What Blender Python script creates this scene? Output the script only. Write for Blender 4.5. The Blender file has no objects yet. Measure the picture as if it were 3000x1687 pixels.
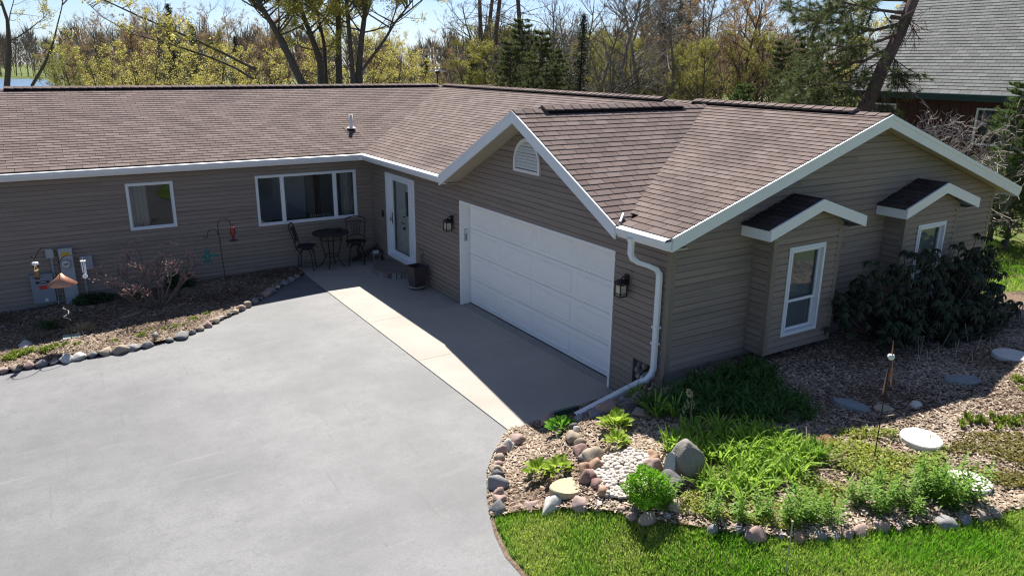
import bpy, bmesh, math, random
import numpy as np
from mathutils import Vector, Matrix, noise
from mathutils.geometry import delaunay_2d_cdt

rnd = random.Random(7)
S = bpy.context.scene
COL = S.collection
R = math.radians

# ------------------------------------------------------------------ camera
CAM = Vector((-7.2943, -18.7144, 5.0067))
FPX, YAW, PITCH, ROLL = 2213.4, -0.5567, -0.2896, 0.0087
FW = Vector((-math.sin(YAW) * math.cos(PITCH), math.cos(YAW) * math.cos(PITCH), math.sin(PITCH)))
RT = Vector((math.cos(YAW), math.sin(YAW), 0))
UP = RT.cross(FW)
RT, UP = math.cos(ROLL) * RT + math.sin(ROLL) * UP, -math.sin(ROLL) * RT + math.cos(ROLL) * UP
cam_d = bpy.data.cameras.new('camera')
cam = bpy.data.objects.new('camera', cam_d)
COL.objects.link(cam)
cam.matrix_world = Matrix(((RT.x, UP.x, -FW.x, CAM.x), (RT.y, UP.y, -FW.y, CAM.y), (RT.z, UP.z, -FW.z, CAM.z), (0, 0, 0, 1)))
cam_d.sensor_width = 36
cam_d.lens = FPX / 3000 * 36
cam_d.clip_end = 4000
S.camera = cam

# ------------------------------------------------------------------ sky, sun, exposure
SUN = Vector((0.35, 0.77, 1.0)).normalized()
SUN_EL = math.asin(SUN.z)
SUN_AZ = math.atan2(SUN.x, SUN.y)
world = bpy.data.worlds.new('World')
S.world = world
world.use_nodes = True
wn = world.node_tree
sky = wn.nodes.new('ShaderNodeTexSky')
sky.sky_type = 'NISHITA'
sky.sun_disc = False
sky.sun_elevation = SUN_EL
sky.sun_rotation = SUN_AZ
sky.air_density = 0.7
sky.dust_density = 0.5
sky.ozone_density = 1.0
bg = wn.nodes['Background']
bg.inputs[1].default_value = 0.05
wb = wn.nodes.new('ShaderNodeMix'); wb.data_type = 'RGBA'; wb.blend_type = 'MULTIPLY'   # even white balance over the whole sky
wb.inputs[0].default_value = 1.0
wb.inputs[7].default_value = (0.84, 0.95, 1.16, 1)
wn.links.new(sky.outputs[0], wb.inputs[6])
# thin high cloud drawn evenly over the whole sky
wtc = wn.nodes.new('ShaderNodeTexCoord'); wmp = wn.nodes.new('ShaderNodeMapping'); wmp.inputs['Scale'].default_value = (1, 1, 5)
wn.links.new(wtc.outputs['Generated'], wmp.inputs[0])
wnz = wn.nodes.new('ShaderNodeTexNoise'); wnz.inputs['Scale'].default_value = 3.2; wnz.inputs['Detail'].default_value = 6; wnz.inputs['Roughness'].default_value = 0.6
wn.links.new(wmp.outputs[0], wnz.inputs['Vector'])
wmr = wn.nodes.new('ShaderNodeMapRange'); wmr.inputs[1].default_value = 0.45; wmr.inputs[2].default_value = 0.70; wmr.inputs[3].default_value = 0.0; wmr.inputs[4].default_value = 0.28
wn.links.new(wnz.outputs[0], wmr.inputs[0])
wcl = wn.nodes.new('ShaderNodeMix'); wcl.data_type = 'RGBA'
wn.links.new(wmr.outputs[0], wcl.inputs[0]); wn.links.new(wb.outputs[2], wcl.inputs[6]); wcl.inputs[7].default_value = (7.4, 8.0, 8.6, 1)
wn.links.new(wcl.outputs[2], bg.inputs[0])
sun_d = bpy.data.lights.new('sun', 'SUN')
sun_d.energy = 5.0
sun_d.angle = R(0.53)
sun_d.color = (1.0, 0.95, 0.87)
sun = bpy.data.objects.new('sun', sun_d)
COL.objects.link(sun)
sun.rotation_euler = SUN.to_track_quat('Z', 'Y').to_euler()
sun.location = (20, 40, 50)
S.view_settings.view_transform = 'Standard'
S.view_settings.look = 'None'
S.view_settings.exposure = 1.2
S.view_settings.gamma = 1
S.cycles.use_denoising = True
S.cycles.denoiser = 'OPENIMAGEDENOISE'
S.cycles.denoising_input_passes = 'RGB_ALBEDO_NORMAL'
S.cycles.filter_width = 1.2
S.cycles.max_bounces = 6
S.cycles.transparent_max_bounces = 12
S.cycles.sample_clamp_indirect = 6

# ------------------------------------------------------------------ helpers
def ss(a, b, x):
    t = min(1.0, max(0.0, (x - a) / (b - a)))
    return t * t * (3 - 2 * t)

EDGE_Y = (10.43, 10.79, 11.2, 11.66, 12.1, 12.8, 13.3, 14.2, 15.6, 17.5, 21)
EDGE_X = (-2.18, -2.6, -2.97, -3.24, -3.44, -3.66, -3.68, -3.55, -3.2, -2.7, -2.0)
def rise(x, y):
    """the planted berm that climbs away from the driveway's edge"""
    e = x - float(np.interp(-y, EDGE_Y, EDGE_X))
    k = 0.25 + 0.75 * ss(-10.6, -11.5, y) if x < 0.5 else 1.0
    return k * (0.47 * ss(0.2, 2.0, e) + 0.12 * ss(2, 4, e)) + 0.2 * ss(4, 6.5, e) * ss(-12, -14, y)
def G(x, y):
    """height of the ground surface"""
    z = max(0.035 * (x + 2.2), -0.5) if x < -2.2 else 0.0
    if y < -10.4 or x > 8.4: z += rise(x, y)
    return z

def ray(u, v):
    return FW + RT * ((u - 1500) / FPX) - UP * ((v - 843.5) / FPX)

def at(u, v, d):
    """point at distance d (along the view axis) in the direction of a photo pixel"""
    return CAM + ray(u, v) * d

def prop(o, label=None, cat=None, group=None, kind=None):
    if label: o['label'] = label
    if cat: o['category'] = cat
    if group: o['group'] = group
    if kind: o['kind'] = kind
    return o

def empty(name, loc=(0, 0, 0), label=None, cat=None, group=None, kind=None, rz=0):
    o = bpy.data.objects.new(name, None)
    o.empty_display_size = 0.2
    COL.objects.link(o)
    o.location = loc
    o.rotation_euler[2] = rz
    return prop(o, label, cat, group, kind)

def link(name, me, mat=None, parent=None, mw=None):
    o = bpy.data.objects.new(name, me)
    if mat is not None and not me.materials:
        me.materials.append(mat)
    COL.objects.link(o)
    if parent is not None:
        o.parent = parent
    if mw is not None:
        o.matrix_basis = mw
    return o

def copy_tree(o, parent=None):
    c = o.copy()
    COL.objects.link(c)
    c.parent = parent
    for ch in o.children:
        copy_tree(ch, c)
    return c

class MB:
    def __init__(s):
        s.v = []; s.f = []; s.t = []
    def add(s, vs, fs, tone=0.5):
        n = len(s.v)
        s.v.extend([tuple(p) for p in vs])
        s.f.extend([tuple(i + n for i in f) for f in fs])
        s.t.extend([tone] * len(fs))
        return s
    def quad(s, a, b, c, d, tone=0.5):
        return s.add((a, b, c, d), ((0, 1, 2, 3),), tone)
    def box(s, lo, hi, tone=0.5, m=None):
        x0, y0, z0 = lo; x1, y1, z1 = hi
        vs = [Vector(p) for p in ((x0,y0,z0),(x1,y0,z0),(x1,y1,z0),(x0,y1,z0),(x0,y0,z1),(x1,y0,z1),(x1,y1,z1),(x0,y1,z1))]
        if m is not None: vs = [m @ p for p in vs]
        return s.add(vs, ((3,2,1,0),(4,5,6,7),(0,1,5,4),(1,2,6,5),(2,3,7,6),(3,0,4,7)), tone)
    def prism(s, pts, off, tone=0.5):
        """polygon pts (3d) extruded by vector off"""
        n = len(pts); off = Vector(off)
        a = [Vector(p) for p in pts]; b = [p + off for p in a]
        fs = [tuple(range(n))[::-1], tuple(range(n, 2 * n))]
        fs += [(i, (i + 1) % n, n + (i + 1) % n, n + i) for i in range(n)]
        return s.add(a + b, fs, tone)
    def tube(s, path, rad, n=6, cap=True, tone=0.5, flat=None):
        path = [Vector(p) for p in path]
        if not hasattr(rad, '__len__'): rad = [rad] * len(path)
        vs = []; fs = []
        ref = None
        for i, p in enumerate(path):
            if i == 0: d = path[1] - p
            elif i == len(path) - 1: d = p - path[i - 1]
            else: d = path[i + 1] - path[i - 1]
            d = d.normalized() if d.length > 1e-9 else Vector((0, 0, 1))
            if ref is None:
                ref = d.cross(Vector((0, 0, 1)))
                if ref.length < 0.1: ref = d.cross(Vector((1, 0, 0)))
            ref = ref - d * ref.dot(d)
            ref.normalize()
            w = d.cross(ref)
            for k in range(n):
                a = 2 * math.pi * k / n
                vs.append(p + (ref * math.cos(a) + w * math.sin(a)) * rad[i])
        for i in range(len(path) - 1):
            for k in range(n):
                k2 = (k + 1) % n
                fs.append((i * n + k, i * n + k2, (i + 1) * n + k2, (i + 1) * n + k))
        if cap:
            fs.append(tuple(range(n))[::-1])
            fs.append(tuple((len(path) - 1) * n + k for k in range(n)))
        return s.add(vs, fs, tone)
    def lathe(s, prof, c=(0, 0, 0), n=16, tone=0.5):
        """profile [(r,z)] around z at c"""
        vs = []; fs = []
        for r, z in prof:
            for k in range(n):
                a = 2 * math.pi * k / n
                vs.append((c[0] + r * math.cos(a), c[1] + r * math.sin(a), c[2] + z))
        for i in range(len(prof) - 1):
            for k in range(n):
                k2 = (k + 1) % n
                fs.append((i * n + k, i * n + k2, (i + 1) * n + k2, (i + 1) * n + k))
        if prof[0][0] > 1e-4: fs.append(tuple(range(n))[::-1])
        if prof[-1][0] > 1e-4: fs.append(tuple((len(prof) - 1) * n + k for k in range(n)))
        return s.add(vs, fs, tone)
    def mesh(s, name, smooth=False):
        me = bpy.data.meshes.new(name)
        me.from_pydata(s.v, [], s.f)
        if s.t:
            a = me.attributes.new('tone', 'FLOAT', 'FACE')
            a.data.foreach_set('value', s.t)
        if smooth: me.shade_smooth()
        me.update()
        return me
    def build(s, name, mat, parent=None, smooth=False, mw=None):
        return link(name, s.mesh(name, smooth), mat, parent, mw)

def np_mesh(name, verts, faces, tone=None):
    """verts (N,3), faces (M,k)"""
    me = bpy.data.meshes.new(name)
    nv, (nf, k) = len(verts), faces.shape
    me.vertices.add(nv)
    me.vertices.foreach_set('co', np.ascontiguousarray(verts, np.float32).ravel())
    me.loops.add(nf * k)
    me.loops.foreach_set('vertex_index', np.ascontiguousarray(faces, np.int32).ravel())
    me.polygons.add(nf)
    me.polygons.foreach_set('loop_start', np.arange(0, nf * k, k, dtype=np.int32))
    if tone is not None:
        a = me.attributes.new('tone', 'FLOAT', 'FACE')
        a.data.foreach_set('value', np.ascontiguousarray(tone, np.float32))
    me.update(calc_edges=True)
    return me

def np_cards(pos, a, b, tone=None, tri=False):
    """cards centred at pos spanned by half-vectors a, b"""
    n = len(pos)
    if tri:
        v = np.stack([pos - b, pos + b, pos + 2 * a], 1).reshape(-1, 3)
        return v, np.arange(3 * n).reshape(n, 3)
    v = np.stack([pos - a, pos + b * 0.9 - a * 0.1, pos + a, pos - b * 0.9 - a * 0.1], 1).reshape(-1, 3)
    return v, np.arange(4 * n).reshape(n, 4)

# ------------------------------------------------------------------ materials
MATS = {}
def mat(name, col, rough=0.7, col2=None, var='obj', nscale=0, namt=0.0, ncol=None, bump=0, bscale=40, metal=0, spec=0.4,
        transl=0, stretch=None, trcol=None):
    """base colour mixed to col2 by a per-object random, a per-face 'tone' or nothing; noise towards ncol; bump"""
    if name in MATS: return MATS[name]
    m = bpy.data.materials.new(name)
    m.use_nodes = True
    nt = m.node_tree; N = nt.nodes; Lk = nt.links
    b = N['Principled BSDF']
    b.inputs['Roughness'].default_value = rough
    b.inputs['Metallic'].default_value = metal
    b.inputs['Specular IOR Level'].default_value = spec
    rgb = N.new('ShaderNodeRGB'); rgb.outputs[0].default_value = (*col, 1)
    out = rgb.outputs[0]
    def mix(fac, c1, c2):
        x = N.new('ShaderNodeMix'); x.data_type = 'RGBA'
        if isinstance(fac, float): x.inputs[0].default_value = fac
        else: Lk.new(fac, x.inputs[0])
        Lk.new(c1, x.inputs[6])
        if isinstance(c2, tuple): x.inputs[7].default_value = (*c2, 1)
        else: Lk.new(c2, x.inputs[7])
        return x.outputs[2]
    if col2 is not None:
        if var == 'obj':
            f = N.new('ShaderNodeObjectInfo').outputs['Random']
        else:
            an = N.new('ShaderNodeAttribute'); an.attribute_name = 'tone'; f = an.outputs['Fac']
        out = mix(f, out, col2)
    tc = None
    def coord():
        nonlocal tc
        if tc is None:
            tc = N.new('ShaderNodeTexCoord').outputs['Object']
            if stretch:
                mp = N.new('ShaderNodeMapping'); mp.inputs['Scale'].default_value = stretch
                Lk.new(tc, mp.inputs[0]); tc = mp.outputs[0]
        return tc
    if nscale:
        nz = N.new('ShaderNodeTexNoise'); nz.inputs['Scale'].default_value = nscale; nz.inputs['Detail'].default_value = 6
        nz.inputs['Roughness'].default_value = 0.65
        Lk.new(coord(), nz.inputs['Vector'])
        rmp = N.new('ShaderNodeMapRange'); rmp.inputs[1].default_value = 0.35; rmp.inputs[2].default_value = 0.68
        rmp.inputs[3].default_value = 0; rmp.inputs[4].default_value = namt
        Lk.new(nz.outputs[0], rmp.inputs[0])
        out = mix(rmp.outputs[0], out, ncol if ncol else tuple(c * 0.45 for c in col))
    Lk.new(out, b.inputs['Base Color'])
    if bump:
        nb = N.new('ShaderNodeTexNoise'); nb.inputs['Scale'].default_value = bscale; nb.inputs['Detail'].default_value = 4
        Lk.new(coord(), nb.inputs['Vector'])
        bp = N.new('ShaderNodeBump'); bp.inputs['Strength'].default_value = bump; bp.inputs['Distance'].default_value = 0.02
        Lk.new(nb.outputs[0], bp.inputs['Height']); Lk.new(bp.outputs[0], b.inputs['Normal'])
    if transl:
        tr = N.new('ShaderNodeBsdfTranslucent')
        if trcol:
            tr.inputs[0].default_value = (*trcol, 1)
        else:
            Lk.new(out, tr.inputs[0])
        mx = N.new('ShaderNodeMixShader'); mx.inputs[0].default_value = transl
        Lk.new(b.outputs[0], mx.inputs[1]); Lk.new(tr.outputs[0], mx.inputs[2])
        Lk.new(mx.outputs[0], N['Material Output'].inputs[0])
    MATS[name] = m
    return m

def node_mat(name):
    m = bpy.data.materials.new(name); m.use_nodes = True
    MATS[name] = m
    return m, m.node_tree.nodes, m.node_tree.links, m.node_tree.nodes['Principled BSDF']

# siding: vinyl with long wood-grain streaks
def siding_mat(name, swap):
    m, N, Lk, b = node_mat(name)
    tc = N.new('ShaderNodeTexCoord')
    mp = N.new('ShaderNodeMapping'); mp.inputs['Scale'].default_value = (0.35, 0.35, 16) if not swap else (0.35, 0.35, 16)
    Lk.new(tc.outputs['Object'], mp.inputs[0])
    nz = N.new('ShaderNodeTexNoise'); nz.inputs['Scale'].default_value = 2.2; nz.inputs['Detail'].default_value = 5; nz.inputs['Roughness'].default_value = 0.6
    Lk.new(mp.outputs[0], nz.inputs['Vector'])
    cr = N.new('ShaderNodeValToRGB')
    e = cr.color_ramp.elements
    e[0].position = 0.3; e[0].color = (0.208, 0.163, 0.132, 1)
    e[1].position = 0.72; e[1].color = (0.290, 0.234, 0.193, 1)
    x = cr.color_ramp.elements.new(0.5); x.color = (0.252, 0.200, 0.164, 1)
    Lk.new(nz.outputs[0], cr.inputs[0])
    oi = N.new('ShaderNodeObjectInfo')
    hs = N.new('ShaderNodeHueSaturation')
    mr = N.new('ShaderNodeMapRange'); mr.inputs[3].default_value = 0.9; mr.inputs[4].default_value = 1.08
    Lk.new(oi.outputs['Random'], mr.inputs[0]); Lk.new(mr.outputs[0], hs.inputs['Value'])
    Lk.new(cr.outputs[0], hs.inputs['Color']); Lk.new(hs.outputs[0], b.inputs['Base Color'])
    b.inputs['Roughness'].default_value = 0.55
    b.inputs['Specular IOR Level'].default_value = 0.3
    return m
SIDING = siding_mat('siding_vinyl', False)
TRIMTAN = mat('corner_trim_tan', (0.225, 0.185, 0.145), 0.55, nscale=3, namt=0.25)
WHITE = mat('white_metal_trim', (0.74, 0.76, 0.78), 0.4, nscale=2.5, namt=0.12, ncol=(0.6, 0.6, 0.58))
DOORWHITE = mat('garage_door_white', (0.86, 0.85, 0.82), 0.45, nscale=2.5, namt=0.22, ncol=(0.66, 0.64, 0.60), stretch=(1, .5, 2.2))
SOFFIT = mat('soffit_tan', (0.40, 0.36, 0.28), 0.6)
CONCFOUND = mat('foundation_concrete', (0.30, 0.28, 0.26), 0.9, nscale=6, namt=0.4)
DARK = mat('black_metal', (0.018, 0.017, 0.016), 0.45)
BLACKPL = mat('ridge_vent_black', (0.012, 0.011, 0.011), 0.95, spec=0.05)
DECK = mat('roof_underlay', (0.035, 0.027, 0.024), 0.95)

def shingle_mat(name, cols, var, grain=(0.7, 1.25), stain=None):
    m, N, Lk, b = node_mat(name)
    if var == 'obj': f = N.new('ShaderNodeObjectInfo').outputs['Random']
    else:
        an = N.new('ShaderNodeAttribute'); an.attribute_name = 'tone'; f = an.outputs['Fac']
    cr = N.new('ShaderNodeValToRGB'); cr.color_ramp.interpolation = 'LINEAR'
    els = cr.color_ramp.elements
    for i, (p, c) in enumerate(cols):
        el = els[i] if i < 2 else els.new(p)
        el.position = p; el.color = (*c, 1)
    Lk.new(f, cr.inputs[0])
    geo = N.new('ShaderNodeNewGeometry')
    n1 = N.new('ShaderNodeTexNoise'); n1.inputs['Scale'].default_value = 90; n1.inputs['Detail'].default_value = 3
    Lk.new(geo.outputs['Position'], n1.inputs['Vector'])
    mr = N.new('ShaderNodeMapRange'); mr.inputs[1].default_value = 0.3; mr.inputs[2].default_value = 0.7
    mr.inputs[3].default_value = grain[0]; mr.inputs[4].default_value = grain[1]
    Lk.new(n1.outputs[0], mr.inputs[0])
    hs = N.new('ShaderNodeHueSaturation'); Lk.new(cr.outputs[0], hs.inputs['Color']); Lk.new(mr.outputs[0], hs.inputs['Value'])
    n2 = N.new('ShaderNodeTexNoise'); n2.inputs['Scale'].default_value = 0.55; n2.inputs['Detail'].default_value = 4
    Lk.new(geo.outputs['Position'], n2.inputs['Vector'])
    m2 = N.new('ShaderNodeMapRange'); m2.inputs[1].default_value = 0.55; m2.inputs[2].default_value = 0.72; m2.inputs[3].default_value = 0; m2.inputs[4].default_value = 0.42
    Lk.new(n2.outputs[0], m2.inputs[0])
    mx = N.new('ShaderNodeMix'); mx.data_type = 'RGBA'
    Lk.new(m2.outputs[0], mx.inputs[0]); Lk.new(hs.outputs[0], mx.inputs[6]); mx.inputs[7].default_value = (*(stain or (0.05, 0.042, 0.04)), 1)
    Lk.new(mx.outputs[2], b.inputs['Base Color'])
    b.inputs['Roughness'].default_value = 0.95
    b.inputs['Specular IOR Level'].default_value = 0.15
    bp = N.new('ShaderNodeBump'); bp.inputs['Strength'].default_value = 0.5; bp.inputs['Distance'].default_value = 0.004
    Lk.new(n1.outputs[0], bp.inputs['Height']); Lk.new(bp.outputs[0], b.inputs['Normal'])
    return m
BROWN = [(0.0, (0.124, 0.093, 0.085)), (1.0, (0.182, 0.142, 0.131)), (0.35, (0.144, 0.109, 0.100)), (0.7, (0.158, 0.121, 0.111))]
SH_OBJ = shingle_mat('shingle_brown_single', BROWN, 'obj')
SH_TONE = shingle_mat('shingle_brown', BROWN, 'tone')
DKBROWN = [(0.0, (0.045, 0.033, 0.031)), (1.0, (0.075, 0.058, 0.055)), (0.5, (0.06, 0.046, 0.044))]
SH_DARK = shingle_mat('shingle_dark', DKBROWN, 'obj')
GREYS = [(0.0, (0.168, 0.172, 0.166)), (1.0, (0.23, 0.235, 0.226)), (0.5, (0.197, 0.202, 0.194))]
SHG_OBJ = shingle_mat('shingle_grey_single', GREYS, 'obj', (0.85, 1.12), (0.16, 0.165, 0.15))
SHG_TONE = shingle_mat('shingle_grey', GREYS, 'tone', (0.85, 1.12), (0.16, 0.165, 0.15))

def glass_mat(name, tint=(0.75, 0.8, 0.8), ior=1.5):
    m, N, Lk, b = node_mat(name)
    N.remove(b)
    tr = N.new('ShaderNodeBsdfTransparent'); tr.inputs[0].default_value = (*tint, 1)
    gl = N.new('ShaderNodeBsdfGlossy'); gl.inputs[1].default_value = 0.0
    fr = N.new('ShaderNodeFresnel'); fr.inputs[0].default_value = ior
    mx = N.new('ShaderNodeMixShader')
    Lk.new(fr.outputs[0], mx.inputs[0]); Lk.new(tr.outputs[0], mx.inputs[1]); Lk.new(gl.outputs[0], mx.inputs[2])
    Lk.new(mx.outputs[0], N['Material Output'].inputs[0])
    return m
GLASS = glass_mat('window_glass', (0.72, 0.76, 0.78), 1.7)
CLEAR = glass_mat('clear_plastic', (0.85, 0.85, 0.8), 1.4)

# ================================================================== HOUSE
SL = 0.3266                      # main roof rise per run
EZ, RZ, EA = 2.793, 4.2675, 0.316
WD, LN = 8.4, 11.21              # garage wing width, length
house = empty('house', (0, 0, 0), 'tan vinyl-sided ranch house with brown shingle roof and white garage door', 'house')

CH = 0.1016
planks = []                      # (wall part, verts, faces)
def siding(part_name, O, U, Nn, lims, zb, zt, openings=(), breaks=(), wall_parent=None, maxlen=3.7, joint=True):
    O, U, Nn = Vector(O), Vector(U), Vector(Nn)
    wall = MB()
    zs = set(breaks)
    for (a, b, c, d) in openings: zs.add(c); zs.add(d)
    ncourse = int(math.ceil((zt - zb) / CH))
    P = []
    for i in range(ncourse):
        c0 = zb + i * CH; c1 = c0 + CH
        cuts = [c0] + sorted(z for z in zs if c0 + 0.004 < z < c1 - 0.004) + [min(c1, zt)]
        for a, b in zip(cuts[:-1], cuts[1:]):
            zm = 0.5 * (a + b)
            la, lb = lims(a + 1e-4), lims(b - 1e-4)
            if la is None: continue
            if lb is None: lb = (0.5 * (la[0] + la[1]),) * 2
            spans = [(la[0], lb[0], la[1], lb[1])]
            for (s0, s1, z0, z1) in openings:
                if not (z0 - 1e-4 <= zm <= z1 + 1e-4): continue
                new = []
                for (x0a, x0b, x1a, x1b) in spans:
                    if s1 <= min(x0a, x0b) or s0 >= max(x1a, x1b): new.append((x0a, x0b, x1a, x1b)); continue
                    if s0 > x0a + 0.01: new.append((x0a, x0b, s0, s0))
                    if s1 < x1a - 0.01: new.append((s1, s1, x1a, x1b))
                spans = new
            for (x0a, x0b, x1a, x1b) in spans:
                W = lambda s, z, off: O + U * s + Vector((0, 0, z)) + Nn * off
                wall.quad(W(x0a, a, 0), W(x1a, a, 0), W(x1b, b, 0), W(x0b, b, 0))
                # butt joints
                xs = [None]
                s = min(x0a, x0b) + rnd.uniform(0.6, maxlen)
                while joint and s < min(x1a, x1b) - 0.6:
                    xs.append(s); s += rnd.uniform(0.75, 1.0) * maxlen
                xs.append(None)
                for k in range(len(xs) - 1):
                    l0 = x0a if xs[k] is None else xs[k]; l1 = x0b if xs[k] is None else xs[k]
                    r0 = x1a if xs[k + 1] is None else xs[k + 1] - 0.002; r1 = x1b if xs[k + 1] is None else xs[k + 1] - 0.002
                    # lapped vinyl profile: overhanging butt, sloping face, cove under the next course
                    prof = [(0.0, 0.024), (0.76, 0.013), (0.84, 0.003), (1.0, 0.001)]
                    fa, fb = (a - c0) / CH, (b - c0) / CH
                    def off(f):
                        for (f0, o0), (f1, o1) in zip(prof[:-1], prof[1:]):
                            if f <= f1 + 1e-9: return o0 + (o1 - o0) * (f - f0) / (f1 - f0)
                        return prof[-1][1]
                    zz = [fa] + [f for f, _ in prof if fa + 1e-4 < f < fb - 1e-4] + [fb]
                    vs = []; fs = []
                    for f in zz:
                        k_ = (f - fa) / max(1e-9, fb - fa); z_ = c0 + f * CH
                        vs += [W(l0 + (l1 - l0) * k_, z_, off(f)), W(r0 + (r1 - r0) * k_, z_, off(f))]
                    for j_ in range(len(zz) - 1): fs.append((2 * j_, 2 * j_ + 1, 2 * j_ + 3, 2 * j_ + 2))
                    n_ = len(vs); vs += [W(l0, a, 0.0005), W(r0, a, 0.0005)]; fs.append((n_, n_ + 1, 1, 0))
                    P.append((vs, fs))
    w = wall.build(part_name, TRIMTAN, wall_parent)
    for vs, fs in P: planks.append((w, vs, fs))
    return w

# wing wall (y = 0)
W1 = (-5.79, -4.81, 1.306, 2.363)
W2 = (-2.978, -0.438, 1.11, 2.344)
wall_wing = siding('wing_wall', (0, 0, 0), (1, 0, 0), (0, -1, 0), lambda z: (-16.0, -0.02), -0.08, 2.62, [W1, W2], wall_parent=house)
# entry and garage wall (x = 0); s = -y
GD = (4.95, 10.0, -0.2, 2.25)
FD = (1.0, 2.66, 0.26, 2.345)
CUT = (10.55, 11.0, 0.25, 0.70)
GPY, GPZ, GSL = 7.67, 4.23, 0.51
def front_lims(z):
    if z < 2.64: return (0.02, LN)
    h = (GPZ - 0.15 - z) / GSL
    return None if h < 0.02 else (GPY - h, GPY + h)
wall_front = siding('entry_wall', (0, 0, 0), (0, -1, 0), (-1, 0, 0), front_lims, 0.02, 4.08, [GD, FD, CUT], breaks=(2.64,), wall_parent=house)
# gable end wall (y = -LN)
def gable_lims(z):
    if z < 2.74: return (0.0, WD)
    h = (RZ - 0.16 - z) / SL
    return None if h < 0.02 else (WD / 2 - h, WD / 2 + h)
wall_gable = siding('gable_wall', (0, -LN, 0), (1, 0, 0), (0, -1, 0), gable_lims, 0.68, 4.1, [], breaks=(2.74,), wall_parent=house)
# far walls that close the volume
m = MB()
m.quad((WD, -LN, 0), (WD, 8.4, 0), (WD, 8.4, 2.7), (WD, -LN, 2.7))
m.quad((-16, 8.4, -0.6), (WD, 8.4, -0.6), (WD, 8.4, 2.7), (-16, 8.4, 2.7))
m.add([(-16, 0, -0.6), (-16, 8.4, -0.6), (-16, 8.4, 2.7), (-16, 4.2, 4.1), (-16, 0, 2.62)], [(0, 1, 2, 3, 4)])
m.build('back_wall', TRIMTAN, house)
# foundation
m = MB()
m.box((-16, 0.02, -0.8), (-0.0, 0.3, -0.079))
m.box((0.02, -LN + 0.03, -0.4), (0.28, -0.0, 0.019))
m.box((0.03, -LN + 0.015, -0.3), (WD, -LN + 0.25, 0.679))
m.build('foundation', CONCFOUND, house)
# interiors behind the glass
ROOM = mat('interior_wall', (0.72, 0.71, 0.68), 0.8)
ROOMD = mat('interior_floor', (0.16, 0.10, 0.06), 0.6)
m = MB()
m.quad((-8, 0.16, 0.1), (-8, 2.6, 0.1), (-8, 2.6, 2.6), (-8, 0.16, 2.6))
m.quad((-0.1, 0.16, 0.1), (-0.1, 0.16, 2.6), (-0.1, 2.6, 2.6), (-0.1, 2.6, 0.1))
m.quad((-8, 2.6, 0.1), (-0.1, 2.6, 0.1), (-0.1, 2.6, 2.6), (-8, 2.6, 2.6))
m.quad((-8, 0.16, 2.6), (-8, 2.6, 2.6), (-0.1, 2.6, 2.6), (-0.1, 0.16, 2.6))
m.quad((-3.9, 0.16, 0.1), (-3.9, 0.16, 2.6), (-3.9, 2.6, 2.6), (-3.9, 2.6, 0.1))
m.build('room_wall', ROOM, house)
m = MB()
m.quad((-8, 0.16, 0.1), (-0.1, 0.16, 0.1), (-0.1, 2.6, 0.1), (-8, 2.6, 0.1))
m.box((-2.2, 1.0, 0.1), (-1.2, 1.9, 0.85))
m.box((-1.02, 1.3, 0.1), (-0.98, 2.6, 2.6))
m.build('room_floor', ROOMD, house)
m = MB()
m.quad((0.3, -0.6, 0.2), (1.8, -0.6, 0.2), (1.8, -2.9, 0.2), (0.3, -2.9, 0.2))
m.quad((1.8, -0.6, 0.2), (1.8, -2.9, 0.2), (1.8, -2.9, 2.5), (1.8, -0.6, 2.5))
m.quad((0.3, -0.6, 0.2), (0.3, -0.6, 2.5), (1.8, -0.6, 2.5), (1.8, -0.6, 0.2))
m.quad((0.3, -2.9, 0.2), (1.8, -2.9, 0.2), (1.8, -2.9, 2.5), (0.3, -2.9, 2.5))
m.build('hall_wall', ROOM, house)

# ---- windows
CURT = mat('curtain_cloth', (0.6, 0.58, 0.54), 0.9)
def ring(m, O, U, V, Nn, s0, s1, z0, z1, w, d0, d1):
    """rectangular frame ring width w, from offset d0 to d1 along normal"""
    O, U, V, Nn = Vector(O), Vector(U), Vector(V), Vector(Nn)
    def bar(a0, a1, b0, b1):
        pts = [O + U * a0 + V * b0 + Nn * d0, O + U * a1 + V * b0 + Nn * d0, O + U * a1 + V * b1 + Nn * d0, O + U * a0 + V * b1 + Nn * d0]
        m.prism(pts, Nn * (d1 - d0))
    bar(s0, s1, z0, z0 + w); bar(s0, s1, z1 - w, z1)
    bar(s0, s0 + w, z0 + w, z1 - w); bar(s1 - w, s1, z0 + w, z1 - w)

def plane_quad(m, O, U, V, Nn, s0, s1, z0, z1, d):
    O, U, V, Nn = Vector(O), Vector(U), Vector(V), Vector(Nn)
    m.quad(*[O + U * a + V * b + Nn * d for a, b in ((s0, z0), (s1, z0), (s1, z1), (s0, z1))])

def window(O, U, Nn, s0, s1, z0, z1, lights, mid=None, name='window'):
    """lights: list of (a,b) spans as sash openings; house > window > frame pieces"""
    V = (0, 0, 1)
    m = MB(); ring(m, O, U, V, Nn, s0, s1, z0, z1, 0.036, -0.10, 0.035)
    w = m.build(name, WHITE, house)
    m = MB(); ring(m, O, U, V, Nn, s0 + 0.015, s1 - 0.015, z0 + 0.015, z1 - 0.015, 0.03, 0.035, 0.048)
    m.build('window_moulding', WHITE, w)
    for (a, b) in lights:
        m = MB(); ring(m, O, U, V, Nn, a - .009, b + .009, z0 + 0.036, z1 - 0.036, 0.032, -0.07, 0.012)
        m.build('sash', WHITE, w)
        m = MB(); plane_quad(m, O, U, V, Nn, a + 0.015, b - 0.015, z0 + 0.06, z1 - 0.06, -0.025)
        m.build('pane', GLASS, w)
    return w
win1 = window((0, 0, 0), (1, 0, 0), (0, -1, 0), *W1, [(-5.745, -4.855)])
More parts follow.
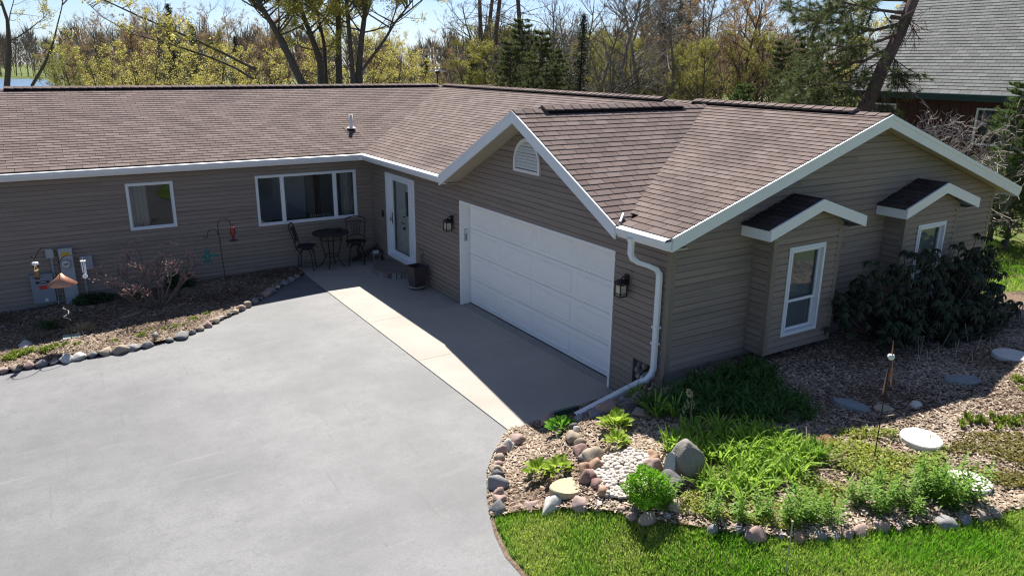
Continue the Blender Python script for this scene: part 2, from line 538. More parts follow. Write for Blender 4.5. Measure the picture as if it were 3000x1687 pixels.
win2 = window((0, 0, 0), (1, 0, 0), (0, -1, 0), *W2, [(-2.933, -2.36), (-2.31, -1.03), (-0.98, -0.483)])
m = MB()
for a, b in ((-2.36, -2.31), (-1.03, -0.98)):
    m = MB(); m.box((a, -0.03, 1.155), (b, 0.1, 2.299)); m.build('mullion', WHITE, win2)
def curtain(s0, s1, z0, z1, y, parent, n=14):
    m = MB(); ps = []
    for i in range(n + 1):
        t = i / n
        ps.append((s0 + (s1 - s0) * t, y + 0.025 * math.sin(t * n * 2.1)))
    for (x0, y0), (x1, y1) in zip(ps[:-1], ps[1:]): m.quad((x0, y0, z0), (x1, y1, z0), (x1, y1, z1), (x0, y0, z1))
    m.build('curtain', CURT, parent)
curtain(-5.75, -5.35, 1.0, 2.4, 0.3, win1)
curtain(-0.75, -0.45, 0.8, 2.4, 0.3, win2)
m = MB()
for i in range(9): m.lathe([(0.012, 0), (0.014, 0.05), (0.004, 0.07)], (-1.65 + i * 0.06, 0.06, 1.2), 6)
m.build('sill_ornament', WHITE, win2)

# ---- corner trims
m = MB()
for (x0, y0, x1, y1, z0, z1) in ((-0.022, -LN - 0.022, 0.07, -LN + 0.07, 0.64, 2.6), (WD - 0.07, -LN - 0.022, WD + 0.022, -LN + 0.07, 0.66, 2.72)):
    m = MB(); m.box((x0, y0, z0), (x1, y1, z1)); m.build('corner_board', TRIMTAN, house)
m = MB(); m.box((-0.035, -0.035, -0.08), (0.0, 0.0, 2.6)); m.build('corner_trim', TRIMTAN, house)

# ---- front door in its recess
fd = MB()
V3 = Vector
# jamb lining
fd.box((0.002, -1.03, 0.26), (0.16, -1.0, 2.345)); fd.box((0.002, -2.66, 0.26), (0.16, -2.63, 2.345)); fd.box((0.002, -2.63, 2.315), (0.16, -1.03, 2.345))
fd.box((-0.02, -2.66, 0.255), (0.16, -1.0, 0.285))
ring(fd, (0, 0, 0), (0, -1, 0), (0, 0, 1), (-1, 0, 0), 0.97, 2.69, 0.235, 2.375, 0.045, -0.002, 0.03)
front_door = fd.build('front_door', WHITE, house)
m = MB(); m.box((0.135, -2.63, 0.285), (0.155, -2.22, 2.315)); m.box((0.10, -2.25, 0.285), (0.135, -2.19, 2.315)); m.build('side_panel', WHITE, front_door)
m = MB(); ring(m, (0.12, 0, 0), (0, -1, 0), (0, 0, 1), (-1, 0, 0), 1.03, 2.19, 0.285, 2.29, 0.11, -0.01, 0.03); m.build('storm_door_frame', WHITE, front_door)
m = MB(); plane_quad(m, (0.12, 0, 0), (0, -1, 0), (0, 0, 1), (-1, 0, 0), 1.13, 2.09, 0.39, 2.19, 0.01); m.build('storm_glass', CLEAR, front_door)
m = MB(); m.box((0.20, -1.66, 0.28), (0.24, -1.06, 2.3)); m.box((0.20, -2.17, 0.28), (0.24, -1.68, 1.35)); m.box((0.20, -2.17, 1.95), (0.24, -1.68, 2.3)); m.box((0.20, -2.17, 1.35), (0.24, -2.08, 1.95)); m.build('inner_door', WHITE, front_door)
m = MB(); m.box((0.235, -1.68, 0.28), (0.245, -1.66, 2.3)); m.quad((0.23, -1.68, 1.35), (0.23, -2.08, 1.35), (0.23, -2.08, 1.95), (0.23, -1.68, 1.95)); m.build('door_glass', mat('dark_door_glass', (0.02, 0.022, 0.025), 0.15), front_door)
m = MB()
m.tube([(0.075, -1.085, 1.22), (0.04, -1.085, 1.22), (0.04, -1.085, 1.16), (0.045, -1.19, 1.16)], 0.011, 6); m.box((0.08, -1.10, 1.06), (0.09, -1.07, 1.36)); m.build('handle', DARK, front_door)
m = MB(); m.lathe([(0.03, 0), (0.03, 0.02)], (0.185, -1.6, 1.3), 8); m.tube([(0.20, -1.6, 1.15), (0.16, -1.6, 1.15), (0.155, -1.48, 1.15)], 0.011, 6); m.lathe([(0.03, -.03), (0.03, .03)], (0.18, -1.6, 1.02), 8); m.build('inner_handle', DARK, front_door)
m = MB()
ringp = [(0.225, -2.02 + 0.10 * math.cos(a), 1.72 + 0.15 * math.sin(a)) for a in np.linspace(0, 2 * math.pi, 17)]
m.tube(ringp, 0.018, 5); m.build('wreath', mat('wreath_pale', (0.5, 0.52, 0.5), 0.8), front_door)

# ---- garage door
gd = MB()
gd.box((0.002, -4.99, 0.0), (0.22, -4.95, 2.25)); gd.box((0.002, -10.0, 0.0), (0.22, -9.96, 2.25)); gd.box((0.002, -9.96, 2.21), (0.22, -4.99, 2.25))
ring_m = gd
for a0, a1, b0, b1 in ((4.935, 4.985, 0.0, 2.265), (9.965, 10.015, 0.0, 2.265), (4.985, 9.965, 2.215, 2.265)):
    gd.box((-0.03, -a1, b0), (0.002, -a0, b1))
garage_door = gd.build('garage_door', DOORWHITE, house)
DX = 0.185
gy0, gy1 = 5.0, 9.95
sec_h = 2.19 / 4
for r in range(4):
    z0 = 0.03 + r * sec_h
    m = MB(); m.box((DX, -gy1, z0 + 0.004), (DX + 0.04, -gy0, z0 + sec_h - 0.004)); m.build('door_section', DOORWHITE, garage_door)
def panel_mesh():
    m = MB(); w = (gy1 - gy0) / 4 - 0.16; h = sec_h - 0.15; g = 0.03; d = 0.012
    # frame lip, groove, raised field in local (y along s, z up), x outward negative
    def loop(i, x): return [(x, i, i), (x, w - i, i), (x, w - i, h - i), (x, i, h - i)]
    ls = [loop(0, 0), loop(0.012, -d), loop(0.028, -d), loop(0.045, -0.004), loop(0.06, -0.004)]
    vs = sum(ls, []); fs = []
    for k in range(len(ls) - 1):
        for j in range(4):
            j2 = (j + 1) % 4
            fs.append((k * 4 + j, k * 4 + j2, k * 4 + 4 + j2, k * 4 + 4 + j))
    n = (len(ls) - 1) * 4
    fs.append((n, n + 1, n + 2, n + 3))
    m.add(vs, fs)
    return m.mesh('raised_panel')
pm = panel_mesh()
pm.materials.append(DOORWHITE)
for r in range(4):
    for c in range(4):
        cw = (gy1 - gy0) / 4
        o = link('raised_panel', pm, None, garage_door, Matrix.Translation((DX - 0.001, -gy1 + c * cw + 0.08, 0.03 + r * sec_h + 0.075)))
m = MB(); m.box((DX - 0.01, -gy1, -0.005), (DX + 0.03, -gy0, 0.03)); m.build('bottom_seal', DARK, garage_door)

# ---- cutout with a pocket of stones
m = MB()
m.quad((0.10, -CUT[0], CUT[2]), (0.10, -CUT[1], CUT[2]), (0.10, -CUT[1], CUT[3]), (0.10, -CUT[0], CUT[3]))
ring(m, (0, 0, 0), (0, -1, 0), (0, 0, 1), (-1, 0, 0), CUT[0] - 0.03, CUT[1] + 0.03, CUT[2] - 0.03, CUT[3] + 0.03, 0.03, -0.1, 0.02)
m.build('stone_pocket', TRIMTAN, house)

# ---- roofs
tabs = []          # (matrix, full?, verts, faces, tone, centre)
TW, TE = 0.305, 0.138
def clip_poly(poly, clip):
    out = poly
    n = len(clip)
    for i in range(n):
        a, b = clip[i], clip[(i + 1) % n]
        inp, out = out, []
        if not inp: break
        def side(p): return (b[0] - a[0]) * (p[1] - a[1]) - (b[1] - a[1]) * (p[0] - a[0])
        for j in range(len(inp)):
            p, q = inp[j], inp[(j + 1) % len(inp)]
            sp, sq = side(p), side(q)
            if sp >= -1e-9: out.append(p)
            if (sp >= 0) != (sq >= 0) and abs(sp - sq) > 1e-12:
                t = sp / (sp - sq); out.append((p[0] + (q[0] - p[0]) * t, p[1] + (q[1] - p[1]) * t))
    return out
def area2(p):
    return 0.5 * abs(sum(p[i][0] * p[(i + 1) % len(p)][1] - p[(i + 1) % len(p)][0] * p[i][1] for i in range(len(p))))

def slope(O, U, V, poly, store, skip=None, deck_name='roof_deck', deck_parent=None, thick=0.10, lo=0.003, hi=0.014, tw=TW, te=TE, deckmat=None, wavy=0.0):
    """O eave origin, U along the eave, V up the slope; poly in (u,v) counter-clockwise"""
    O, U, V = Vector(O), Vector(U).normalized(), Vector(V).normalized()
    Nn = U.cross(V); Nn.normalize()
    m = MB()
    m.prism([O + U * p[0] + V * p[1] for p in poly], Nn * -thick)
    deck = m.build(deck_name, deckmat or DECK, deck_parent)
    us = [p[0] for p in poly]; vs_ = [p[1] for p in poly]
    rows = int((max(vs_)) / te) + 1
    for r in range(-1, rows):
        v0 = r * te + 0.01 if r >= 0 else -0.025
        if r < 0: continue
        if r == 0: v0 = -0.02
        v1 = (r + 1) * te + 0.01
        off = (r % 2) * 0.5 * tw + rnd.uniform(-0.02, 0.02)
        k0 = int(math.floor((min(us) - off) / tw)) - 1
        k1 = int(math.ceil((max(us) - off) / tw)) + 1
        for k in range(k0, k1):
            a = off + k * tw + 0.0045; b = a + tw - 0.009
            jl = rnd.uniform(-0.003, 0.003)
            quad = [(a, v0 + jl), (b, v0 + jl), (b, v1 + 0.012), (a, v1 + 0.012)]
            cl = clip_poly(quad, [(p[0], p[1] if p[1] > 1e-6 else -0.03) for p in poly])
            if len(cl) < 3 or area2(cl) < 0.0006: continue
            cu = sum(p[0] for p in cl) / len(cl); cv = sum(p[1] for p in cl) / len(cl)
            C = O + U * cu + V * cv
            if skip and skip(C): continue
            full = area2(cl) > 0.995 * area2(quad)
            store.append((O, U, V, Nn, cl, full, v0, v1, a, v0 + jl, C, lo, hi, tw))
    return deck

house_roof = MB()
roof = None
vl = math.sqrt(1 + SL * SL)
# wing south slope (plan x along, y up)
sA = []
x0 = -16.0
rise_len = (4.2 + EA) * vl
m = MB()
m.box((3.9, 4.1, 4.0), (4.3, 4.3, 4.12))
roof = m.build('roof', DECK, house)
Vw = Vector((0, 1, SL))
slope((x0, -EA, EZ), (1, 0, 0), Vw, [(0, 0), (-EA - x0, 0), (4.2 - x0, rise_len), (0, rise_len)], tabs, deck_parent=roof)
# wing south slope past the junction
slope((4.2, 1.5, RZ - SL * 2.7), (1, 0, 0), Vw, [(0, 2.7 * vl - 0.001), (0.001, 2.7 * vl - 0.3), (1.9, 2.7 * vl - 0.3), (1.9, 2.7 * vl)], tabs, deck_parent=roof)
# garage west slope : along -y
def under_gable(C):
    return (GPZ - GSL * abs(C.y + GPY)) > C.z + 0.07 and C.x > -0.42
Vm = Vector((1, 0, SL))
GH = 2.82
_rl = LN + 0.293 - EA
_vin = 0.305 * vl
_ua, _ub = GPY - GH - EA - 0.01, GPY + GH - EA + 0.0
def main_part(poly): slope((-EA, -EA, EZ), (0, -1, 0), Vm, poly, tabs, skip=under_gable, deck_parent=roof)
main_part([(0, 0), (_ua, 0), (_ua, rise_len), (-EA - 4.2, rise_len)])
main_part([(_ua, _vin), (_ub, _vin), (_ub, rise_len), (_ua, rise_len)])
main_part([(_ub, 0), (_rl, 0), (_rl, rise_len), (_ub, rise_len)])
# cross gable south slope: eave along x (from the rake inward), up towards +y
gl = math.sqrt(1 + GSL * GSL)
GH = 2.82
xr = -0.424
def vx(z): return -EA + (z - EZ) / SL
slope((xr, -GPY - GH, GPZ - GSL * GH), (1, 0, 0), (0, 1, GSL), [(0, 0), (vx(GPZ - GSL * GH) - xr + 0.05, 0), (vx(GPZ) - xr + 0.03, GH * gl), (0, GH * gl)], tabs, deck_parent=roof, thick=0.06)
# cross gable north slope, garage east slope, wing north slope: plain decks with shingle surface
m = MB()
m.prism([(xr, -GPY, GPZ), (vx(GPZ), -GPY, GPZ), (vx(GPZ - GSL * GH), -GPY + GH, GPZ - GSL * GH), (xr, -GPY + GH, GPZ - GSL * GH)], (0, 0, -0.06))
m.prism([(4.2, -LN - 0.293, RZ), (8.4 + EA, -LN - 0.293, EZ), (8.4 + EA, 8.6, EZ), (4.2, 8.6, RZ)], (0, 0, -0.1))
m.prism([(x0, 4.2, RZ), (6.1, 4.2, RZ), (6.1, 8.7, EZ), (x0, 8.7, EZ)], (0, 0, -0.1))
m.build('back_slope', SH_TONE, roof)

# bay roofs
bay_tabs = []
bays = []
for (bx0, bx1, wx0, wx1) in ((1.66, 3.2, 2.02, 2.82), (4.93, 6.5, 5.33, 6.14)):
    cx = 0.5 * (bx0 + bx1); hw = 1.1; yf = -LN - 0.54; pz, ez = 3.12, 2.77
    bs = (pz - ez) / hw; bl = math.sqrt(1 + bs * bs)
    by = -LN - 0.37
    b = MB()
    b.quad((bx0 + .01, by + .012, 0.76), (bx1 - .01, by + .012, 0.76), (bx1 - .01, -LN, 0.76), (bx0 + .01, -LN, 0.76))
    bay = b.build('bay', TRIMTAN, house)
    bays.append(bay)
    zt = 2.6
    def bl_l(z, bx0=bx0, bx1=bx1, cx=cx):
        if z < 2.68: return (bx0, bx1)
        h = (pz - 0.14 - z) / bs
        return None if h < 0.02 else (max(bx0, cx - h), min(bx1, cx + h))
    op = (wx0, wx1, 1.006, 2.38)
    siding('bay_wall', (0, by, 0), (1, 0, 0), (0, -1, 0), bl_l, 0.75, 2.98, [op], breaks=(2.68,), wall_parent=house, joint=False)
    siding('bay_side', (bx0, -LN, 0), (0, -1, 0), (-1, 0, 0), lambda z: (0.0, 0.37), 0.75, 2.68, wall_parent=house, joint=False)
    siding('bay_side', (bx1, -LN, 0), (0, -1, 0), (1, 0, 0), lambda z: (0.0, 0.37), 0.75, 2.68, wall_parent=house, joint=False)
    m = MB()
    for xx, sgn in ((bx0, -1), (bx1, 1)):
        xa, xb = (xx - 0.022, xx + 0.07) if sgn < 0 else (xx - 0.07, xx + 0.022)
        m = MB(); m.box((xa, by - 0.022, 0.745), (xb, by + 0.05, 2.68)); m.build('corner_board', TRIMTAN, bay)
    m = MB()
    for xx in (bx0, bx1):
        m = MB(); m.box((xx - 0.03 if xx == bx0 else xx, -LN - 0.05, 0.75), (xx if xx == bx0 else xx + 0.03, -LN, 2.66)); m.build('corner_trim', TRIMTAN, bay)
    # window of the bay (double hung)
    w = window((0, by, 0), (1, 0, 0), (0, -1, 0), *op, [])
    zm = 1.006 + 0.53
    for (a, c, dd) in ((1.05, zm + 0.02, -0.055), (zm - 0.02, 2.335, -0.03)):
        mm = MB(); ring(mm, (0, by, 0), (1, 0, 0), (0, 0, 1), (0, -1, 0), wx0 + 0.045, wx1 - 0.045, a, c, 0.04, dd - 0.02, dd + 0.02); mm.build('sash', WHITE, w)
        mm = MB(); plane_quad(mm, (0, by, 0), (1, 0, 0), (0, 0, 1), (0, -1, 0), wx0 + 0.07, wx1 - 0.07, a + 0.03, c - 0.03, dd); mm.build('pane', GLASS, w)
    mm = MB(); ring(mm, (0, by, 0), (1, 0, 0), (0, 0, 1), (0, -1, 0), wx0 - 0.02, wx1 + 0.02, 0.99, 2.40, 0.055, 0.02, 0.032); mm.build('window_casing', WHITE, w)
    mm = MB(); mm.quad((wx0, by + 0.09, 1.0), (wx1, by + 0.09, 1.0), (wx1, by + 0.09, 2.4), (wx0, by + 0.09, 2.4)); mm.build('blind', mat('dark_blind', (0.34, 0.36, 0.39), 0.8), w)
    # roof
    slope((cx - hw, yf, ez), (0, -1, 0), (hw, 0, pz - ez), [(-0.54, 0), (0, 0), (0, hw * bl), (-0.54, hw * bl)], bay_tabs, deck_name='bay_roof', deck_parent=bay, thick=0.05)
    slope((cx + hw, -LN, ez), (0, 1, 0), (-hw, 0, pz - ez), [(-0.54, 0), (0, 0), (0, hw * bl), (-0.54, hw * bl)], bay_tabs, deck_name='bay_roof', deck_parent=bay, thick=0.05)
    # fascia boards on the rake and eaves
    m = MB()
    fdp = 0.17
    for s in (-1, 1):
        m.prism([(cx, yf, pz), (cx + s * hw, yf, ez), (cx + s * hw, yf, ez - fdp), (cx, yf, pz - fdp)], (0, -0.03, 0))
        m.box((min(cx + s * hw, cx + s * (hw - 0.03)), yf, ez - fdp), (max(cx + s * hw, cx + s * (hw - 0.03)), -LN - 0.02, ez - 0.02))
    m.build('bay_fascia', WHITE, bay)
    m = MB()
    for s in (-1, 1):
        m.prism([(cx, yf + .001, pz - 0.06), (cx + s * (hw - 0.03), yf + .001, ez - 0.06), (cx + s * (hw - 0.03), yf + .001, ez - 0.035 - 0.04), (cx, yf + .001, pz - 0.035 - 0.04)], (0, 0.5, 0))
        m.box((min(cx + s * (hw - .03), (bx0 if s < 0 else bx1)), yf + 0.02, ez - fdp + 0.01), (max(cx + s * (hw - .03), (bx0 if s < 0 else bx1)), -LN - 0.02, ez - fdp + 0.02))
    m.build('bay_soffit', SOFFIT, bay)
    m = MB()
    m.tube([(cx - hw - 0.06, -LN - 0.012, ez - 0.14), (cx - hw - 0.06, -LN - 0.012, ez + 0.02), (cx, -LN - 0.012, pz + 0.03)], 0.02, 4)
    m.build('wall_flashing', TRIMTAN, bay)

# ---- main fascias and soffits
FDp = 0.19
yf = -LN - 0.293
m = MB()
for s in (-1, 1):
    xe = WD / 2 + s * (WD / 2 + EA)
    m.prism([(WD / 2, yf, RZ), (xe, yf, EZ), (xe, yf, EZ - FDp), (WD / 2, yf, RZ - FDp)], (0, -0.03, 0))
    m.prism([(WD / 2, yf - 0.03, RZ + 0.006), (xe, yf - 0.03, EZ + 0.006), (xe, yf - 0.03, EZ - 0.055), (WD / 2, yf - 0.03, RZ - 0.055)], (0, -0.012, 0))
m.build('rake_fascia', WHITE, house)
m = MB()
xf = xr
for s in (-1, 1):
    ye = -GPY + s * GH
    ze = GPZ - GSL * GH
    m.prism([(xf, -GPY, GPZ), (xf, ye, ze), (xf, ye, ze - 0.20), (xf, -GPY, GPZ - 0.20)], (-0.03, 0, 0))
    m.prism([(xf - 0.03, -GPY, GPZ + 0.006), (xf - 0.03, ye, ze + 0.006), (xf - 0.03, ye, ze - 0.055), (xf - 0.03, -GPY, GPZ - 0.055)], (-0.012, 0, 0))
m.build('rake_fascia', WHITE, house)
m = MB()
for s in (-1, 1):
    xe = WD / 2 + s * (WD / 2 + EA)
    m.prism([(WD / 2, yf + 0.002, RZ - 0.13), (xe, yf + 0.002, EZ - 0.13), (xe, yf + 0.002, EZ - 0.15), (WD / 2, yf + 0.002, RZ - 0.15)], (0, 0.30, 0))
    ye = -GPY + s * (GH - 0.02)
    m.prism([(xf + 0.002, -GPY, GPZ - 0.14), (xf + 0.002, ye, GPZ - GSL * GH - 0.14), (xf + 0.002, ye, GPZ - GSL * GH - 0.16), (xf + 0.002, -GPY, GPZ - 0.16)], (0.43, 0, 0))
m.build('gable_soffit', SOFFIT, house)
m = MB()
m.box((x0, -EA + 0.02, 2.6), (-0.0, 0.0, 2.625)); m.box((-EA + 0.02, -4.9, 2.601), (0.0, -EA, 2.626)); m.box((-EA + 0.02, -LN - 0.29, 2.601), (0.0, -10.45, 2.626))
m.build('eave_soffit', SOFFIT, house)
for lo_, hi_ in (((x0, -EA - 0.005, EZ - FDp), (-EA, -EA + 0.02, EZ - 0.035)), ((-EA - 0.005, -GPY + GH, EZ - FDp), (-EA + 0.02, -EA, EZ - 0.035)), ((-EA - 0.005, yf, EZ - FDp), (-EA + 0.02, -GPY - GH, EZ - 0.035)), ((WD + EA - .02, yf, EZ - FDp), (WD + EA + .005, 0, EZ - 0.035))):
    m = MB(); m.box(lo_, hi_); m.build('eave_fascia', WHITE, house)

# ---- gutters
GUTIN = mat('gutter_inside', (0.05, 0.05, 0.055), 0.7)
def gutter(p0, p1, out, guard, ends=(True, True)):
    p0, p1, out = Vector(p0), Vector(p1), Vector(out)
    d = p1 - p0
    m = MB()
    zt = EZ - 0.045; zb = EZ - 0.165
    prof = [(0.008, zt), (0.008, zb), (0.085, zb), (0.125, zb + 0.075), (0.125, zt), (0.118, zt)]
    pts = [out * a + Vector((0, 0, z)) for a, z in prof]
    for a, b in zip(pts[:-1], pts[1:]): m.quad(p0 + a, p1 + a, p1 + b, p0 + b)
    inner = [out * a + Vector((0, 0, z)) for a, z in ((0.118, zt), (0.112, zb + 0.075), (0.08, zb + 0.012), (0.014, zb + 0.012))]
    for q, e in ((p0, ends[0]), (p1, ends[1])):
        if e: m.add([q + a for a in pts[:5]], [(0, 1, 2, 3, 4)])
    # rolled front lip
    m.box((0, 0, 0), (0, 0, 0)) if False else None
    m.tube([p0 + out * 0.122 + Vector((0, 0, zt)), p1 + out * 0.122 + Vector((0, 0, zt))], 0.011, 6)
    g = m.build('gutter', WHITE, house)
    mi = MB()
    for a, b in zip(inner[:-1], inner[1:]): mi.quad(p0 + a, p1 + a, p1 + b, p0 + b)
    mi.build('gutter_trough', GUTIN, g)
    if guard == 'hood':
        mg = MB()
        gp = [(0.058, EZ - 0.026), (0.10, EZ - 0.020), (0.134, EZ - 0.030), (0.140, EZ - 0.048), (0.134, EZ - 0.058)]
        gp = [out * a + Vector((0, 0, z)) for a, z in gp]
        for a, b in zip(gp[:-1], gp[1:]): mg.quad(p0 + a, p1 + a, p1 + b, p0 + b)
        mg.build('gutter_hood', WHITE, g)
    elif guard:
        mg = MB()
        gp = [(-0.05, EZ + 0.002), (0.0, EZ + 0.004), (0.002, EZ - 0.012), (0.07, EZ - 0.006), (0.125, EZ - 0.018), (0.14, EZ - 0.032), (0.136, EZ - 0.038)]
        gp = [out * a + Vector((0, 0, z)) for a, z in gp]
        for a, b in zip(gp[:-1], gp[1:]): mg.quad(p0 + a, p1 + a, p1 + b, p0 + b)
        mg.build('gutter_guard', WHITE, g)
    return g
gutter((x0, -EA, 0), (-EA - 0.08, -EA, 0), (0, -1, 0), 'hood')
gutter((-EA, -EA + 0.02, 0), (-EA, -GPY + GH + 0.03, 0), (-1, 0, 0), True)
gutter((-EA, -GPY - GH - 0.0, 0), (-EA, yf - 0.02, 0), (-1, 0, 0), True)
gutter((WD + EA, yf, 0), (WD + EA, 0, 0), (1, 0, 0), False)
m = MB()
m.prism([(-EA - .12, -EA - .02, EZ - .165), (-EA - .02, -EA - .12, EZ - .165), (-EA - .02, -EA - .12, EZ - .03), (-EA - .12, -EA - .02, EZ - .03)], (-0.06, -0.06, 0))
m.build('gutter_elbow', WHITE, house)
# kick-out flashing at the valley foot
m = MB(); m.tube([(-EA - 0.02, -10.46, EZ + 0.03), (-EA + 0.12, -10.36, EZ + 0.12)], 0.022, 6); m.build('kickout_flashing', WHITE, house)
m = MB(); m.prism([(-EA - .02, -4.9, EZ - 0.01), (-EA - .02, -4.84, EZ - .01), (-EA + .1, -4.84, EZ + .06), (-EA + .1, -4.9, EZ + .06)], (0, 0, 0.05)); m.build('end_flashing', WHITE, house)

# ---- downspout: outlet, S-bend, drop, and the long extension over the stones
def rect_tube(m, path, w, h, side):
    side = Vector(side)
    prev = None
    path = [Vector(p) for p in path]
    rings = []
    for i, p in enumerate(path):
        d = (path[min(i + 1, len(path) - 1)] - path[max(i - 1, 0)]).normalized()
        s = (side - d * side.dot(d)).normalized(); t = d.cross(s)
        c = 0.012
        prof = [(-w + c, -h), (w - c, -h), (w, -h + c), (w, h - c), (w - c, h), (-w + c, h), (-w, h - c), (-w, -h + c)]
        rings.append([p + s * a + t * b for a, b in prof])
    n = 8
    vs = sum(rings, []); fs = []
    for i in range(len(rings) - 1):
        for k in range(n):
            fs.append((i * n + k, i * n + (k + 1) % n, (i + 1) * n + (k + 1) % n, (i + 1) * n + k))
    m.add(vs, fs)
ds_y = -10.86
m = MB()
rect_tube(m, [(-0.40, ds_y + .06, 2.66), (-0.40, ds_y + .06, 2.44), (-0.385, ds_y + .03, 2.37), (-0.33, ds_y - 0.03, 2.32), (-0.22, ds_y - 0.12, 2.28), (-0.13, ds_y - 0.19, 2.23), (-0.085, ds_y - 0.21, 2.16), (-0.08, ds_y - 0.21, 2.05), (-0.08, ds_y - 0.21, 0.72), (-0.10, ds_y - 0.19, 0.62), (-0.17, ds_y - 0.16, 0.54), (-0.26, ds_y - 0.10, 0.49)], 0.045, 0.034, (0, 1, 0))
dsp = m.build('downspout', WHITE, house)
m = MB(); rect_tube(m, [(-0.24, ds_y - 0.11, 0.50), (-1.30, ds_y + 0.02, 0.17)], 0.05, 0.038, (0, 1, 0)); m.build('downspout_extension', WHITE, dsp)
m = MB(); m.quad((-1.294, ds_y - .02, 0.14), (-1.294, ds_y + .06, 0.14), (-1.294, ds_y + .06, 0.2), (-1.294, ds_y - .02, 0.2)); m.build('outlet_opening', DARK, dsp)
m = MB()
m.tube([(-0.40, ds_y + .06, 2.66), (-0.40, ds_y + .06, 2.60)], [0.07, 0.05], 8); 
for zz in (1.35, 1.1): m.box((-0.125, ds_y - 0.265, zz), (-0.03, ds_y - 0.155, zz + 0.03))
m.build('strap', WHITE, dsp)

# ---- ridge vents and caps
caps = []
def ridge(p0, p1, n1, n2, vent=(), w=0.13):
    """n1, n2: horizontal-down directions of the two slopes as vectors along each slope"""
    p0, p1, n1, n2 = Vector(p0), Vector(p1), Vector(n1).normalized(), Vector(n2).normalized()
    d = p1 - p0; L = d.length; d.normalize()
    upn = Vector((0, 0, 1))
    for (a, b) in vent:
        mv = MB()
        A, B = p0 + d * a, p0 + d * b
        for nn in (n1, n2):
            q = nn * (w + 0.02)
            mv.prism([A + upn * 0.055, A + q + upn * 0.052, A + q + upn * 0.004, A], B - A)
        mv.build('ridge_vent', BLACKPL, roof)
    k = 0; s = 0.0; st = 0.2
    while s < L - 0.02:
        e = min(s + st + 0.05, L)
        zoff = 0.018
        tr = 0.0
        for (a, b) in vent:
            if a - 0.12 <= s <= b - 0.1: tr = 1.0
        zoff += 0.052 * max(0.0, min(1.0, tr))
        A, B = p0 + d * s, p0 + d * e
        jit = rnd.uniform(0, 0.004)
        lift = upn * (zoff + 0.008 + jit); low = upn * (zoff - 0.002)
        mc = MB()
        # butt end lifted at s, buried at e
        vs = [A + lift, A + n1 * w + lift * 0.98, A + n2 * w + lift * 0.98, B + low, B + n1 * w + low * 0.9, B + n2 * w + low * 0.9,
              A + low * .5, A + n1 * w + low * .5, A + n2 * w + low * .5]
        fs = [(1, 0, 3, 4), (0, 2, 5, 3), (6, 0, 1, 7), (0, 6, 8, 2), (1, 4, 7), (2, 8, 5)]
        mc.add(vs, fs)
        mc.build('ridge_cap', SH_OBJ, roof)
        s += st
ridge((x0 + 8, 4.2, RZ), (4.3, 4.2, RZ), (0, -1, -SL), (0, 1, -SL), vent=[(0.2, 11.9)])
ridge((4.3, 4.2, RZ - .02), (6.1, 4.2, RZ - .02), (0, -1, -SL), (0, 1, -SL))
ridge((4.2, yf, RZ), (4.2, 4.1, RZ), (-1, 0, -SL), (1, 0, -SL), vent=[(0.72, 4.23), (5.13, 15.4)])
ridge((xr - .02, -GPY, GPZ), (vx(GPZ) + .1, -GPY, GPZ), (0, -1, -GSL), (0, 1, -GSL), vent=[(0.68, 3.75)])

# ---- hand out shingles: the 300 that show largest become objects, the rest one mesh
def proj_size(C, Nn, area):
    d = C - CAM
    z = d.dot(FW)
    if z < 1: return 0
    u = d.dot(RT) / z * FPX; v = d.dot(UP) / z * FPX
    if abs(u) > 1560 or abs(v) > 900: return 0
    return area * max(0.0, -d.normalized().dot(Nn)) / (z * z)
def tab_verts(cl, O, U, V, Nn, v0, v1, lo, hi):
    f = lambda p: hi + (lo - hi) * (p[1] - v0) / (v1 - v0)
    top = [O + U * p[0] + V * p[1] + Nn * f(p) for p in cl]
    bot = [O + U * p[0] + V * p[1] for p in cl]
    return top, bot
FULL = {}
def full_mesh(lo, hi, tw, te):
    key = (round(lo, 4), round(hi, 4), round(tw, 4), round(te, 4))
    if key not in FULL:
        w = tw - 0.009; h = te + 0.012
        m = MB()
        top = [(0, 0, hi), (w, 0, hi), (w, h, lo), (0, h, lo)]; bot = [(0, 0, 0), (w, 0, 0), (w, h, 0), (0, h, 0)]
        m.add(top + bot, [(0, 1, 2, 3), (0, 4, 5, 1), (1, 5, 6, 2), (3, 7, 4, 0)])
        FULL[key] = m.mesh('shingle')
    return FULL[key]
def emit_shingles(store, parent, mobj, mtone, limit, restname):
    order = sorted(range(len(store)), key=lambda i: -(proj_size(store[i][10], store[i][3], area2(store[i][4])) if store[i][5] else 0))
    singles = set(i for i in order[:limit] if store[i][5])
    rest = MB()
    for i, (O, U, V, Nn, cl, full, v0, v1, a, vb, C, lo, hi, tw) in enumerate(store):
        if i in singles:
            me = full_mesh(lo, hi, tw, round(v1 - v0, 4))
            p = O + U * a + V * vb
            mw = Matrix(((U.x, V.x, Nn.x, p.x), (U.y, V.y, Nn.y, p.y), (U.z, V.z, Nn.z, p.z), (0, 0, 0, 1)))
            o = bpy.data.objects.new('shingle', me)
            if not me.materials: me.materials.append(mobj)
            COL.objects.link(o); o.parent = parent; o.matrix_basis = mw
        else:
            top, bot = tab_verts(cl, O, U, V, Nn, v0, v1, lo, hi)
            n = len(cl)
            fs = [tuple(range(n))] + [((j + 1) % n, j, n + j, n + (j + 1) % n) for j in range(n)]
            rest.add(top + bot, fs, rnd.random())
    if rest.v:
        o = rest.build(restname, mtone, parent)
        o['kind'] = 'stuff'
emit_shingles(tabs, roof, SH_OBJ, SH_TONE, 300, 'shingle_field')
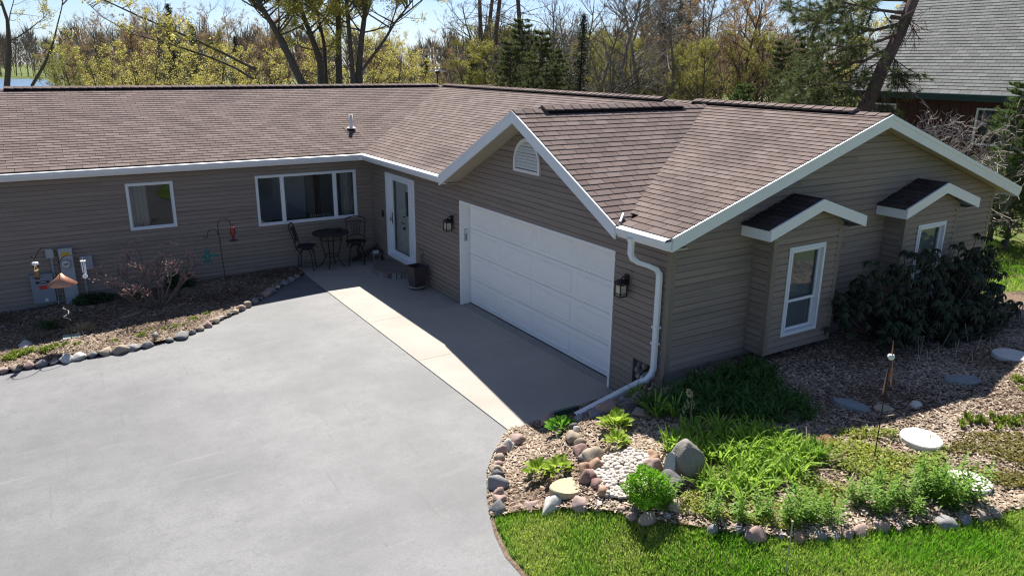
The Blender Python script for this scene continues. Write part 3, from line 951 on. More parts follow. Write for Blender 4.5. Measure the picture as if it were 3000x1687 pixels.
for i, b in enumerate(bays):
    n = len(bay_tabs) // 2
    part = bay_tabs[i * n:(i + 1) * n]
    rest = MB()
    for (O, U, V, Nn, cl, full, v0, v1, a, vb, C, lo, hi, tw) in part:
        top, bot = tab_verts(cl, O, U, V, Nn, v0, v1, lo, hi)
        k = len(cl)
        mm = MB(); mm.add(top + bot, [tuple(range(k))] + [((j + 1) % k, j, k + j, k + (j + 1) % k) for j in range(k)])
        mm.build('bay_shingle', SH_DARK, b)

# siding planks: the 300 that show largest are objects
def plank_key(p):
    vs = p[1]
    c = (vs[0] + vs[-3]) / 2
    e1, e2 = vs[1] - vs[0], vs[-4] - vs[0]
    nn = e1.cross(e2)
    if nn.length < 1e-9: return 0
    return proj_size(c, nn.normalized(), nn.length)
planks.sort(key=plank_key, reverse=True)
for (w, vs, fs) in planks[:300]:
    m = MB(); m.add(vs, fs); m.build('siding_plank', SIDING, w)
rest = MB()
for (w, vs, fs) in planks[300:]: rest.add(vs, fs)
if rest.v:
    o = rest.build('siding_remainder', SIDING, house); o['kind'] = 'stuff'

# ---- arched gable vent
def arch(y0, y1, z0, z1, n=14):
    yc = 0.5 * (y0 + y1); hw = 0.5 * abs(y1 - y0); zs = z0 + (z1 - z0 - hw)
    pts = [(yc + hw, z0), (yc + hw, z0 + 0.14)]
    for i in range(1, n): 
        a = math.pi * i / n
        pts.append((yc + hw * math.cos(a), z0 + 0.14 + (z1 - z0 - 0.14) * math.sin(a)))
    pts += [(yc - hw, z0 + 0.14), (yc - hw, z0)]
    return pts
m = MB()
oa = arch(-7.92, -7.07, 3.14, 3.74); ia = arch(-7.86, -7.13, 3.19, 3.68)
k = len(oa)
vs = [(-0.018, y, z) for y, z in oa] + [(-0.05, y, z) for y, z in oa] + [(-0.05, y, z) for y, z in ia] + [(-0.015, y, z) for y, z in ia]
fs = []
for i in range(k):
    j = (i + 1) % k
    for a in range(3): fs.append((a * k + i, a * k + j, (a + 1) * k + j, (a + 1) * k + i))
m.add(vs, fs)
gv = m.build('gable_vent', mat('vent_offwhite', (0.72, 0.70, 0.66), 0.5), house)
m = MB(); m.add([(-0.016, y, z) for y, z in ia], [tuple(range(k))]); m.build('vent_screen', mat('vent_screen_grey', (0.35, 0.36, 0.38), 0.8), gv)
for i in range(8):
    z = 3.215 + i * 0.056
    t = max(0.0, (z - 3.28)) / 0.40
    hw = 0.365 * math.sqrt(max(0.02, 1 - min(1, t) ** 2)) - 0.005
    m = MB(); m.prism([(-0.045, -7.495 - hw, z), (-0.020, -7.495 - hw, z + 0.04), (-0.017, -7.495 - hw, z + 0.036), (-0.04, -7.495 - hw, z - 0.004)], (0, 2 * hw, 0)); m.build('vent_slat', MATS['vent_offwhite'], gv)

# ---- roof vent pipe
vp = Vector((-0.11, 1.02, 3.23))
t = empty('vent_pipe', vp, 'white plastic vent pipe in dark flashing boot on the roof slope', 'vent pipe')
m = MB(); m.lathe([(0.05, -0.12), (0.05, 0.42), (0.04, 0.42), (0.04, 0.2)], (0, 0, 0), 14); m.build('pipe', mat('pvc_white', (0.7, 0.68, 0.62), 0.5), t, True)
m = MB(); m.lathe([(0.10, -0.06), (0.075, 0.0), (0.06, 0.07), (0.052, 0.08)], (0, 0, 0), 14); m.build('boot', BLACKPL, t, True)
m = MB(); m.lathe([(0.115, 0.055), (0.12, 0.075), (0.055, 0.10)], (0, 0, 0), 14); m.build('collar', WHITE, t)
m = MB()
pl = [Vector((sx * 0.16, sy * 0.2, sy * 0.2 * SL + 0.02)) for sx, sy in ((-1, -1), (1, -1), (1, 1), (-1, 1))]
m.prism(pl, (0, 0, 0.006)); m.build('flashing', SH_OBJ, t)

# ================================================================== GROUND
def sheet(name, poly, zf, step, mt, kind='structure', parent=None, drop=None):
    """polygon (x,y) triangulated with interior points, heights from zf"""
    bx = [p[0] for p in poly]; by = [p[1] for p in poly]
    pts = []
    n = len(poly)
    dense = []
    for i in range(n):
        a, b = poly[i], poly[(i + 1) % n]
        L = math.hypot(b[0] - a[0], b[1] - a[1]); k = max(1, int(L / step))
        for j in range(k): dense.append((a[0] + (b[0] - a[0]) * j / k, a[1] + (b[1] - a[1]) * j / k))
    nb = len(dense)
    def inside(x, y):
        c = False
        for i in range(nb):
            x1, y1 = dense[i]; x2, y2 = dense[i - 1]
            if (y1 > y) != (y2 > y) and x < (x2 - x1) * (y - y1) / (y2 - y1) + x1: c = not c
        return c
    inner = []
    x = min(bx) + step / 2
    while x < max(bx):
        y = min(by) + step / 2
        while y < max(by):
            q = (x + rnd.uniform(-.2, .2) * step, y + rnd.uniform(-.2, .2) * step)
            if inside(*q) and min((q[0] - a) ** 2 + (q[1] - b) ** 2 for a, b in dense) > (0.4 * step) ** 2: inner.append(q)
            y += step
        x += step
    vv = [Vector(p) for p in dense + inner]
    r = delaunay_2d_cdt(vv, [(i, (i + 1) % nb) for i in range(nb)], [list(range(nb))], 1, 1e-6)
    verts = [(p.x, p.y, zf(p.x, p.y)) for p in r[0]]
    m = MB(); m.add(verts, [tuple(f) for f in r[2]])
    if drop:
        nv = len(m.v)
        ring_ = [(p[0], p[1], zf(*p)) for p in dense]
        low = [(p[0], p[1], zf(*p) - drop) for p in dense]
        m.add(ring_ + low, [((i + 1) % nb, i, nb + i, nb + (i + 1) % nb) for i in range(nb)])
    o = m.build(name, mt, parent, smooth=False)
    if kind: o['kind'] = kind
    return o

def in_poly(poly, X, Y):
    c = np.zeros(X.shape, bool)
    n = len(poly)
    for i in range(n):
        x1, y1 = poly[i]; x2, y2 = poly[i - 1]
        if y1 == y2: continue
        k = ((y1 > Y) != (y2 > Y)) & (X < (x2 - x1) * (Y - y1) / (y2 - y1) + x1)
        c ^= k
    return c
def G_np(X, Y):
    return np.array([G(float(a), float(b)) for a, b in zip(X, Y)])

# asphalt: faded grey with soft darker and lighter clouds, cracks and scuffs
m, N, Lk, b = node_mat('asphalt_faded')
tc = N.new('ShaderNodeTexCoord').outputs['Object']
def noise_node(scale, detail=5, rough=0.6, vec=None):
    n = N.new('ShaderNodeTexNoise'); n.inputs['Scale'].default_value = scale; n.inputs['Detail'].default_value = detail; n.inputs['Roughness'].default_value = rough
    Lk.new(vec or tc, n.inputs['Vector']); return n.outputs[0]
def mrange(v, a, b_, c, d):
    n = N.new('ShaderNodeMapRange'); n.inputs[1].default_value = a; n.inputs[2].default_value = b_; n.inputs[3].default_value = c; n.inputs[4].default_value = d
    Lk.new(v, n.inputs[0]); return n.outputs[0]
def cmix(fac, a, c2):
    x = N.new('ShaderNodeMix'); x.data_type = 'RGBA'
    Lk.new(fac, x.inputs[0])
    for s_, v in ((6, a), (7, c2)):
        if isinstance(v, tuple): x.inputs[s_].default_value = (*v, 1)
        else: Lk.new(v, x.inputs[s_])
    return x.outputs[2]
c = cmix(mrange(noise_node(0.5, 5, 0.6), 0.36, 0.62, 0, 1), (0.112, 0.114, 0.121), (0.169, 0.171, 0.177))
c = cmix(mrange(noise_node(3.2, 8, 0.8), 0.46, 0.66, 0, 0.6), c, (0.101, 0.104, 0.110))
mp = N.new('ShaderNodeMapping'); mp.inputs['Scale'].default_value = (0.5, 3.0, 1); mp.inputs['Rotation'].default_value = (0, 0, 0.35); Lk.new(tc, mp.inputs[0])
c = cmix(mrange(noise_node(1.1, 4, 0.6, mp.outputs[0]), 0.58, 0.78, 0, 0.45), c, (0.186, 0.188, 0.184))
c = cmix(mrange(noise_node(38, 4, 0.7), 0.40, 0.62, 0, 0.36), c, (0.078, 0.081, 0.085))
mp2 = N.new('ShaderNodeMapping'); mp2.inputs['Scale'].default_value = (9.0, 0.35, 1); mp2.inputs['Rotation'].default_value = (0, 0, -0.5); Lk.new(tc, mp2.inputs[0])
c = cmix(mrange(noise_node(1.6, 2, 0.4, mp2.outputs[0]), 0.71, 0.735, 0, 0.35), c, (0.086, 0.087, 0.090))
mp3 = N.new('ShaderNodeMapping'); mp3.inputs['Scale'].default_value = (0.4, 8.0, 1); mp3.inputs['Rotation'].default_value = (0, 0, 0.25); Lk.new(tc, mp3.inputs[0])
c = cmix(mrange(noise_node(1.3, 2, 0.4, mp3.outputs[0]), 0.70, 0.74, 0, 0.4), c, (0.194, 0.194, 0.194))
c = cmix(mrange(noise_node(9, 5, 0.75), 0.60, 0.74, 0, 0.5), c, (0.176, 0.177, 0.176))
c = cmix(mrange(noise_node(5.3, 3, 0.6), 0.70, 0.76, 0, 0.6), c, (0.076, 0.076, 0.080))
Lk.new(c, b.inputs['Base Color']); b.inputs['Roughness'].default_value = 0.68; b.inputs['Specular IOR Level'].default_value = 0.38
bp = N.new('ShaderNodeBump'); bp.inputs['Strength'].default_value = 0.35; bp.inputs['Distance'].default_value = 0.006
Lk.new(noise_node(140, 3), bp.inputs['Height']); Lk.new(bp.outputs[0], b.inputs['Normal'])
ASPH = m

# concrete
m, N, Lk, b = node_mat('concrete_broom')
tc = N.new('ShaderNodeTexCoord').outputs['Object']
c = cmix(mrange(noise_node(0.8, 5), 0.35, 0.65, 0, 1), (0.308, 0.283, 0.249), (0.363, 0.339, 0.303))
c = cmix(mrange(noise_node(4, 6, 0.7), 0.55, 0.75, 0, 0.4), c, (0.276, 0.255, 0.224))
c = cmix(mrange(noise_node(150, 2), 0.4, 0.7, 0, 0.25), c, (0.258, 0.241, 0.218))
Lk.new(c, b.inputs['Base Color']); b.inputs['Roughness'].default_value = 0.9
CONC = m

# grass ground and mulch ground
m, N, Lk, b = node_mat('lawn_soil')
tc = N.new('ShaderNodeTexCoord').outputs['Object']
c = cmix(mrange(noise_node(1.3, 5), 0.35, 0.65, 0, 1), (0.07, 0.13, 0.025), (0.17, 0.17, 0.06))
c = cmix(mrange(noise_node(30, 4), 0.4, 0.7, 0, 0.7), c, (0.045, 0.06, 0.018))
Lk.new(c, b.inputs['Base Color']); b.inputs['Roughness'].default_value = 0.95; b.inputs['Specular IOR Level'].default_value = 0.1
LAWN = m
m, N, Lk, b = node_mat('mulch_soil')
tc = N.new('ShaderNodeTexCoord').outputs['Object']
c = cmix(mrange(noise_node(25, 5, 0.7), 0.35, 0.65, 0, 1), (0.085, 0.055, 0.038), (0.22, 0.165, 0.125))
Lk.new(c, b.inputs['Base Color']); b.inputs['Roughness'].default_value = 0.95; b.inputs['Specular IOR Level'].default_value = 0.1
MULCHSOIL = m

# big ground sheet
def Gfar(x, y):
    base = max(0.035 * (x + 2.2), -0.5) if x < -2.2 else 0.0
    near = base + (rise(x, y) if (y < -10.9 or x > 8.4) else 0.0)
    d = math.hypot(x, y)
    far = 0.0
    if y > 9: far -= 1.6 * ss(9, 70, y)
    if x > 12: far += 0.4 * ss(12, 20, x)
    if x < -1.5 and y < 1: return near - 0.05 - (0.05 * ss(0.1, -0.5, x - float(np.interp(-y, EDGE_Y, EDGE_X))) if y < -9.5 else 0.05)
    return near * (1 - ss(20, 45, d)) + far - 0.05
def axis(lo, hi, near0, near1, st):
    a = list(np.arange(near0, near1 + 1e-6, st))
    k = st
    while a[-1] < hi: k *= 1.35; a.append(a[-1] + k)
    k = st
    while a[0] > lo: k *= 1.35; a.insert(0, a[0] - k)
    return a
ax_, ay_ = axis(-900, 900, -14, 14, 0.3), axis(-500, 1100, -20, -9, 0.3)
vs = [(x, y, Gfar(x, y)) for y in ay_ for x in ax_]
nx = len(ax_)
fs = [(j * nx + i, j * nx + i + 1, (j + 1) * nx + i + 1, (j + 1) * nx + i) for j in range(len(ay_) - 1) for i in range(nx - 1)]
m = MB(); m.add(vs, fs); o = m.build('ground', LAWN); o['kind'] = 'structure'

# driveway
drive_edge = [(-2.185, -10.43), (-2.62, -10.79), (-2.98, -11.2), (-3.24, -11.66), (-3.44, -12.1), (-3.56, -12.4), (-3.66, -12.8), (-3.68, -13.3), (-3.55, -14.2), (-3.2, -15.6), (-2.7, -17.5), (-2.0, -21), (-2.0, -32)]
left_edge = [(-16, -4.6), (-12, -4.35), (-9.5, -4.1), (-8.3, -3.86), (-7.4, -3.9), (-6.6, -3.95), (-6.0, -3.93), (-5.5, -3.84), (-5.1, -3.6), (-4.65, -3.25), (-4.2, -2.92), (-3.75, -2.5), (-3.3, -2.0), (-2.8, -1.5), (-2.40, -1.12), (-2.19, -0.95)]
sheet('driveway', [(x, y + .14) for x, y in left_edge] + drive_edge + [(-26, -32), (-26, -4.6)], lambda x, y: G(min(x, -2.2), -5) - 0.012, 0.9, ASPH)

# concrete slab, in panels with joints
patio = empty('patio', (-1.1, -5, 0), kind='structure')
patio.location = (0, 0, 0)
ys = [0.0, -2.55, -5.06, -7.40, -10.43]
for a, b_ in zip(ys[:-1], ys[1:]):
    m = MB()
    m.box((-2.18, b_ + 0.004, -0.14), (-0.004, a - 0.004, 0.0))
    bm_o = m.build('concrete_panel', CONC, patio)
m = MB(); m.box((0.002, -9.99, -0.1), (0.6, -4.96, 0.012)); m.build('garage_sill', CONC, patio)
m = MB(); m.box((-2.19, -10.43, -0.1), (-0.0, -0.0, -0.012)); m.build('joint_fill', mat('joint_dark', (0.05, 0.047, 0.043), 0.95), patio)

# mulch beds
bedL = left_edge[:-1] + [(-2.19, -0.9), (-2.19, 0.0), (-16, 0.0)]
bedL_poly = [(-16, -0.0)] + [(x, y + 0.06) for x, y in left_edge] + [(-2.19, 0.0)]
def GL(x, y): return G(x, -1) + 0.015 + 0.035 * noise.noise(Vector((x * 1.1, y * 1.1, 3))) + 0.05 * ss(0.0, 0.6, min(-y, 1) )* 0.3
sheet('mulch_bed', bedL_poly, GL, 0.35, MULCHSOIL)
lawn_edge = [(-3.44, -12.10), (-3.11, -12.21), (-2.82, -12.53), (-2.64, -12.84), (-2.43, -13.22), (-2.28, -13.54), (-2.08, -13.86), (-1.88, -14.21), (-1.61, -14.49), (-1.31, -14.76), (-0.92, -14.93), (-0.50, -15.09), (0.02, -15.37), (0.50, -15.58), (1.19, -15.71), (2.31, -15.94), (3.88, -15.91), (5.71, -15.45), (7.44, -14.50)]
bedR_poly = lawn_edge + [(9.9, -12.6), (9.4, -11.6), (8.4, -11.18), (0.02, -11.18), (0.02, -10.44), (-2.185, -10.44), (-2.6, -10.8), (-2.96, -11.2), (-3.22, -11.66)]
def GR(x, y): return G(x, y) + 0.01 + 0.03 * noise.noise(Vector((x * 1.3, y * 1.3, 9)))
sheet('garden_bed', bedR_poly, GR, 0.3, MULCHSOIL)

# wood chips
CHIP = mat('wood_chip', (0.13, 0.085, 0.056), 0.9, col2=(0.55, 0.45, 0.355), var='tone', spec=0.15)
CHIP_SHADE = mat('wood_chip_shade_tint', (0.085, 0.056, 0.038), 0.9, col2=(0.43, 0.34, 0.26), var='tone', spec=0.15)  # same chips for the wing bed, deeper shade painted in as darker colour
def chips(name, poly, zf, n, seed, size=(0.012, 0.036), excl=None, tone_shift=0.0, mt=None):
    g = np.random.default_rng(seed)
    xs = [p[0] for p in poly]; ys_ = [p[1] for p in poly]
    X = g.uniform(min(xs), max(xs), n * 3); Y = g.uniform(min(ys_), max(ys_), n * 3)
    k = in_poly(poly, X, Y)
    if excl is not None: k &= ~excl(X, Y)
    X, Y = X[k][:n], Y[k][:n]
    n = len(X)
    Z = np.array([zf(float(a), float(b_)) for a, b_ in zip(X, Y)]) + g.uniform(0.004, 0.022, n)
    th = g.uniform(0, 2 * np.pi, n); L = g.uniform(*size, n); Wd = L * g.uniform(0.25, 0.5, n)
    ti, tj = g.normal(0, 0.22, n), g.normal(0, 0.22, n)
    a = np.stack([np.cos(th) * L, np.sin(th) * L, ti * L], 1); b_ = np.stack([-np.sin(th) * Wd, np.cos(th) * Wd, tj * Wd], 1)
    P = np.stack([X, Y, Z], 1)
    v = np.stack([P - a - b_, P + a - b_ * 0.7, P + a * 0.9 + b_, P - a * 0.95 + b_ * 0.8], 1).reshape(-1, 3)
    tone = np.clip(g.beta(1.5, 2.0, n) + tone_shift + 0.25 * np.sin(X * 2.1 + 1) * np.sin(Y * 2.7), 0, 1)
    o = link(name, np_mesh(name, v, np.arange(4 * n).reshape(n, 4), tone), mt or CHIP)
    o['kind'] = 'stuff'
    return prop(o, 'loose wood chip mulch lying over the planting bed soil', 'mulch', kind='stuff')
visL = [p for p in bedL_poly if p[0] > -9.6]
visL = [(-9.6, 0.0), (-9.6, -4.15)] + [(x, y + 0.06) for x, y in left_edge if x > -9.5] + [(-2.19, 0.0)]
pebble_poly = [(-2.25, -12.42), (-1.99, -12.36), (-1.69, -12.46), (-1.57, -12.69), (-1.71, -12.95), (-1.93, -13.07), (-2.11, -13.22), (-2.32, -13.08), (-2.41, -12.89)]
chips('mulch', visL, GL, 34000, 1, mt=CHIP_SHADE)
chips('mulch', [p for p in bedR_poly if p[0] < 9.0] , GR, 80000, 2, excl=lambda X, Y: in_poly(pebble_poly, X, Y) | (Y > -11.18) & (X > 0))

# white pebbles
ROCKM = {}
def rock_mat(name, c1, c2, speck):
    ROCKM[name] = mat('rock_' + name, c1, 0.85, col2=c2, var='obj', nscale=14, namt=0.55, ncol=speck, bump=0.4, bscale=18)
rock_mat('grey', (0.20, 0.20, 0.205), (0.30, 0.29, 0.28), (0.11, 0.11, 0.115))
rock_mat('dark', (0.09, 0.09, 0.095), (0.13, 0.125, 0.125), (0.05, 0.05, 0.055))
rock_mat('white', (0.52, 0.50, 0.46), (0.62, 0.60, 0.56), (0.38, 0.37, 0.35))
rock_mat('pink', (0.34, 0.235, 0.20), (0.40, 0.30, 0.26), (0.22, 0.15, 0.14))
rock_mat('tan', (0.33, 0.27, 0.20), (0.40, 0.33, 0.25), (0.22, 0.17, 0.13))
rock_mat('orange', (0.36, 0.22, 0.14), (0.42, 0.28, 0.19), (0.22, 0.12, 0.08))
rock_mat('red', (0.25, 0.155, 0.13), (0.30, 0.19, 0.165), (0.13, 0.07, 0.07))
def rock_mesh(seed, sub=3, rough=0.30, name='rock'):
    bm = bmesh.new()
    bmesh.ops.create_icosphere(bm, subdivisions=sub, radius=1)
    o_ = Vector((seed * 7.3, seed * 3.1, seed * 1.7))
    for v in bm.verts:
        n0 = noise.noise(v.co * 1.1 + o_); n1 = noise.noise(v.co * 2.6 + o_ * 2)
        v.co *= 1 + rough * n0 * 1.5 + rough * 0.45 * n1
        # flattened facets
        for f in range(7):
            d = Vector((math.sin(seed * 1.7 + f * 2.2), math.cos(seed * 2.9 + f * 1.4), math.sin(seed + f * 3.1) * 0.6)).normalized()
            k = v.co.dot(d) - 0.62
            if k > 0: v.co -= d * k * 0.8
    me = bpy.data.meshes.new(name); bm.to_mesh(me); bm.free(); me.shade_smooth()
    return me
ROCKS = [rock_mesh(i + 1) for i in range(14)]
RC = {}
def rock(x, y, z, s, kind, label, group, squash=0.62, seed=None, name='fieldstone', cat='stone'):
    k = rnd.randrange(14)
    key = (k, kind)
    if key not in RC:
        me = ROCKS[k].copy(); me.materials.append(ROCKM[kind]); RC[key] = me
    o = bpy.data.objects.new(name, RC[key]); COL.objects.link(o)
    s *= rnd.choice((rnd.uniform(0.6, 0.85), rnd.uniform(0.85, 1.1), rnd.uniform(1.0, 1.3)))
    if z < 0.9 and name == 'fieldstone' and squash < 0.9: z -= 0.028
    o.location = (x, y, z); e = rnd.uniform(0.88, 1.18)
    o.scale = (s * e, s / e, s * squash * rnd.uniform(0.85, 1.2)); o.rotation_euler = (rnd.uniform(-.2, .2), rnd.uniform(-.2, .2), rnd.uniform(0, 6.28))
    return prop(o, label, cat, group)
words_ = dict(grey='grey', dark='dark grey', white='whitish', pink='pinkish', tan='tan', orange='orange-brown', red='reddish')
# left bed edging
pl = [(-8.9, -3.78), (-8.62, -3.74), (-8.37, -3.70), (-8.18, -3.71), (-7.98, -3.72), (-7.79, -3.74), (-7.6, -3.74), (-7.40, -3.76), (-7.2, -3.76), (-7.0, -3.78), (-6.77, -3.80), (-6.55, -3.84), (-6.33, -3.82), (-6.1, -3.84), (-5.92, -3.70), (-5.69, -3.80), (-5.46, -3.72), (-5.26, -3.60), (-5.08, -3.47), (-4.92, -3.34), (-4.75, -3.18), (-4.60, -3.06), (-4.43, -2.95), (-4.27, -2.84), (-4.12, -2.70), (-3.95, -2.55), (-3.76, -2.38), (-3.6, -2.22), (-3.42, -2.02), (-3.24, -1.82), (-3.05, -1.62), (-2.84, -1.42), (-2.64, -1.22), (-2.44, -1.04)]
lk = ['tan', 'pink', 'pink', 'tan', 'pink', 'grey', 'grey', 'white', 'white', 'grey', 'tan', 'tan', 'grey', 'grey', 'tan', 'grey', 'grey', 'grey', 'tan', 'pink', 'tan', 'white', 'grey', 'tan', 'pink', 'tan', 'grey', 'grey', 'pink', 'grey', 'white', 'grey', 'grey', 'grey']
for i, ((x, y), k) in enumerate(zip(pl, lk)):
    s = rnd.uniform(0.105, 0.135) if 9 < i < 19 else rnd.uniform(0.085, 0.115)
    if i == 14:
        rock(x, y, G(x, -1) + 0.16, 0.12, 'grey', 'grey boulder perched on top of the edging row below the bare shrub', None, 0.85); continue
    rock(x, y - 0.045, G(x, -1) + 0.055, s * 1.15, k, '%s fieldstone in the curved edging of the wing\'s mulch bed' % words_[k], 'edging stones of the wing bed')
for x, y, s in ((-8.36, -2.62, 0.17), (-8.05, -2.55, 0.19)):
    rock(x, y, G(x, -1) + 0.03, s, 'white', 'flat white rock half buried in the mulch behind leafy perennials', 'flat white rocks in the wing bed', 0.35)
for x, y, s in ((-8.5, -1.15, 0.2), (-8.2, -0.8, 0.12)):
    rock(x, y, G(x, -1) + 0.02, s, 'grey', 'flat grey rock lying in shaded mulch beside the wing wall', 'flat grey rocks in the wing bed', 0.3)
# driveway side of the garden bed
er = [(-2.27, -10.80, 'pink', .13), (-2.45, -10.86, 'white', .11), (-2.60, -10.93, 'pink', .12), (-2.70, -11.06, 'tan', .11), (-2.79, -11.18, 'pink', .10), (-2.89, -11.31, 'tan', .115), (-2.97, -11.44, 'dark', .115), (-3.06, -11.60, 'grey', .115), (-3.13, -11.75, 'pink', .11), (-3.20, -11.90, 'pink', .10), (-3.30, -12.04, 'grey', .12)]
for x, y, k, s in er:
    rock(x, y, G(x, y) + 0.05, s, k, '%s stone in the edging between driveway and garden bed' % words_[k], 'edging stones beside the driveway', 0.75)
el = [(-3.11, -12.17, 'pink', .10), (-2.97, -12.28, 'pink', .13), (-2.80, -12.47, 'white', .19), (-2.64, -12.76, 'pink', .16), (-2.55, -12.96, 'grey', .12), (-2.44, -12.94, 'white', .11), (-2.39, -13.08, 'tan', .10), (-2.37, -13.21, 'pink', .09), (-2.38, -13.35, 'pink', .11), (-2.26, -13.53, 'tan', .12), (-2.15, -13.64, 'white', .09), (-1.97, -13.58, 'tan', .14), (-1.94, -13.72, 'tan', .10), (-1.99, -13.91, 'tan', .10), (-1.92, -14.10, 'grey', .13), (-1.78, -14.26, 'grey', .15), (-1.66, -14.43, 'pink', .14), (-1.52, -14.59, 'grey', .12), (-1.34, -14.71, 'orange', .15), (-1.18, -14.79, 'grey', .12), (-1.06, -14.85, 'grey', .1), (-0.90, -14.92, 'pink', .11), (-0.75, -14.95, 'pink', .12), (-0.59, -15.04, 'pink', .16), (-0.39, -15.13, 'pink', .14), (-0.27, -15.17, 'white', .13), (0.02, -15.35, 'grey', .15), (0.22, -15.44, 'grey', .13), (0.42, -15.54, 'tan', .13), (0.61, -15.58, 'tan', .16), (0.85, -15.61, 'tan', .16), (1.11, -15.65, 'tan', .15)]
for x, y, k, s in el:
    rock(x + rnd.uniform(-.04, .04), y + rnd.uniform(-.03, .05), G(x, y) + 0.012, s * .8, k, '%s stone in the edging between lawn and garden bed' % words_[k], 'edging stones beside the lawn', 0.65)
inn = [(-1.73, -11.36, 'dark', .12), (-1.77, -11.50, 'white', .11), (-1.92, -11.64, 'tan', .14), (-1.95, -11.81, 'tan', .10), (-2.06, -11.96, 'red', .11), (-2.13, -12.10, 'grey', .11), (-2.09, -12.25, 'tan', .13)]
for x, y, k, s in inn:
    rock(x, y, G(x, y) + 0.05, s, k, '%s stone in the row from the downspout outlet to the pebbles' % words_[k], 'stones in the row across the bed', 0.75)
inn = [(-2.26, -12.32, 'orange', .14), (-2.15, -12.39, 'orange', .13), (-2.33, -12.48, 'red', .11), (-2.34, -12.66, 'red', .13), (-2.39, -12.83, 'orange', .14)]
for x, y, k, s in inn:
    rock(x, y, G(x, y) + 0.06, s, k, '%s rounded stone bordering the white pebbles' % words_[k], 'stones bordering the pebbles', 0.8)
for x, y, k, s in ((-1.60, -12.78, 'orange', .14), (-1.71, -12.92, 'pink', .13)):
    rock(x, y, G(x, y) + 0.05, s, k, '%s rock tucked behind the leaning pale plaque' % words_[k], 'rocks behind the plaque', 0.8)
rock(-1.84, -13.32, G(-1.84, -13.32) + 0.06, 0.18, 'dark', 'dark grey rock between the bright round shrub and the standing boulder', None, 0.8)
rock(-1.67, -10.69, 0.12, 0.17, 'pink', 'pinkish upright rock at the corner of the concrete slab', None, 0.95)
for x, y, k, s in ((-1.50, -11.22, 'grey', .12), (-1.37, -11.39, 'grey', .13), (-1.19, -11.40, 'pink', .14), (-0.98, -11.32, 'tan', .13), (-0.73, -11.23, 'grey', .12), (-0.50, -11.22, 'tan', .12), (-0.94, -11.56, 'dark', .15), (-0.91, -11.79, 'tan', .14), (-0.30, -11.55, 'pink', .16)):
    rock(x, y, G(x, y) + 0.05, s, k, '%s stone in the shade under the downspout extension' % words_[k], 'stones under the downspout')
# stones in the wall pocket
for i in range(14):
    rr = i // 4; cc = i % 4
    k = rnd.choice(['tan', 'grey', 'pink', 'white', 'dark'])
    rock(0.035, -CUT[0] - 0.06 - cc * 0.11 - (rr % 2) * 0.04, CUT[2] + 0.06 + rr * 0.105, 0.062, k, '%s cobble in the square pocket in the siding by the downspout' % words_[k], 'cobbles in the wall pocket', 0.95)

g = np.random.default_rng(5)
n = 620
X = g.uniform(min(p[0] for p in pebble_poly), max(p[0] for p in pebble_poly), n * 3); Y = g.uniform(min(p[1] for p in pebble_poly), max(p[1] for p in pebble_poly), n * 3)
k = in_poly(pebble_poly, X, Y); X, Y = X[k][:n], Y[k][:n]
bm = bmesh.new(); bmesh.ops.create_icosphere(bm, subdivisions=1, radius=1)
bv = np.array([v.co[:] for v in bm.verts]); bf = np.array([[v.index for v in f.verts] for f in bm.faces]); bm.free()
V_, F_, T_ = [], [], []
for i, (x, y) in enumerate(zip(X, Y)):
    s = g.uniform(0.022, 0.04)
    a = g.uniform(0, 6.28); c_, s_ = math.cos(a), math.sin(a)
    v = bv * (1 + g.normal(0, 0.06, (len(bv), 1))) * [s * 1.25, s, s * 0.7]
    v = np.stack([v[:, 0] * c_ - v[:, 1] * s_, v[:, 0] * s_ + v[:, 1] * c_, v[:, 2]], 1) + [x, y, GR(float(x), float(y)) + 0.02 + g.uniform(0, 0.018)]
    F_.append(bf + len(bv) * i); V_.append(v); T_.append(np.full(len(bf), g.random()))
me = np_mesh('pebbles', np.concatenate(V_), np.concatenate(F_), np.concatenate(T_)); me.shade_smooth()
o = link('pebbles', me, mat('pebble_white', (0.40, 0.345, 0.29), 0.8, col2=(0.58, 0.53, 0.47), var='tone'))
prop(o, 'patch of white landscaping pebbles beside the leaning plaque', 'pebbles', kind='stuff')

# standing boulder with a pale plaque leaning on it
me = rock_mesh(21, 4, 0.10, 'boulder')
for v in me.vertices:
    z = v.co.z
    if z > 0.5: v.co.z = 0.5 + (z - 0.5) * 0.45
    if v.co.z + 0.55 * v.co.x > 0.72: v.co.z -= 0.6 * (v.co.z + 0.55 * v.co.x - 0.72)
    w = 1.0 - 0.10 * max(0, z)
    v.co.x *= w; v.co.y *= w
o = link('boulder', me, mat('boulder_grey', (0.25, 0.225, 0.20), 0.9, nscale=5, namt=0.35, ncol=(0.12, 0.105, 0.095), bump=0.5, bscale=6))
o.location = (-1.49, -13.18, G(-1.49, -13.18) + 0.20); o.scale = (0.225, 0.20, 0.33); o.rotation_euler = (0.05, 0.05, R(-32))
prop(o, 'large grey boulder standing upright among the green perennials', 'boulder')
def plaque(name, pts, th, M_, mt, label, cat):
    m = MB(); m.prism([Vector((a, 0, b_)) for a, b_ in pts], (0, th, 0)); o = m.build(name, mt); o.matrix_basis = M_; return prop(o, label, cat)
ov = [(0.065 * math.cos(a), 0.17 * math.sin(a)) for a in np.linspace(0, 2 * math.pi, 18)[:-1]]
plaque('garden_plaque', ov, 0.03, Matrix.Translation((-1.71, -13.16, G(-1.69, -13.13) + 0.15)) @ Matrix.Rotation(R(-62), 4, 'Z') @ Matrix.Rotation(R(-22), 4, 'X'), mat('plaque_pale', (0.50, 0.50, 0.48), 0.8, nscale=9, namt=0.5, ncol=(0.25, 0.25, 0.26)), 'pale oval plaque leaning against the standing boulder', 'plaque')
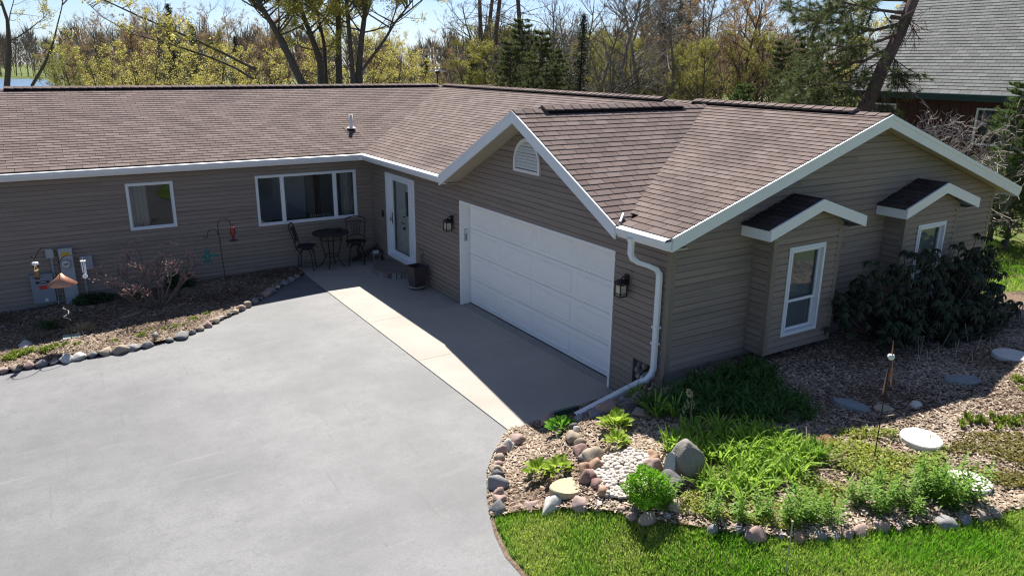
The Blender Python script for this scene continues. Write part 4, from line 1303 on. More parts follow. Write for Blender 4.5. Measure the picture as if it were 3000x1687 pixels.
# stepping stones
def stepping(x, y, rx, ry, mt, label, group=None, th=0.018, seed=1, wob=0.12):
    r2 = random.Random(seed)
    n = 22
    ph = [r2.uniform(0, 6.28) for _ in range(3)]
    pts = []
    for i in range(n):
        a = 2 * math.pi * i / n
        k = 1 + wob * (math.sin(2 * a + ph[0]) * 0.5 + math.sin(3 * a + ph[1]) * 0.3 + math.sin(5 * a + ph[2]) * 0.2)
        pts.append((rx * k * math.cos(a), ry * k * math.sin(a)))
    m = MB()
    z = G(x, y) + 0.042
    outer = [(px, py, -0.06) for px, py in pts]; mid = [(px, py, th - 0.01) for px, py in pts]; top = [(px * .96, py * .96, th) for px, py in pts]
    fs = []
    for a in range(2):
        for i in range(n): fs.append((a * n + i, a * n + (i + 1) % n, (a + 1) * n + (i + 1) % n, (a + 1) * n + i))
    fs.append(tuple(range(2 * n, 3 * n)))
    m.add(outer + mid + top, fs)
    o = m.build('stepping_stone', mt); o.location = (x, y, z); o.rotation_euler = (0, 0, seed)
    return prop(o, label, 'stepping stone', group)
PALE = mat('stepping_white', (0.58, 0.57, 0.54), 0.85, nscale=7, namt=0.4, ncol=(0.40, 0.38, 0.35))
SANDY = mat('flagstone_sand', (0.43, 0.37, 0.25), 0.9, nscale=6, namt=0.5, ncol=(0.32, 0.27, 0.18))
BLUES = mat('flagstone_blue', (0.24, 0.26, 0.27), 0.85, nscale=6, namt=0.4)
stepping(-2.53, -12.40, 0.24, 0.19, SANDY, 'flat sandy flagstone in wood chips beside the pebbles', seed=3)
stepping(1.31, -14.32, 0.26, 0.24, PALE, 'round white stepping stone between metal stake and yellow-green sprouts', seed=4, wob=.05)
stepping(0.88, -15.12, 0.24, 0.23, PALE, 'round white stepping stone behind the spiky lilies near the lawn', seed=5, wob=.04)
stepping(4.84, -13.61, 0.27, 0.25, PALE, 'round pale stepping stone in shaded mulch by the rhododendron', seed=6, wob=.05)
stepping(1.41, -13.31, 0.22, 0.14, BLUES, 'blue-grey flagstone in shade below the bay window', seed=8, wob=.2)
stepping(3.21, -13.76, 0.24, 0.15, BLUES, 'blue-grey flagstone at the edge of the house shadow', seed=9, wob=.2)
rock(1.65, -13.60, G(1.65, -13.60) + .02, 0.13, 'tan', 'low brown rock in shaded mulch behind the metal stake', None, 0.5)
rock(2.04, -13.80, G(2.04, -13.80) + .02, 0.10, 'white', 'small white rock in shaded mulch near the shadow edge', None, 0.5)
rock(2.56, -13.36, G(2.56, -13.36) + .02, 0.12, 'grey', 'low grey rock in shaded mulch in front of the rhododendron', None, 0.5)
# green splash board beside the outlet
m = MB(); m.prism([(-1.62, -10.60, 0.02), (-1.05, -10.50, 0.02), (-1.05, -10.50, 0.14), (-1.58, -10.60, 0.20)], (0.03, -0.05, 0)); 
o = m.build('splash_board', mat('splash_green', (0.06, 0.11, 0.085), 0.6)); prop(o, 'dark green splash board beside the downspout outlet', 'board')

# wall fixtures -------------------------------------------------------------
LAMPG = mat('lantern_glass_amber', (0.55, 0.48, 0.36), 0.35)
def lantern(y, z, label):
    t = empty('wall_lantern', (0, y, z), label, 'lantern', 'black wall lanterns'); t.scale = (.86, .86, .86)
    m = MB(); m.box((-0.03, -0.10, -0.02), (-0.016, 0.10, 0.28)); m.build('mounting_block', TRIMTAN, t)
    m = MB(); m.box((-0.065, -0.055, 0.02), (-0.03, 0.055, 0.20)); m.build('backplate', DARK, t)
    m = MB(); m.tube([(-0.06, 0, 0.16), (-0.15, 0, 0.17), (-0.17, 0, 0.13)], 0.012, 6); m.build('arm', DARK, t)
    cx_ = -0.17
    m = MB(); m.add([(cx_ - .1, -.1, .08), (cx_ + .1, -.1, .08), (cx_ + .1, .1, .08), (cx_ - .1, .1, .08), (cx_ - .03, -.03, .13), (cx_ + .03, -.03, .13), (cx_ + .03, .03, .13), (cx_ - .03, .03, .13)], [(0, 1, 5, 4), (1, 2, 6, 5), (2, 3, 7, 6), (3, 0, 4, 7), (4, 5, 6, 7), (3, 2, 1, 0)]); m.build('cap', DARK, t)
    m = MB()
    for a in (-1, 1):
        for b_ in (-1, 1): m.box((cx_ + a * .075 - .008, b_ * .075 - .008, -.17), (cx_ + a * .075 + .008, b_ * .075 + .008, .082))
    for zz in (-.175, 0.03, -0.135):
        for a in (-1, 1):
            m.box((cx_ + a * .075 - .006, -.075, zz), (cx_ + a * .075 + .006, .075, zz + .012)); m.box((cx_ - .075, a * .075 - .006, zz), (cx_ + .075, a * .075 + .006, zz + .012))
    m.box((cx_ - .08, -.08, -.185), (cx_ + .08, .08, -.172))
    m.build('cage', DARK, t)
    m = MB(); m.box((cx_ - .062, -.062, -.165), (cx_ + .062, .062, .03)); m.build('glass_shade', LAMPG, t)
    return t
lantern(-4.62, 1.72, 'black wall lantern between the front door and the garage door')
lantern(-10.33, 1.80, 'black wall lantern between the garage door and the downspout')
t = empty('garage_keypad', (0.0, 0, 0), 'grey keypad mounted on the white garage door jamb', 'keypad')
m = MB(); m.box((0.06, -5.005, 1.40), (0.12, -4.985, 1.66)); m.build('body', mat('keypad_grey', (0.30, 0.31, 0.33), 0.5), t)
m = MB(); m.box((0.065, -5.012, 1.56), (0.115, -5.004, 1.65)); m.build('screen', mat('keypad_pale', (0.62, 0.64, 0.65), 0.4), t)
m = MB(); m.box((-0.05, -0.80, 1.20), (-0.015, -0.72, 1.36)); m.box((-0.065, -0.785, 1.23), (-0.05, -0.735, 1.29)); o = m.build('doorbell', DARK); prop(o, 'black doorbell camera on siding next to the front door', 'doorbell')
t = empty('wall_vent', (0, -3.0, 0.5), 'tan louvred vent hood on siding behind the planter', 'vent')
m = MB(); m.box((-0.035, -0.13, 0.0), (-0.016, 0.13, 0.30)); m.build('plate', TRIMTAN, t)
m = MB(); m.prism([(-0.035, -0.1, 0.28), (-0.035, -0.1, 0.03), (-0.10, -0.1, 0.03), (-0.10, -0.1, 0.2)], (0, 0.2, 0)); m.build('hood', TRIMTAN, t)

# electric service equipment on the wing wall
STEEL = mat('galvanised_steel', (0.36, 0.40, 0.44), 0.45, metal=0.3, nscale=6, namt=0.3)
BOXG = mat('box_grey', (0.23, 0.25, 0.28), 0.55)
t = empty('meter_pedestal', (-7.12, -0.1, -0.15), 'tall galvanised electric meter pedestal against the wing wall', 'electric meter')
m = MB(); m.box((-0.14, -0.06, -0.1), (0.12, 0.08, 1.22)); m.build('cabinet', STEEL, t)
m = MB(); m.box((-0.15, -0.075, 1.22), (0.13, 0.085, 1.24)); m.build('top_cap', STEEL, t)
m = MB(); m.tube([(-0.03, -0.06, 0.90), (-0.03, -0.10, 0.90)], 0.105, 20); m.build('meter_ring', mat('meter_ring_grey', (0.22, 0.24, 0.27), 0.4, metal=0.5), t)
m = MB(); m.tube([(-0.03, -0.10, 0.90), (-0.03, -0.16, 0.90), (-0.03, -0.17, 0.90)], [0.085, 0.08, 0.06], 20); m.build('meter_dial', mat('meter_face', (0.52, 0.54, 0.55), 0.25), t)
m = MB(); m.box((-0.075, -0.175, 0.90), (0.015, -0.170, 0.925)); m.box((-0.06, -0.175, 0.86), (-0.03, -0.172, 0.868)); m.build('meter_register', DARK, t)
m = MB(); m.box((-0.085, -0.064, 1.06), (0.06, -0.060, 1.15)); m.build('warning_label', mat('label_yellow', (0.62, 0.36, 0.03), 0.6), t)
t = empty('disconnect_box', (-7.64, -0.1, -0.05), 'flat grey disconnect box low on the wing wall beside the meter pedestal', 'electrical box')
m = MB(); m.box((-0.21, -0.08, 0.0), (0.21, 0.08, 0.62)); m.build('enclosure', BOXG, t)
m = MB(); m.box((-0.215, -0.09, 0.6), (0.215, 0.085, 0.63)); m.build('lip', BOXG, t)
m = MB(); m.box((-0.12, -0.083, 0.43), (0.13, -0.079, 0.485)); m.build('black_label', mat('label_black', (0.012, 0.012, 0.014), 0.5), t)
m = MB(); m.box((-0.055, -0.0835, 0.452), (0.075, -0.0831, 0.468)); m.build('label_text', mat('label_text_pale', (0.5, 0.5, 0.5), 0.6), t)
m = MB(); m.tube([(0.0, -0.081, 0.345), (0.0, -0.084, 0.345)], 0.01, 6); m.box((-0.065, -0.083, 0.30), (0.075, -0.079, 0.385)); m.build('red_label', mat('label_red', (0.55, 0.05, 0.04), 0.6), t)
m = MB(); m.box((0.0, -0.083, 0.03), (0.06, -0.079, 0.09)); m.build('white_label', mat('label_white', (0.6, 0.62, 0.62), 0.6), t)
t = empty('utility_box', (-7.42, -0.08, 0.9), 'small pale junction box with conduit high beside the meter pedestal', 'electrical box')
m = MB(); m.box((-0.075, -0.05, 0.0), (0.075, 0.06, 0.2)); m.build('enclosure', mat('box_pale', (0.36, 0.38, 0.38), 0.5), t)
m = MB(); m.tube([(0.02, -0.02, 0.0), (0.02, -0.02, -0.7), (0.02, -0.02, -1.05)], 0.018, 8); m.build('conduit', STEEL, t)
t = empty('telephone_box', (-6.76, -0.08, 0.56), 'square grey utility box with conduit between meter pedestal and bare shrub', 'electrical box')
m = MB(); m.box((-0.12, -0.05, 0.0), (0.12, 0.06, 0.30)); m.build('enclosure', mat('box_blue_grey', (0.30, 0.33, 0.37), 0.5), t)
for i in range(7):
    m = MB(); m.box((-0.1 + i * 0.03, -0.054, 0.03), (-0.09 + i * 0.03, -0.05, 0.27)); m.build('rib', MATS['box_blue_grey'], t)
m = MB(); m.tube([(-0.07, -0.02, 0.0), (-0.07, -0.02, -0.72)], 0.02, 8); m.build('conduit', STEEL, t)

# stone step ---------------------------------------------------------------
t = empty('entry_step', (0, -1.83, 0), 'half-round stone entry step in front of the white door', 'step')
STEPT = mat('step_top_stone', (0.17, 0.145, 0.125), 0.9, nscale=7, namt=0.5, ncol=(0.10, 0.09, 0.085))
m = MB(); n = 18; r_ = 0.72
pts = [(-r_ * math.sin(math.pi * i / n), r_ * 1.0 * math.cos(math.pi * i / n)) for i in range(n + 1)]
m.prism([(x, y, 0.125) for x, y in pts], (0, 0, 0.035)); m.build('tread', STEPT, t)
m = MB(); m.prism([(x * .6, y * .6, 0.16) for x, y in pts], (0, 0, 0.004)); m.build('tread_centre', mat('step_centre', (0.20, 0.165, 0.135), 0.9, nscale=9, namt=0.5), t)
for i in range(20):
    a0, a1 = math.pi * i / 20 + 0.01, math.pi * (i + 1) / 20 - 0.01
    rr_ = r_ - rnd.uniform(0.0, 0.03)
    m = MB(); q = [(-rr_ * math.sin(a0), rr_ * math.cos(a0)), (-rr_ * math.sin(a1), rr_ * math.cos(a1)), (-(rr_ - .12) * math.sin(a1), (rr_ - .12) * math.cos(a1)), (-(rr_ - .12) * math.sin(a0), (rr_ - .12) * math.cos(a0))]
    m.prism([(x, y, 0.0) for x, y in q], (0, 0, 0.124)); m.build('stone', ROCKM[rnd.choice(['tan', 'grey', 'dark', 'red'])], t)
m = MB(); m.box((-0.02, -0.8, 0.0), (0.05, 0.8, 0.12)); m.build('core', STEPT, t)

# planter --------------------------------------------------------------------
t = empty('planter', (-0.33, -3.38, 0), 'tapered square brown planter pot on a caster tray beside the entry step', 'planter', rz=R(8))
PLB = mat('planter_brown', (0.075, 0.056, 0.058), 0.5, nscale=5, namt=0.2)
m = MB()
def sq(a, z): return [(-a, -a, z), (a, -a, z), (a, a, z), (-a, a, z)]
ls = [sq(.13, .07), sq(.185, .52), sq(.195, .52), sq(.195, .545), sq(.17, .545), sq(.16, .45)]
fs = []
for k in range(len(ls) - 1):
    for j in range(4): fs.append((k * 4 + j, k * 4 + (j + 1) % 4, k * 4 + 4 + (j + 1) % 4, k * 4 + 4 + j))
fs.append((3, 2, 1, 0)); fs.append(tuple(range(20, 24)))
m.add(sum(ls, []), fs); m.build('pot', PLB, t)
m = MB(); m.lathe([(0.19, 0.045), (0.20, 0.05), (0.20, 0.072), (0.18, 0.075)], (0, 0, 0), 24); m.build('tray', mat('tray_tan', (0.30, 0.27, 0.22), 0.7), t)
for a in range(4):
    m = MB(); m.tube([(0.13 * math.cos(a * 1.57 + .4) - .015, 0.13 * math.sin(a * 1.57 + .4), 0.022), (0.13 * math.cos(a * 1.57 + .4) + .015, 0.13 * math.sin(a * 1.57 + .4), 0.022)], 0.022, 8); m.build('caster', DARK, t)

# bistro set -------------------------------------------------------------------
t = empty('bistro_table', (-1.36, -0.52, 0), 'round black metal bistro table with glass top between two swivel chairs', 'table')
m = MB(); m.lathe([(0.43, 0.855), (0.455, 0.86), (0.46, 0.875), (0.455, 0.89), (0.43, 0.892)], (0, 0, 0), 32); m.build('rim', DARK, t, True)
m = MB(); m.lathe([(0.0, 0.872), (0.43, 0.872), (0.43, 0.885), (0.0, 0.885)], (0, 0, 0), 32); m.build('glass_top', mat('table_glass_green', (0.05, 0.075, 0.07), 0.12, spec=0.6), t)
for k in range(4):
    a = R(45 + 90 * k + 12); c_, s_ = math.cos(a), math.sin(a)
    m = MB(); m.tube([(r * c_, r * s_, z) for r, z in ((0.28, .86), (0.27, .7), (0.22, .5), (0.17, .34), (0.17, .22), (0.22, .11), (0.31, .03), (0.33, .012))], 0.014, 6); m.build('leg', DARK, t)
for r_, z in ((0.25, 0.72), (0.18, 0.30)):
    m = MB(); m.tube([(r_ * math.cos(a), r_ * math.sin(a), z) for a in np.linspace(0, 2 * math.pi, 25)], 0.011, 6, cap=False); m.build('ring', DARK, t)
def bistro_chair(x, y, rz, label):
    t = empty('bistro_chair', (x, y, 0), label, 'chair', 'bistro chairs by the wing wall', rz=rz)
    SZ = 0.60
    m = MB(); m.lathe([(0.0, SZ - .02), (0.2, SZ - .02), (0.235, SZ), (0.225, SZ + .02), (0.0, SZ + .028)], (0, 0, 0), 20); m.v = [(vx_ * 0.95, vy_ * 1.0, vz_) for vx_, vy_, vz_ in m.v]; m.build('seat', mat('seat_dark', (0.02, 0.018, 0.017), 0.8), t)
    # back: faces +x ; back at -x
    for s in (-1, 1):
        m = MB(); m.tube([(-0.12, s * .20, SZ - .12), (-0.20, s * .215, SZ), (-0.235, s * .22, SZ + .2), (-0.30, s * .235, SZ + .42), (-0.34, s * .25, SZ + .52)], 0.013, 6); m.build('back_post', DARK, t)
        m = MB(); m.tube([(-0.20, s * .215, SZ + .0), (0.0, s * .25, SZ + .02), (0.2, s * .22, SZ), (0.245, s * .2, SZ - .06), (0.22, s * .19, SZ - .10)], 0.012, 6); m.build('seat_rail', DARK, t)
    arc = lambda z0, h, r: [(-0.34 + (SZ + .52 - z0) * 0.25 - 0.0 + 0.0, y_, z0 + h * (1 - (y_ / r) ** 2)) for y_ in np.linspace(-r, r, 9)]
    m = MB(); m.tube(arc(SZ + .52, .07, .25), 0.014, 6); m.build('top_rail', DARK, t)
    m = MB(); m.tube(arc(SZ + .43, .05, .235), 0.011, 6); m.build('middle_rail', DARK, t)
    m = MB(); m.tube([(-0.225, y_, SZ + .08 + .06 * (1 - (y_ / .215) ** 2)) for y_ in np.linspace(-.215, .215, 9)], 0.011, 6); m.build('lower_rail', DARK, t)
    for i in range(6):
        y_ = -0.125 + i * 0.05
        m = MB(); m.tube([(-0.228, y_ * .75, SZ + .13), (-0.25, y_ * .8, SZ + .28), (-0.305, y_ * 1.05, SZ + .475)], 0.008, 5); m.build('back_spindle', DARK, t)
    m = MB(); m.lathe([(0.09, SZ - .09), (0.09, SZ - .05), (0.12, SZ - .02)], (0, 0, 0), 12); m.build('swivel', DARK, t)
    for k in range(4):
        a = R(45 + 90 * k); c_, s_ = math.cos(a), math.sin(a)
        m = MB(); m.tube([(r * c_, r * s_, z) for r, z in ((0.06, SZ - .08), (0.14, SZ - .09), (0.20, SZ - .16), (0.235, SZ - .32), (0.28, .02), (0.285, 0.005))], 0.013, 6); m.build('leg', DARK, t)
        a2 = R(135 + 90 * k); r = 0.262
        m = MB(); m.tube([(r * c_, r * s_, .13), (r * math.cos(a2), r * math.sin(a2), .13)], 0.010, 5); m.build('stretcher', DARK, t)
    return t
bistro_chair(-2.0, -0.50, R(-28), 'black metal swivel bistro chair standing where patio meets mulch bed')
bistro_chair(-0.74, -0.62, R(-112), 'black metal swivel bistro chair standing by the house\'s inner corner')
bpy.context.view_layer.update()
t = empty('table_ornament', (-1.15, -0.55, 0.885), 'small dark plant pot ornament on the bistro table', 'ornament')
m = MB(); m.lathe([(0.04, 0), (0.055, 0.05), (0.05, 0.055), (0.0, 0.05)], (0, 0, 0), 10); m.build('pot', DARK, t)
m = MB()
for i in range(26):
    a = rnd.uniform(0, 6.28); r = rnd.uniform(.02, .09); z = rnd.uniform(.05, .12)
    m.quad((r * math.cos(a) - .02, r * math.sin(a), z), (r * math.cos(a), r * math.sin(a) - .02, z + .01), (r * math.cos(a) + .02, r * math.sin(a), z), (r * math.cos(a), r * math.sin(a) + .02, z + .015))
m.build('leaves', mat('dark_leaf', (0.02, 0.035, 0.022), 0.7), t)
# driftwood and a stacked stone lantern in the inner corner
t = empty('stone_lantern', (-0.22, -0.62, 0), 'small stacked stone lantern beside the entry step', 'garden lantern')
STL = mat('lantern_stone', (0.20, 0.19, 0.17), 0.9, nscale=14, namt=0.4)
for (hw, z0, z1) in ((.13, 0.0, .05), (.11, .05, .09), (.12, .20, .235)):
    m = MB(); m.box((-hw, -hw * .8, z0), (hw, hw * .8, z1)); m.build('slab', STL, t)
for sx in (-1, 1):
    for sy in (-1, 1):
        m = MB(); m.box((sx * .07 - .02, sy * .05 - .02, .09), (sx * .07 + .02, sy * .05 + .02, .20)); m.build('post', STL, t)
m = MB(); m.box((-0.07, -.05, .235), (.07, .05, .30)); m.build('cap', mat('lantern_white', (0.55, 0.55, 0.54), 0.7), t)
t = empty('driftwood', (-0.3, -0.35, 0), 'dark piece of driftwood lying in the inner corner of the patio', 'driftwood')
m = MB()
DW = mat('driftwood_dark', (0.05, 0.04, 0.033), 0.9, nscale=8, namt=0.5)
m.tube([(-.45, .02, .05), (-.2, .05, .12), (.05, .0, .22), (.2, -.1, .42)], [.04, .06, .06, .03], 7); m.tube([(.05, 0, .22), (.18, -.2, .30), (.22, -.38, .26)], [.05, .04, .02], 7); m.tube([(-.2, .05, .12), (-.25, .18, .26), (-.15, .2, .4)], [.05, .035, .015], 6)
m.build('trunk', DW, t)

# shepherd's hooks ---------------------------------------------------------------
HB = Vector((-7.28, -2.75, G(-7.28, -1) + 0.19))
t = empty('shepherd_hook', HB, 'double black shepherd hook carrying a tube feeder and copper baffle', 'garden hook')
def arcpts(x0, x1, z0, h, n=10, y=0):
    return [(x0 + (x1 - x0) * i / n, y, z0 + h * math.sin(math.pi * i / n)) for i in range(n + 1)]
m = MB(); m.tube([(0, 0, -.32), (0, 0, 1.43)], 0.009, 6); m.build('pole', DARK, t)
m = MB(); m.tube([(0, 0, 1.33)] + [(-0.17 + 0.17 * math.cos(a), 0, 1.49 + 0.19 * math.sin(a)) for a in np.linspace(0, math.pi * .92, 9)] + [(-0.37, 0, 1.49), (-.40, 0, 1.51), (-.415, 0, 1.55)], 0.009, 6); m.build('arm', DARK, t)
m = MB(); m.tube([(0, 0, 1.18)] + [(0.17 - 0.17 * math.cos(a), 0, 1.30 + 0.19 * math.sin(a)) for a in np.linspace(0, math.pi * .9, 9)] + [(0.37, 0, 1.31), (.41, 0, 1.37)], 0.009, 6); m.build('arm', DARK, t)
t = empty('squirrel_baffle', HB + Vector((0, 0, 0.95)), 'copper cone baffle on the shepherd hook pole', 'baffle')
m = MB(); m.lathe([(0.015, 0.21), (0.08, 0.14), (0.25, 0.0), (0.248, -0.004), (0.07, 0.13)], (0, 0, 0), 28); m.build('cone', mat('copper', (0.56, 0.27, 0.17), 0.42, metal=0.55, nscale=8, namt=0.4, ncol=(0.36, 0.17, 0.11)), t, True)
t = empty('tube_feeder', HB + Vector((-0.37, 0, 1.12)), 'clear tube bird feeder with seed hanging from the shepherd hook', 'bird feeder')
m = MB(); m.lathe([(0.045, 0.0), (0.045, 0.26)], (0, 0, 0), 14); m.build('tube', CLEAR, t, True)
m = MB(); m.lathe([(0.0, 0.005), (0.042, 0.005), (0.042, 0.15), (0.0, 0.15)], (0, 0, 0), 14); m.build('seed', mat('bird_seed', (0.42, 0.31, 0.18), 0.9, nscale=60, namt=0.5), t)
m = MB(); m.lathe([(0.052, 0.255), (0.055, 0.27), (0.05, 0.3), (0.0, 0.305)], (0, 0, 0), 14); m.build('cap', WHITE, t, True)
m = MB(); m.lathe([(0.04, -0.02), (0.05, 0.0), (0.05, 0.02)], (0, 0, 0), 14); m.tube([(-.09, 0, .02), (.09, 0, .02)], .006, 5); m.build('base', DARK, t)
m = MB(); m.tube([(0, 0, .3), (0, 0, .37)], .003, 4); m.build('hanger', DARK, t)
t = empty('wind_chime', HB + Vector((0.39, 0, 1.06)), 'shiny white wind chime hanging from the shepherd hook', 'wind chime')
for i in range(5):
    a = i * 1.257
    m = MB(); m.tube([(.03 * math.cos(a), .03 * math.sin(a), .02 + .02 * i), (.03 * math.cos(a), .03 * math.sin(a), .28)], .009, 6); m.build('chime_tube', WHITE, t)
m = MB(); m.lathe([(.05, .28), (.05, .295)], (0, 0, 0), 12); m.tube([(0, 0, .295), (0, 0, .36)], .003, 4); m.build('top_plate', WHITE, t)
m = MB(); m.lathe([(0, -.06), (.04, -.04), (.045, 0), (.02, .03)], (0, 0, 0), 10); m.build('striker', WHITE, t)
HB2 = Vector((-4.13, -1.5, G(-4.13, -1)))
t = empty('shepherd_hook', HB2, 'double black shepherd hook carrying a red feeder and teal ornament', 'garden hook')
m = MB(); m.tube([(0, 0, -.1), (-.06, 0, 1.3), (-.07, 0, 1.62)], 0.009, 6); m.tube([(-.053, 0, 1.15), (-.06, 0, 1.32)], 0.014, 6); m.build('pole', DARK, t)
m = MB(); m.tube([(-.065, 0, 1.5)] + [(.06 - 0.13 * math.cos(a), 0, 1.62 + 0.12 * math.sin(a)) for a in np.linspace(0, math.pi * .95, 10)] + [(.20, 0, 1.57), (.23, 0, 1.55), (.255, 0, 1.57), (.26, 0, 1.62)], 0.009, 6); m.build('arm', DARK, t)
m = MB(); m.tube([(-.06, 0, 1.36), (-.09, 0, 1.44)] + [(-.19 + 0.10 * math.cos(a), 0, 1.44 + 0.10 * math.sin(a)) for a in np.linspace(0.4, math.pi * .95, 9)] + [(-.30, 0, 1.38), (-.33, 0, 1.345), (-.36, 0, 1.36), (-.37, 0, 1.41)], 0.009, 6); m.build('arm', DARK, t)
t = empty('hummingbird_feeder', HB2 + Vector((.235, 0, 1.22)), 'red glass hummingbird feeder hanging from the shepherd hook', 'bird feeder')
m = MB(); m.lathe([(.0, .08), (.03, .08), (.03, .12), (.06, .16), (.06, .30), (.055, .31), (0, .31)], (0, 0, 0), 14); m.build('bottle', mat('red_glass', (0.17, 0.025, 0.02), 0.2), t, True)
m = MB(); m.lathe([(.0, .0), (.085, .0), (.09, .02), (.03, .04), (.025, .085)], (0, 0, 0), 14); m.build('base', mat('feeder_base', (0.08, 0.02, 0.025), 0.5), t)
m = MB(); m.tube([(0, 0, .31), (0, 0, .345)], .004, 4); m.build('hanger', DARK, t)
t = empty('hanging_frog', HB2 + Vector((-.345, 0, .82)), 'teal metal hanging garden ornament below the shepherd hook', 'ornament')
TEAL = mat('teal_paint', (0.02, 0.14, 0.14), 0.4)
m = MB(); m.lathe([(0, -.04), (.03, .0), (.055, .08), (.05, .16), (.02, .2)], (0, 0, 0), 12); m.build('body', TEAL, t, True)
m = MB(); m.lathe([(0, .19), (.035, .2), (.045, .235), (.03, .27), (0, .285)], (0, 0, 0), 12); m.build('head', TEAL, t, True)
for s, l in ((-1, .10), (1, .2)):
    m = MB(); m.tube([(s * .04, 0, .12), (s * (.06 + l * .5), -.03, .13), (s * (.06 + l), -.04, .10)], [.018, .03, .008], 6); m.build('leg', TEAL, t)
    m = MB(); m.tube([(s * .03, 0, .02), (s * .08, -.03, .0), (s * .05, -.02, -.12)], [.016, .014, .006], 6); m.build('leg', TEAL, t)
m = MB(); m.tube([(0, 0, .28), (0, 0, .54)], .003, 4); m.build('cord', DARK, t)
# spiral stake and plaque in the wing bed
t = empty('spiral_stake', (-7.30, -2.42, G(-7.3, -1)), 'rusty garden stake with a white spiral twist in the wing bed', 'garden stake')
m = MB(); m.tube([(0, 0, -.05), (0, 0, .34)], .007, 5); m.tube([(.07, .05, -.05), (.06, .05, .2)], .004, 5); m.build('rod', mat('rust', (0.10, 0.05, 0.035), 0.9), t)
m = MB(); m.tube([(.06 * math.cos(a) * (1 - .03 * a), .06 * math.sin(a), .32 + .028 * a) for a in np.linspace(0, 10.5, 34)], .008, 5); m.build('spiral', mat('spiral_pale', (0.6, 0.55, 0.5), 0.4), t)
m = MB(); m.prism([(-.16, -.08, .035), (.14, -.08, .03), (.16, .08, .06), (-.14, .08, .065)], (0, 0, .02)); o = m.build('slate_plaque', mat('slate_pale', (0.34, 0.37, 0.33), 0.8, nscale=20, namt=0.4)); o.location = (-7.27, -2.62, G(-7.27, -1)); o.rotation_euler[2] = .12; prop(o, 'flat pale green slate plaque in front of the spiral stake', 'plaque')

# dragonfly-like rusty stake, scroll stake, marker rod, lawn marker
t = empty('metal_garden_stake', (0.47, -14.26, G(0.47, -14.26)), 'tall rusty metal garden stake with copper blades and glass bloom', 'garden stake'); t.scale = (.8, .8, .8)
m = MB(); m.tube([(0, 0, -.1), (.005, .0, .6), (.02, .01, 1.25), (.03, .01, 1.5)], .009, 6); m.build('rod', mat('dark_rust', (0.03, 0.018, 0.014), 0.8), t)
CB = mat('copper_blade', (0.34, 0.15, 0.10), 0.5, metal=0.3)
for p in ([(.03, 0, 1.62), (.01, 0, 1.86)], [(.07, -.03, 1.18), (.035, -.02, 1.62)], [(-.01, .02, 1.05), (.005, .02, 1.4)], [(.04, 0, 1.32), (.06, -.02, 1.48)]):
    m = MB(); a, b_ = Vector(p[0]), Vector(p[1]); mid_ = (a + b_) / 2
    m.tube([a, a.lerp(b_, .15), mid_, b_], [.004, .013, .010, .003], 4); m.build('blade', CB, t)
m = MB(); m.lathe([(0, -.045), (.026, -.04), (.045, -.015), (.05, .008), (.038, .034), (0, .045)], (.03, .01, 1.62), 16); m.build('glass_bloom', mat('glass_pale', (0.62, 0.64, 0.62), 0.25), t)
t = empty('scroll_stake', (-0.82, -12.58, G(-0.82, -12.58)), 'weathered scrollwork stake with a small flower behind the boulder', 'garden stake')
SC = mat('scroll_metal', (0.16, 0.15, 0.09), 0.7)
m = MB(); m.tube([(0, 0, -.05), (0, 0, .62)], .006, 5); m.tube([(.05 * math.cos(a), .0, .42 + .06 * math.sin(a)) for a in np.linspace(-1.5, 3.6, 14)], .005, 5); m.build('rod', SC, t)
m = MB()
for i in range(7):
    a = i * .9; m.lathe([(0, -.02), (.022, 0), (0, .02)], (-.06 + .03 * math.cos(a), .02 * math.sin(a), .60 + .035 * math.sin(a)), 6)
m.build('flower', mat('dried_flower', (0.36, 0.27, 0.15), 0.8), t)
m = MB()
for i in range(4): m.quad((-.10 - .03 * i, 0, .5 - .06 * i), (-.07 - .03 * i, .02, .53 - .06 * i), (-.05 - .03 * i, 0, .48 - .06 * i), (-.08 - .03 * i, -.02, .44 - .06 * i))
m.build('leaves', SC, t)
t = empty('marker_rod', (-1.82, -14.90, G(-1.82, -14.90)), 'thin metal marker rod standing in the lawn', 'marker rod')
m = MB(); m.tube([(0, 0, -.1), (0, 0, .52)], .007, 6); m.build('rod', mat('rod_grey', (0.42, 0.40, 0.38), 0.5, metal=.4), t)
m = MB(); m.lathe([(0.010, .52), (.012, .545), (0, .55)], (0, 0, 0), 8); m.build('tip', mat('tip_tan', (0.4, 0.3, 0.2), .6), t)
m = MB(); m.prism([(0.17, -13.81, 0.61), (0.49, -13.77, 0.60), (0.48, -13.61, 0.63), (0.15, -13.65, 0.64)], (0, 0, .03)); o = m.build('rusty_plate', mat('rusty_plate', (0.14, 0.06, 0.04), .9)); prop(o, 'rusty brown plate lying by the foot of the tall metal stake', 'plate')

# ================================================================== PLANTS
def leaf_mat(name, c1, c2, transl=0.35, var='tone', rough=0.55, spec=0.25):
    return mat(name, c1, rough, col2=c2, var=var, transl=transl, spec=spec)
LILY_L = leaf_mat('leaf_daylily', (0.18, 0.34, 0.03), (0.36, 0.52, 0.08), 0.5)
LILY_SHADE_L = leaf_mat('leaf_daylily_shade_tint', (0.05, 0.12, 0.025), (0.10, 0.20, 0.04), 0.4)  # darker daylily leaf for clumps behind the shadow edge, shade put into the colour
SPIKE_L = leaf_mat('leaf_lily', (0.10, 0.23, 0.02), (0.22, 0.37, 0.05), 0.48)
HOSTA_L = leaf_mat('leaf_hosta', (0.22, 0.36, 0.03), (0.38, 0.48, 0.08), 0.5, var='obj')
HOSTA2_L = leaf_mat('leaf_hosta_green', (0.09, 0.26, 0.02), (0.16, 0.36, 0.03), 0.45, var='obj')
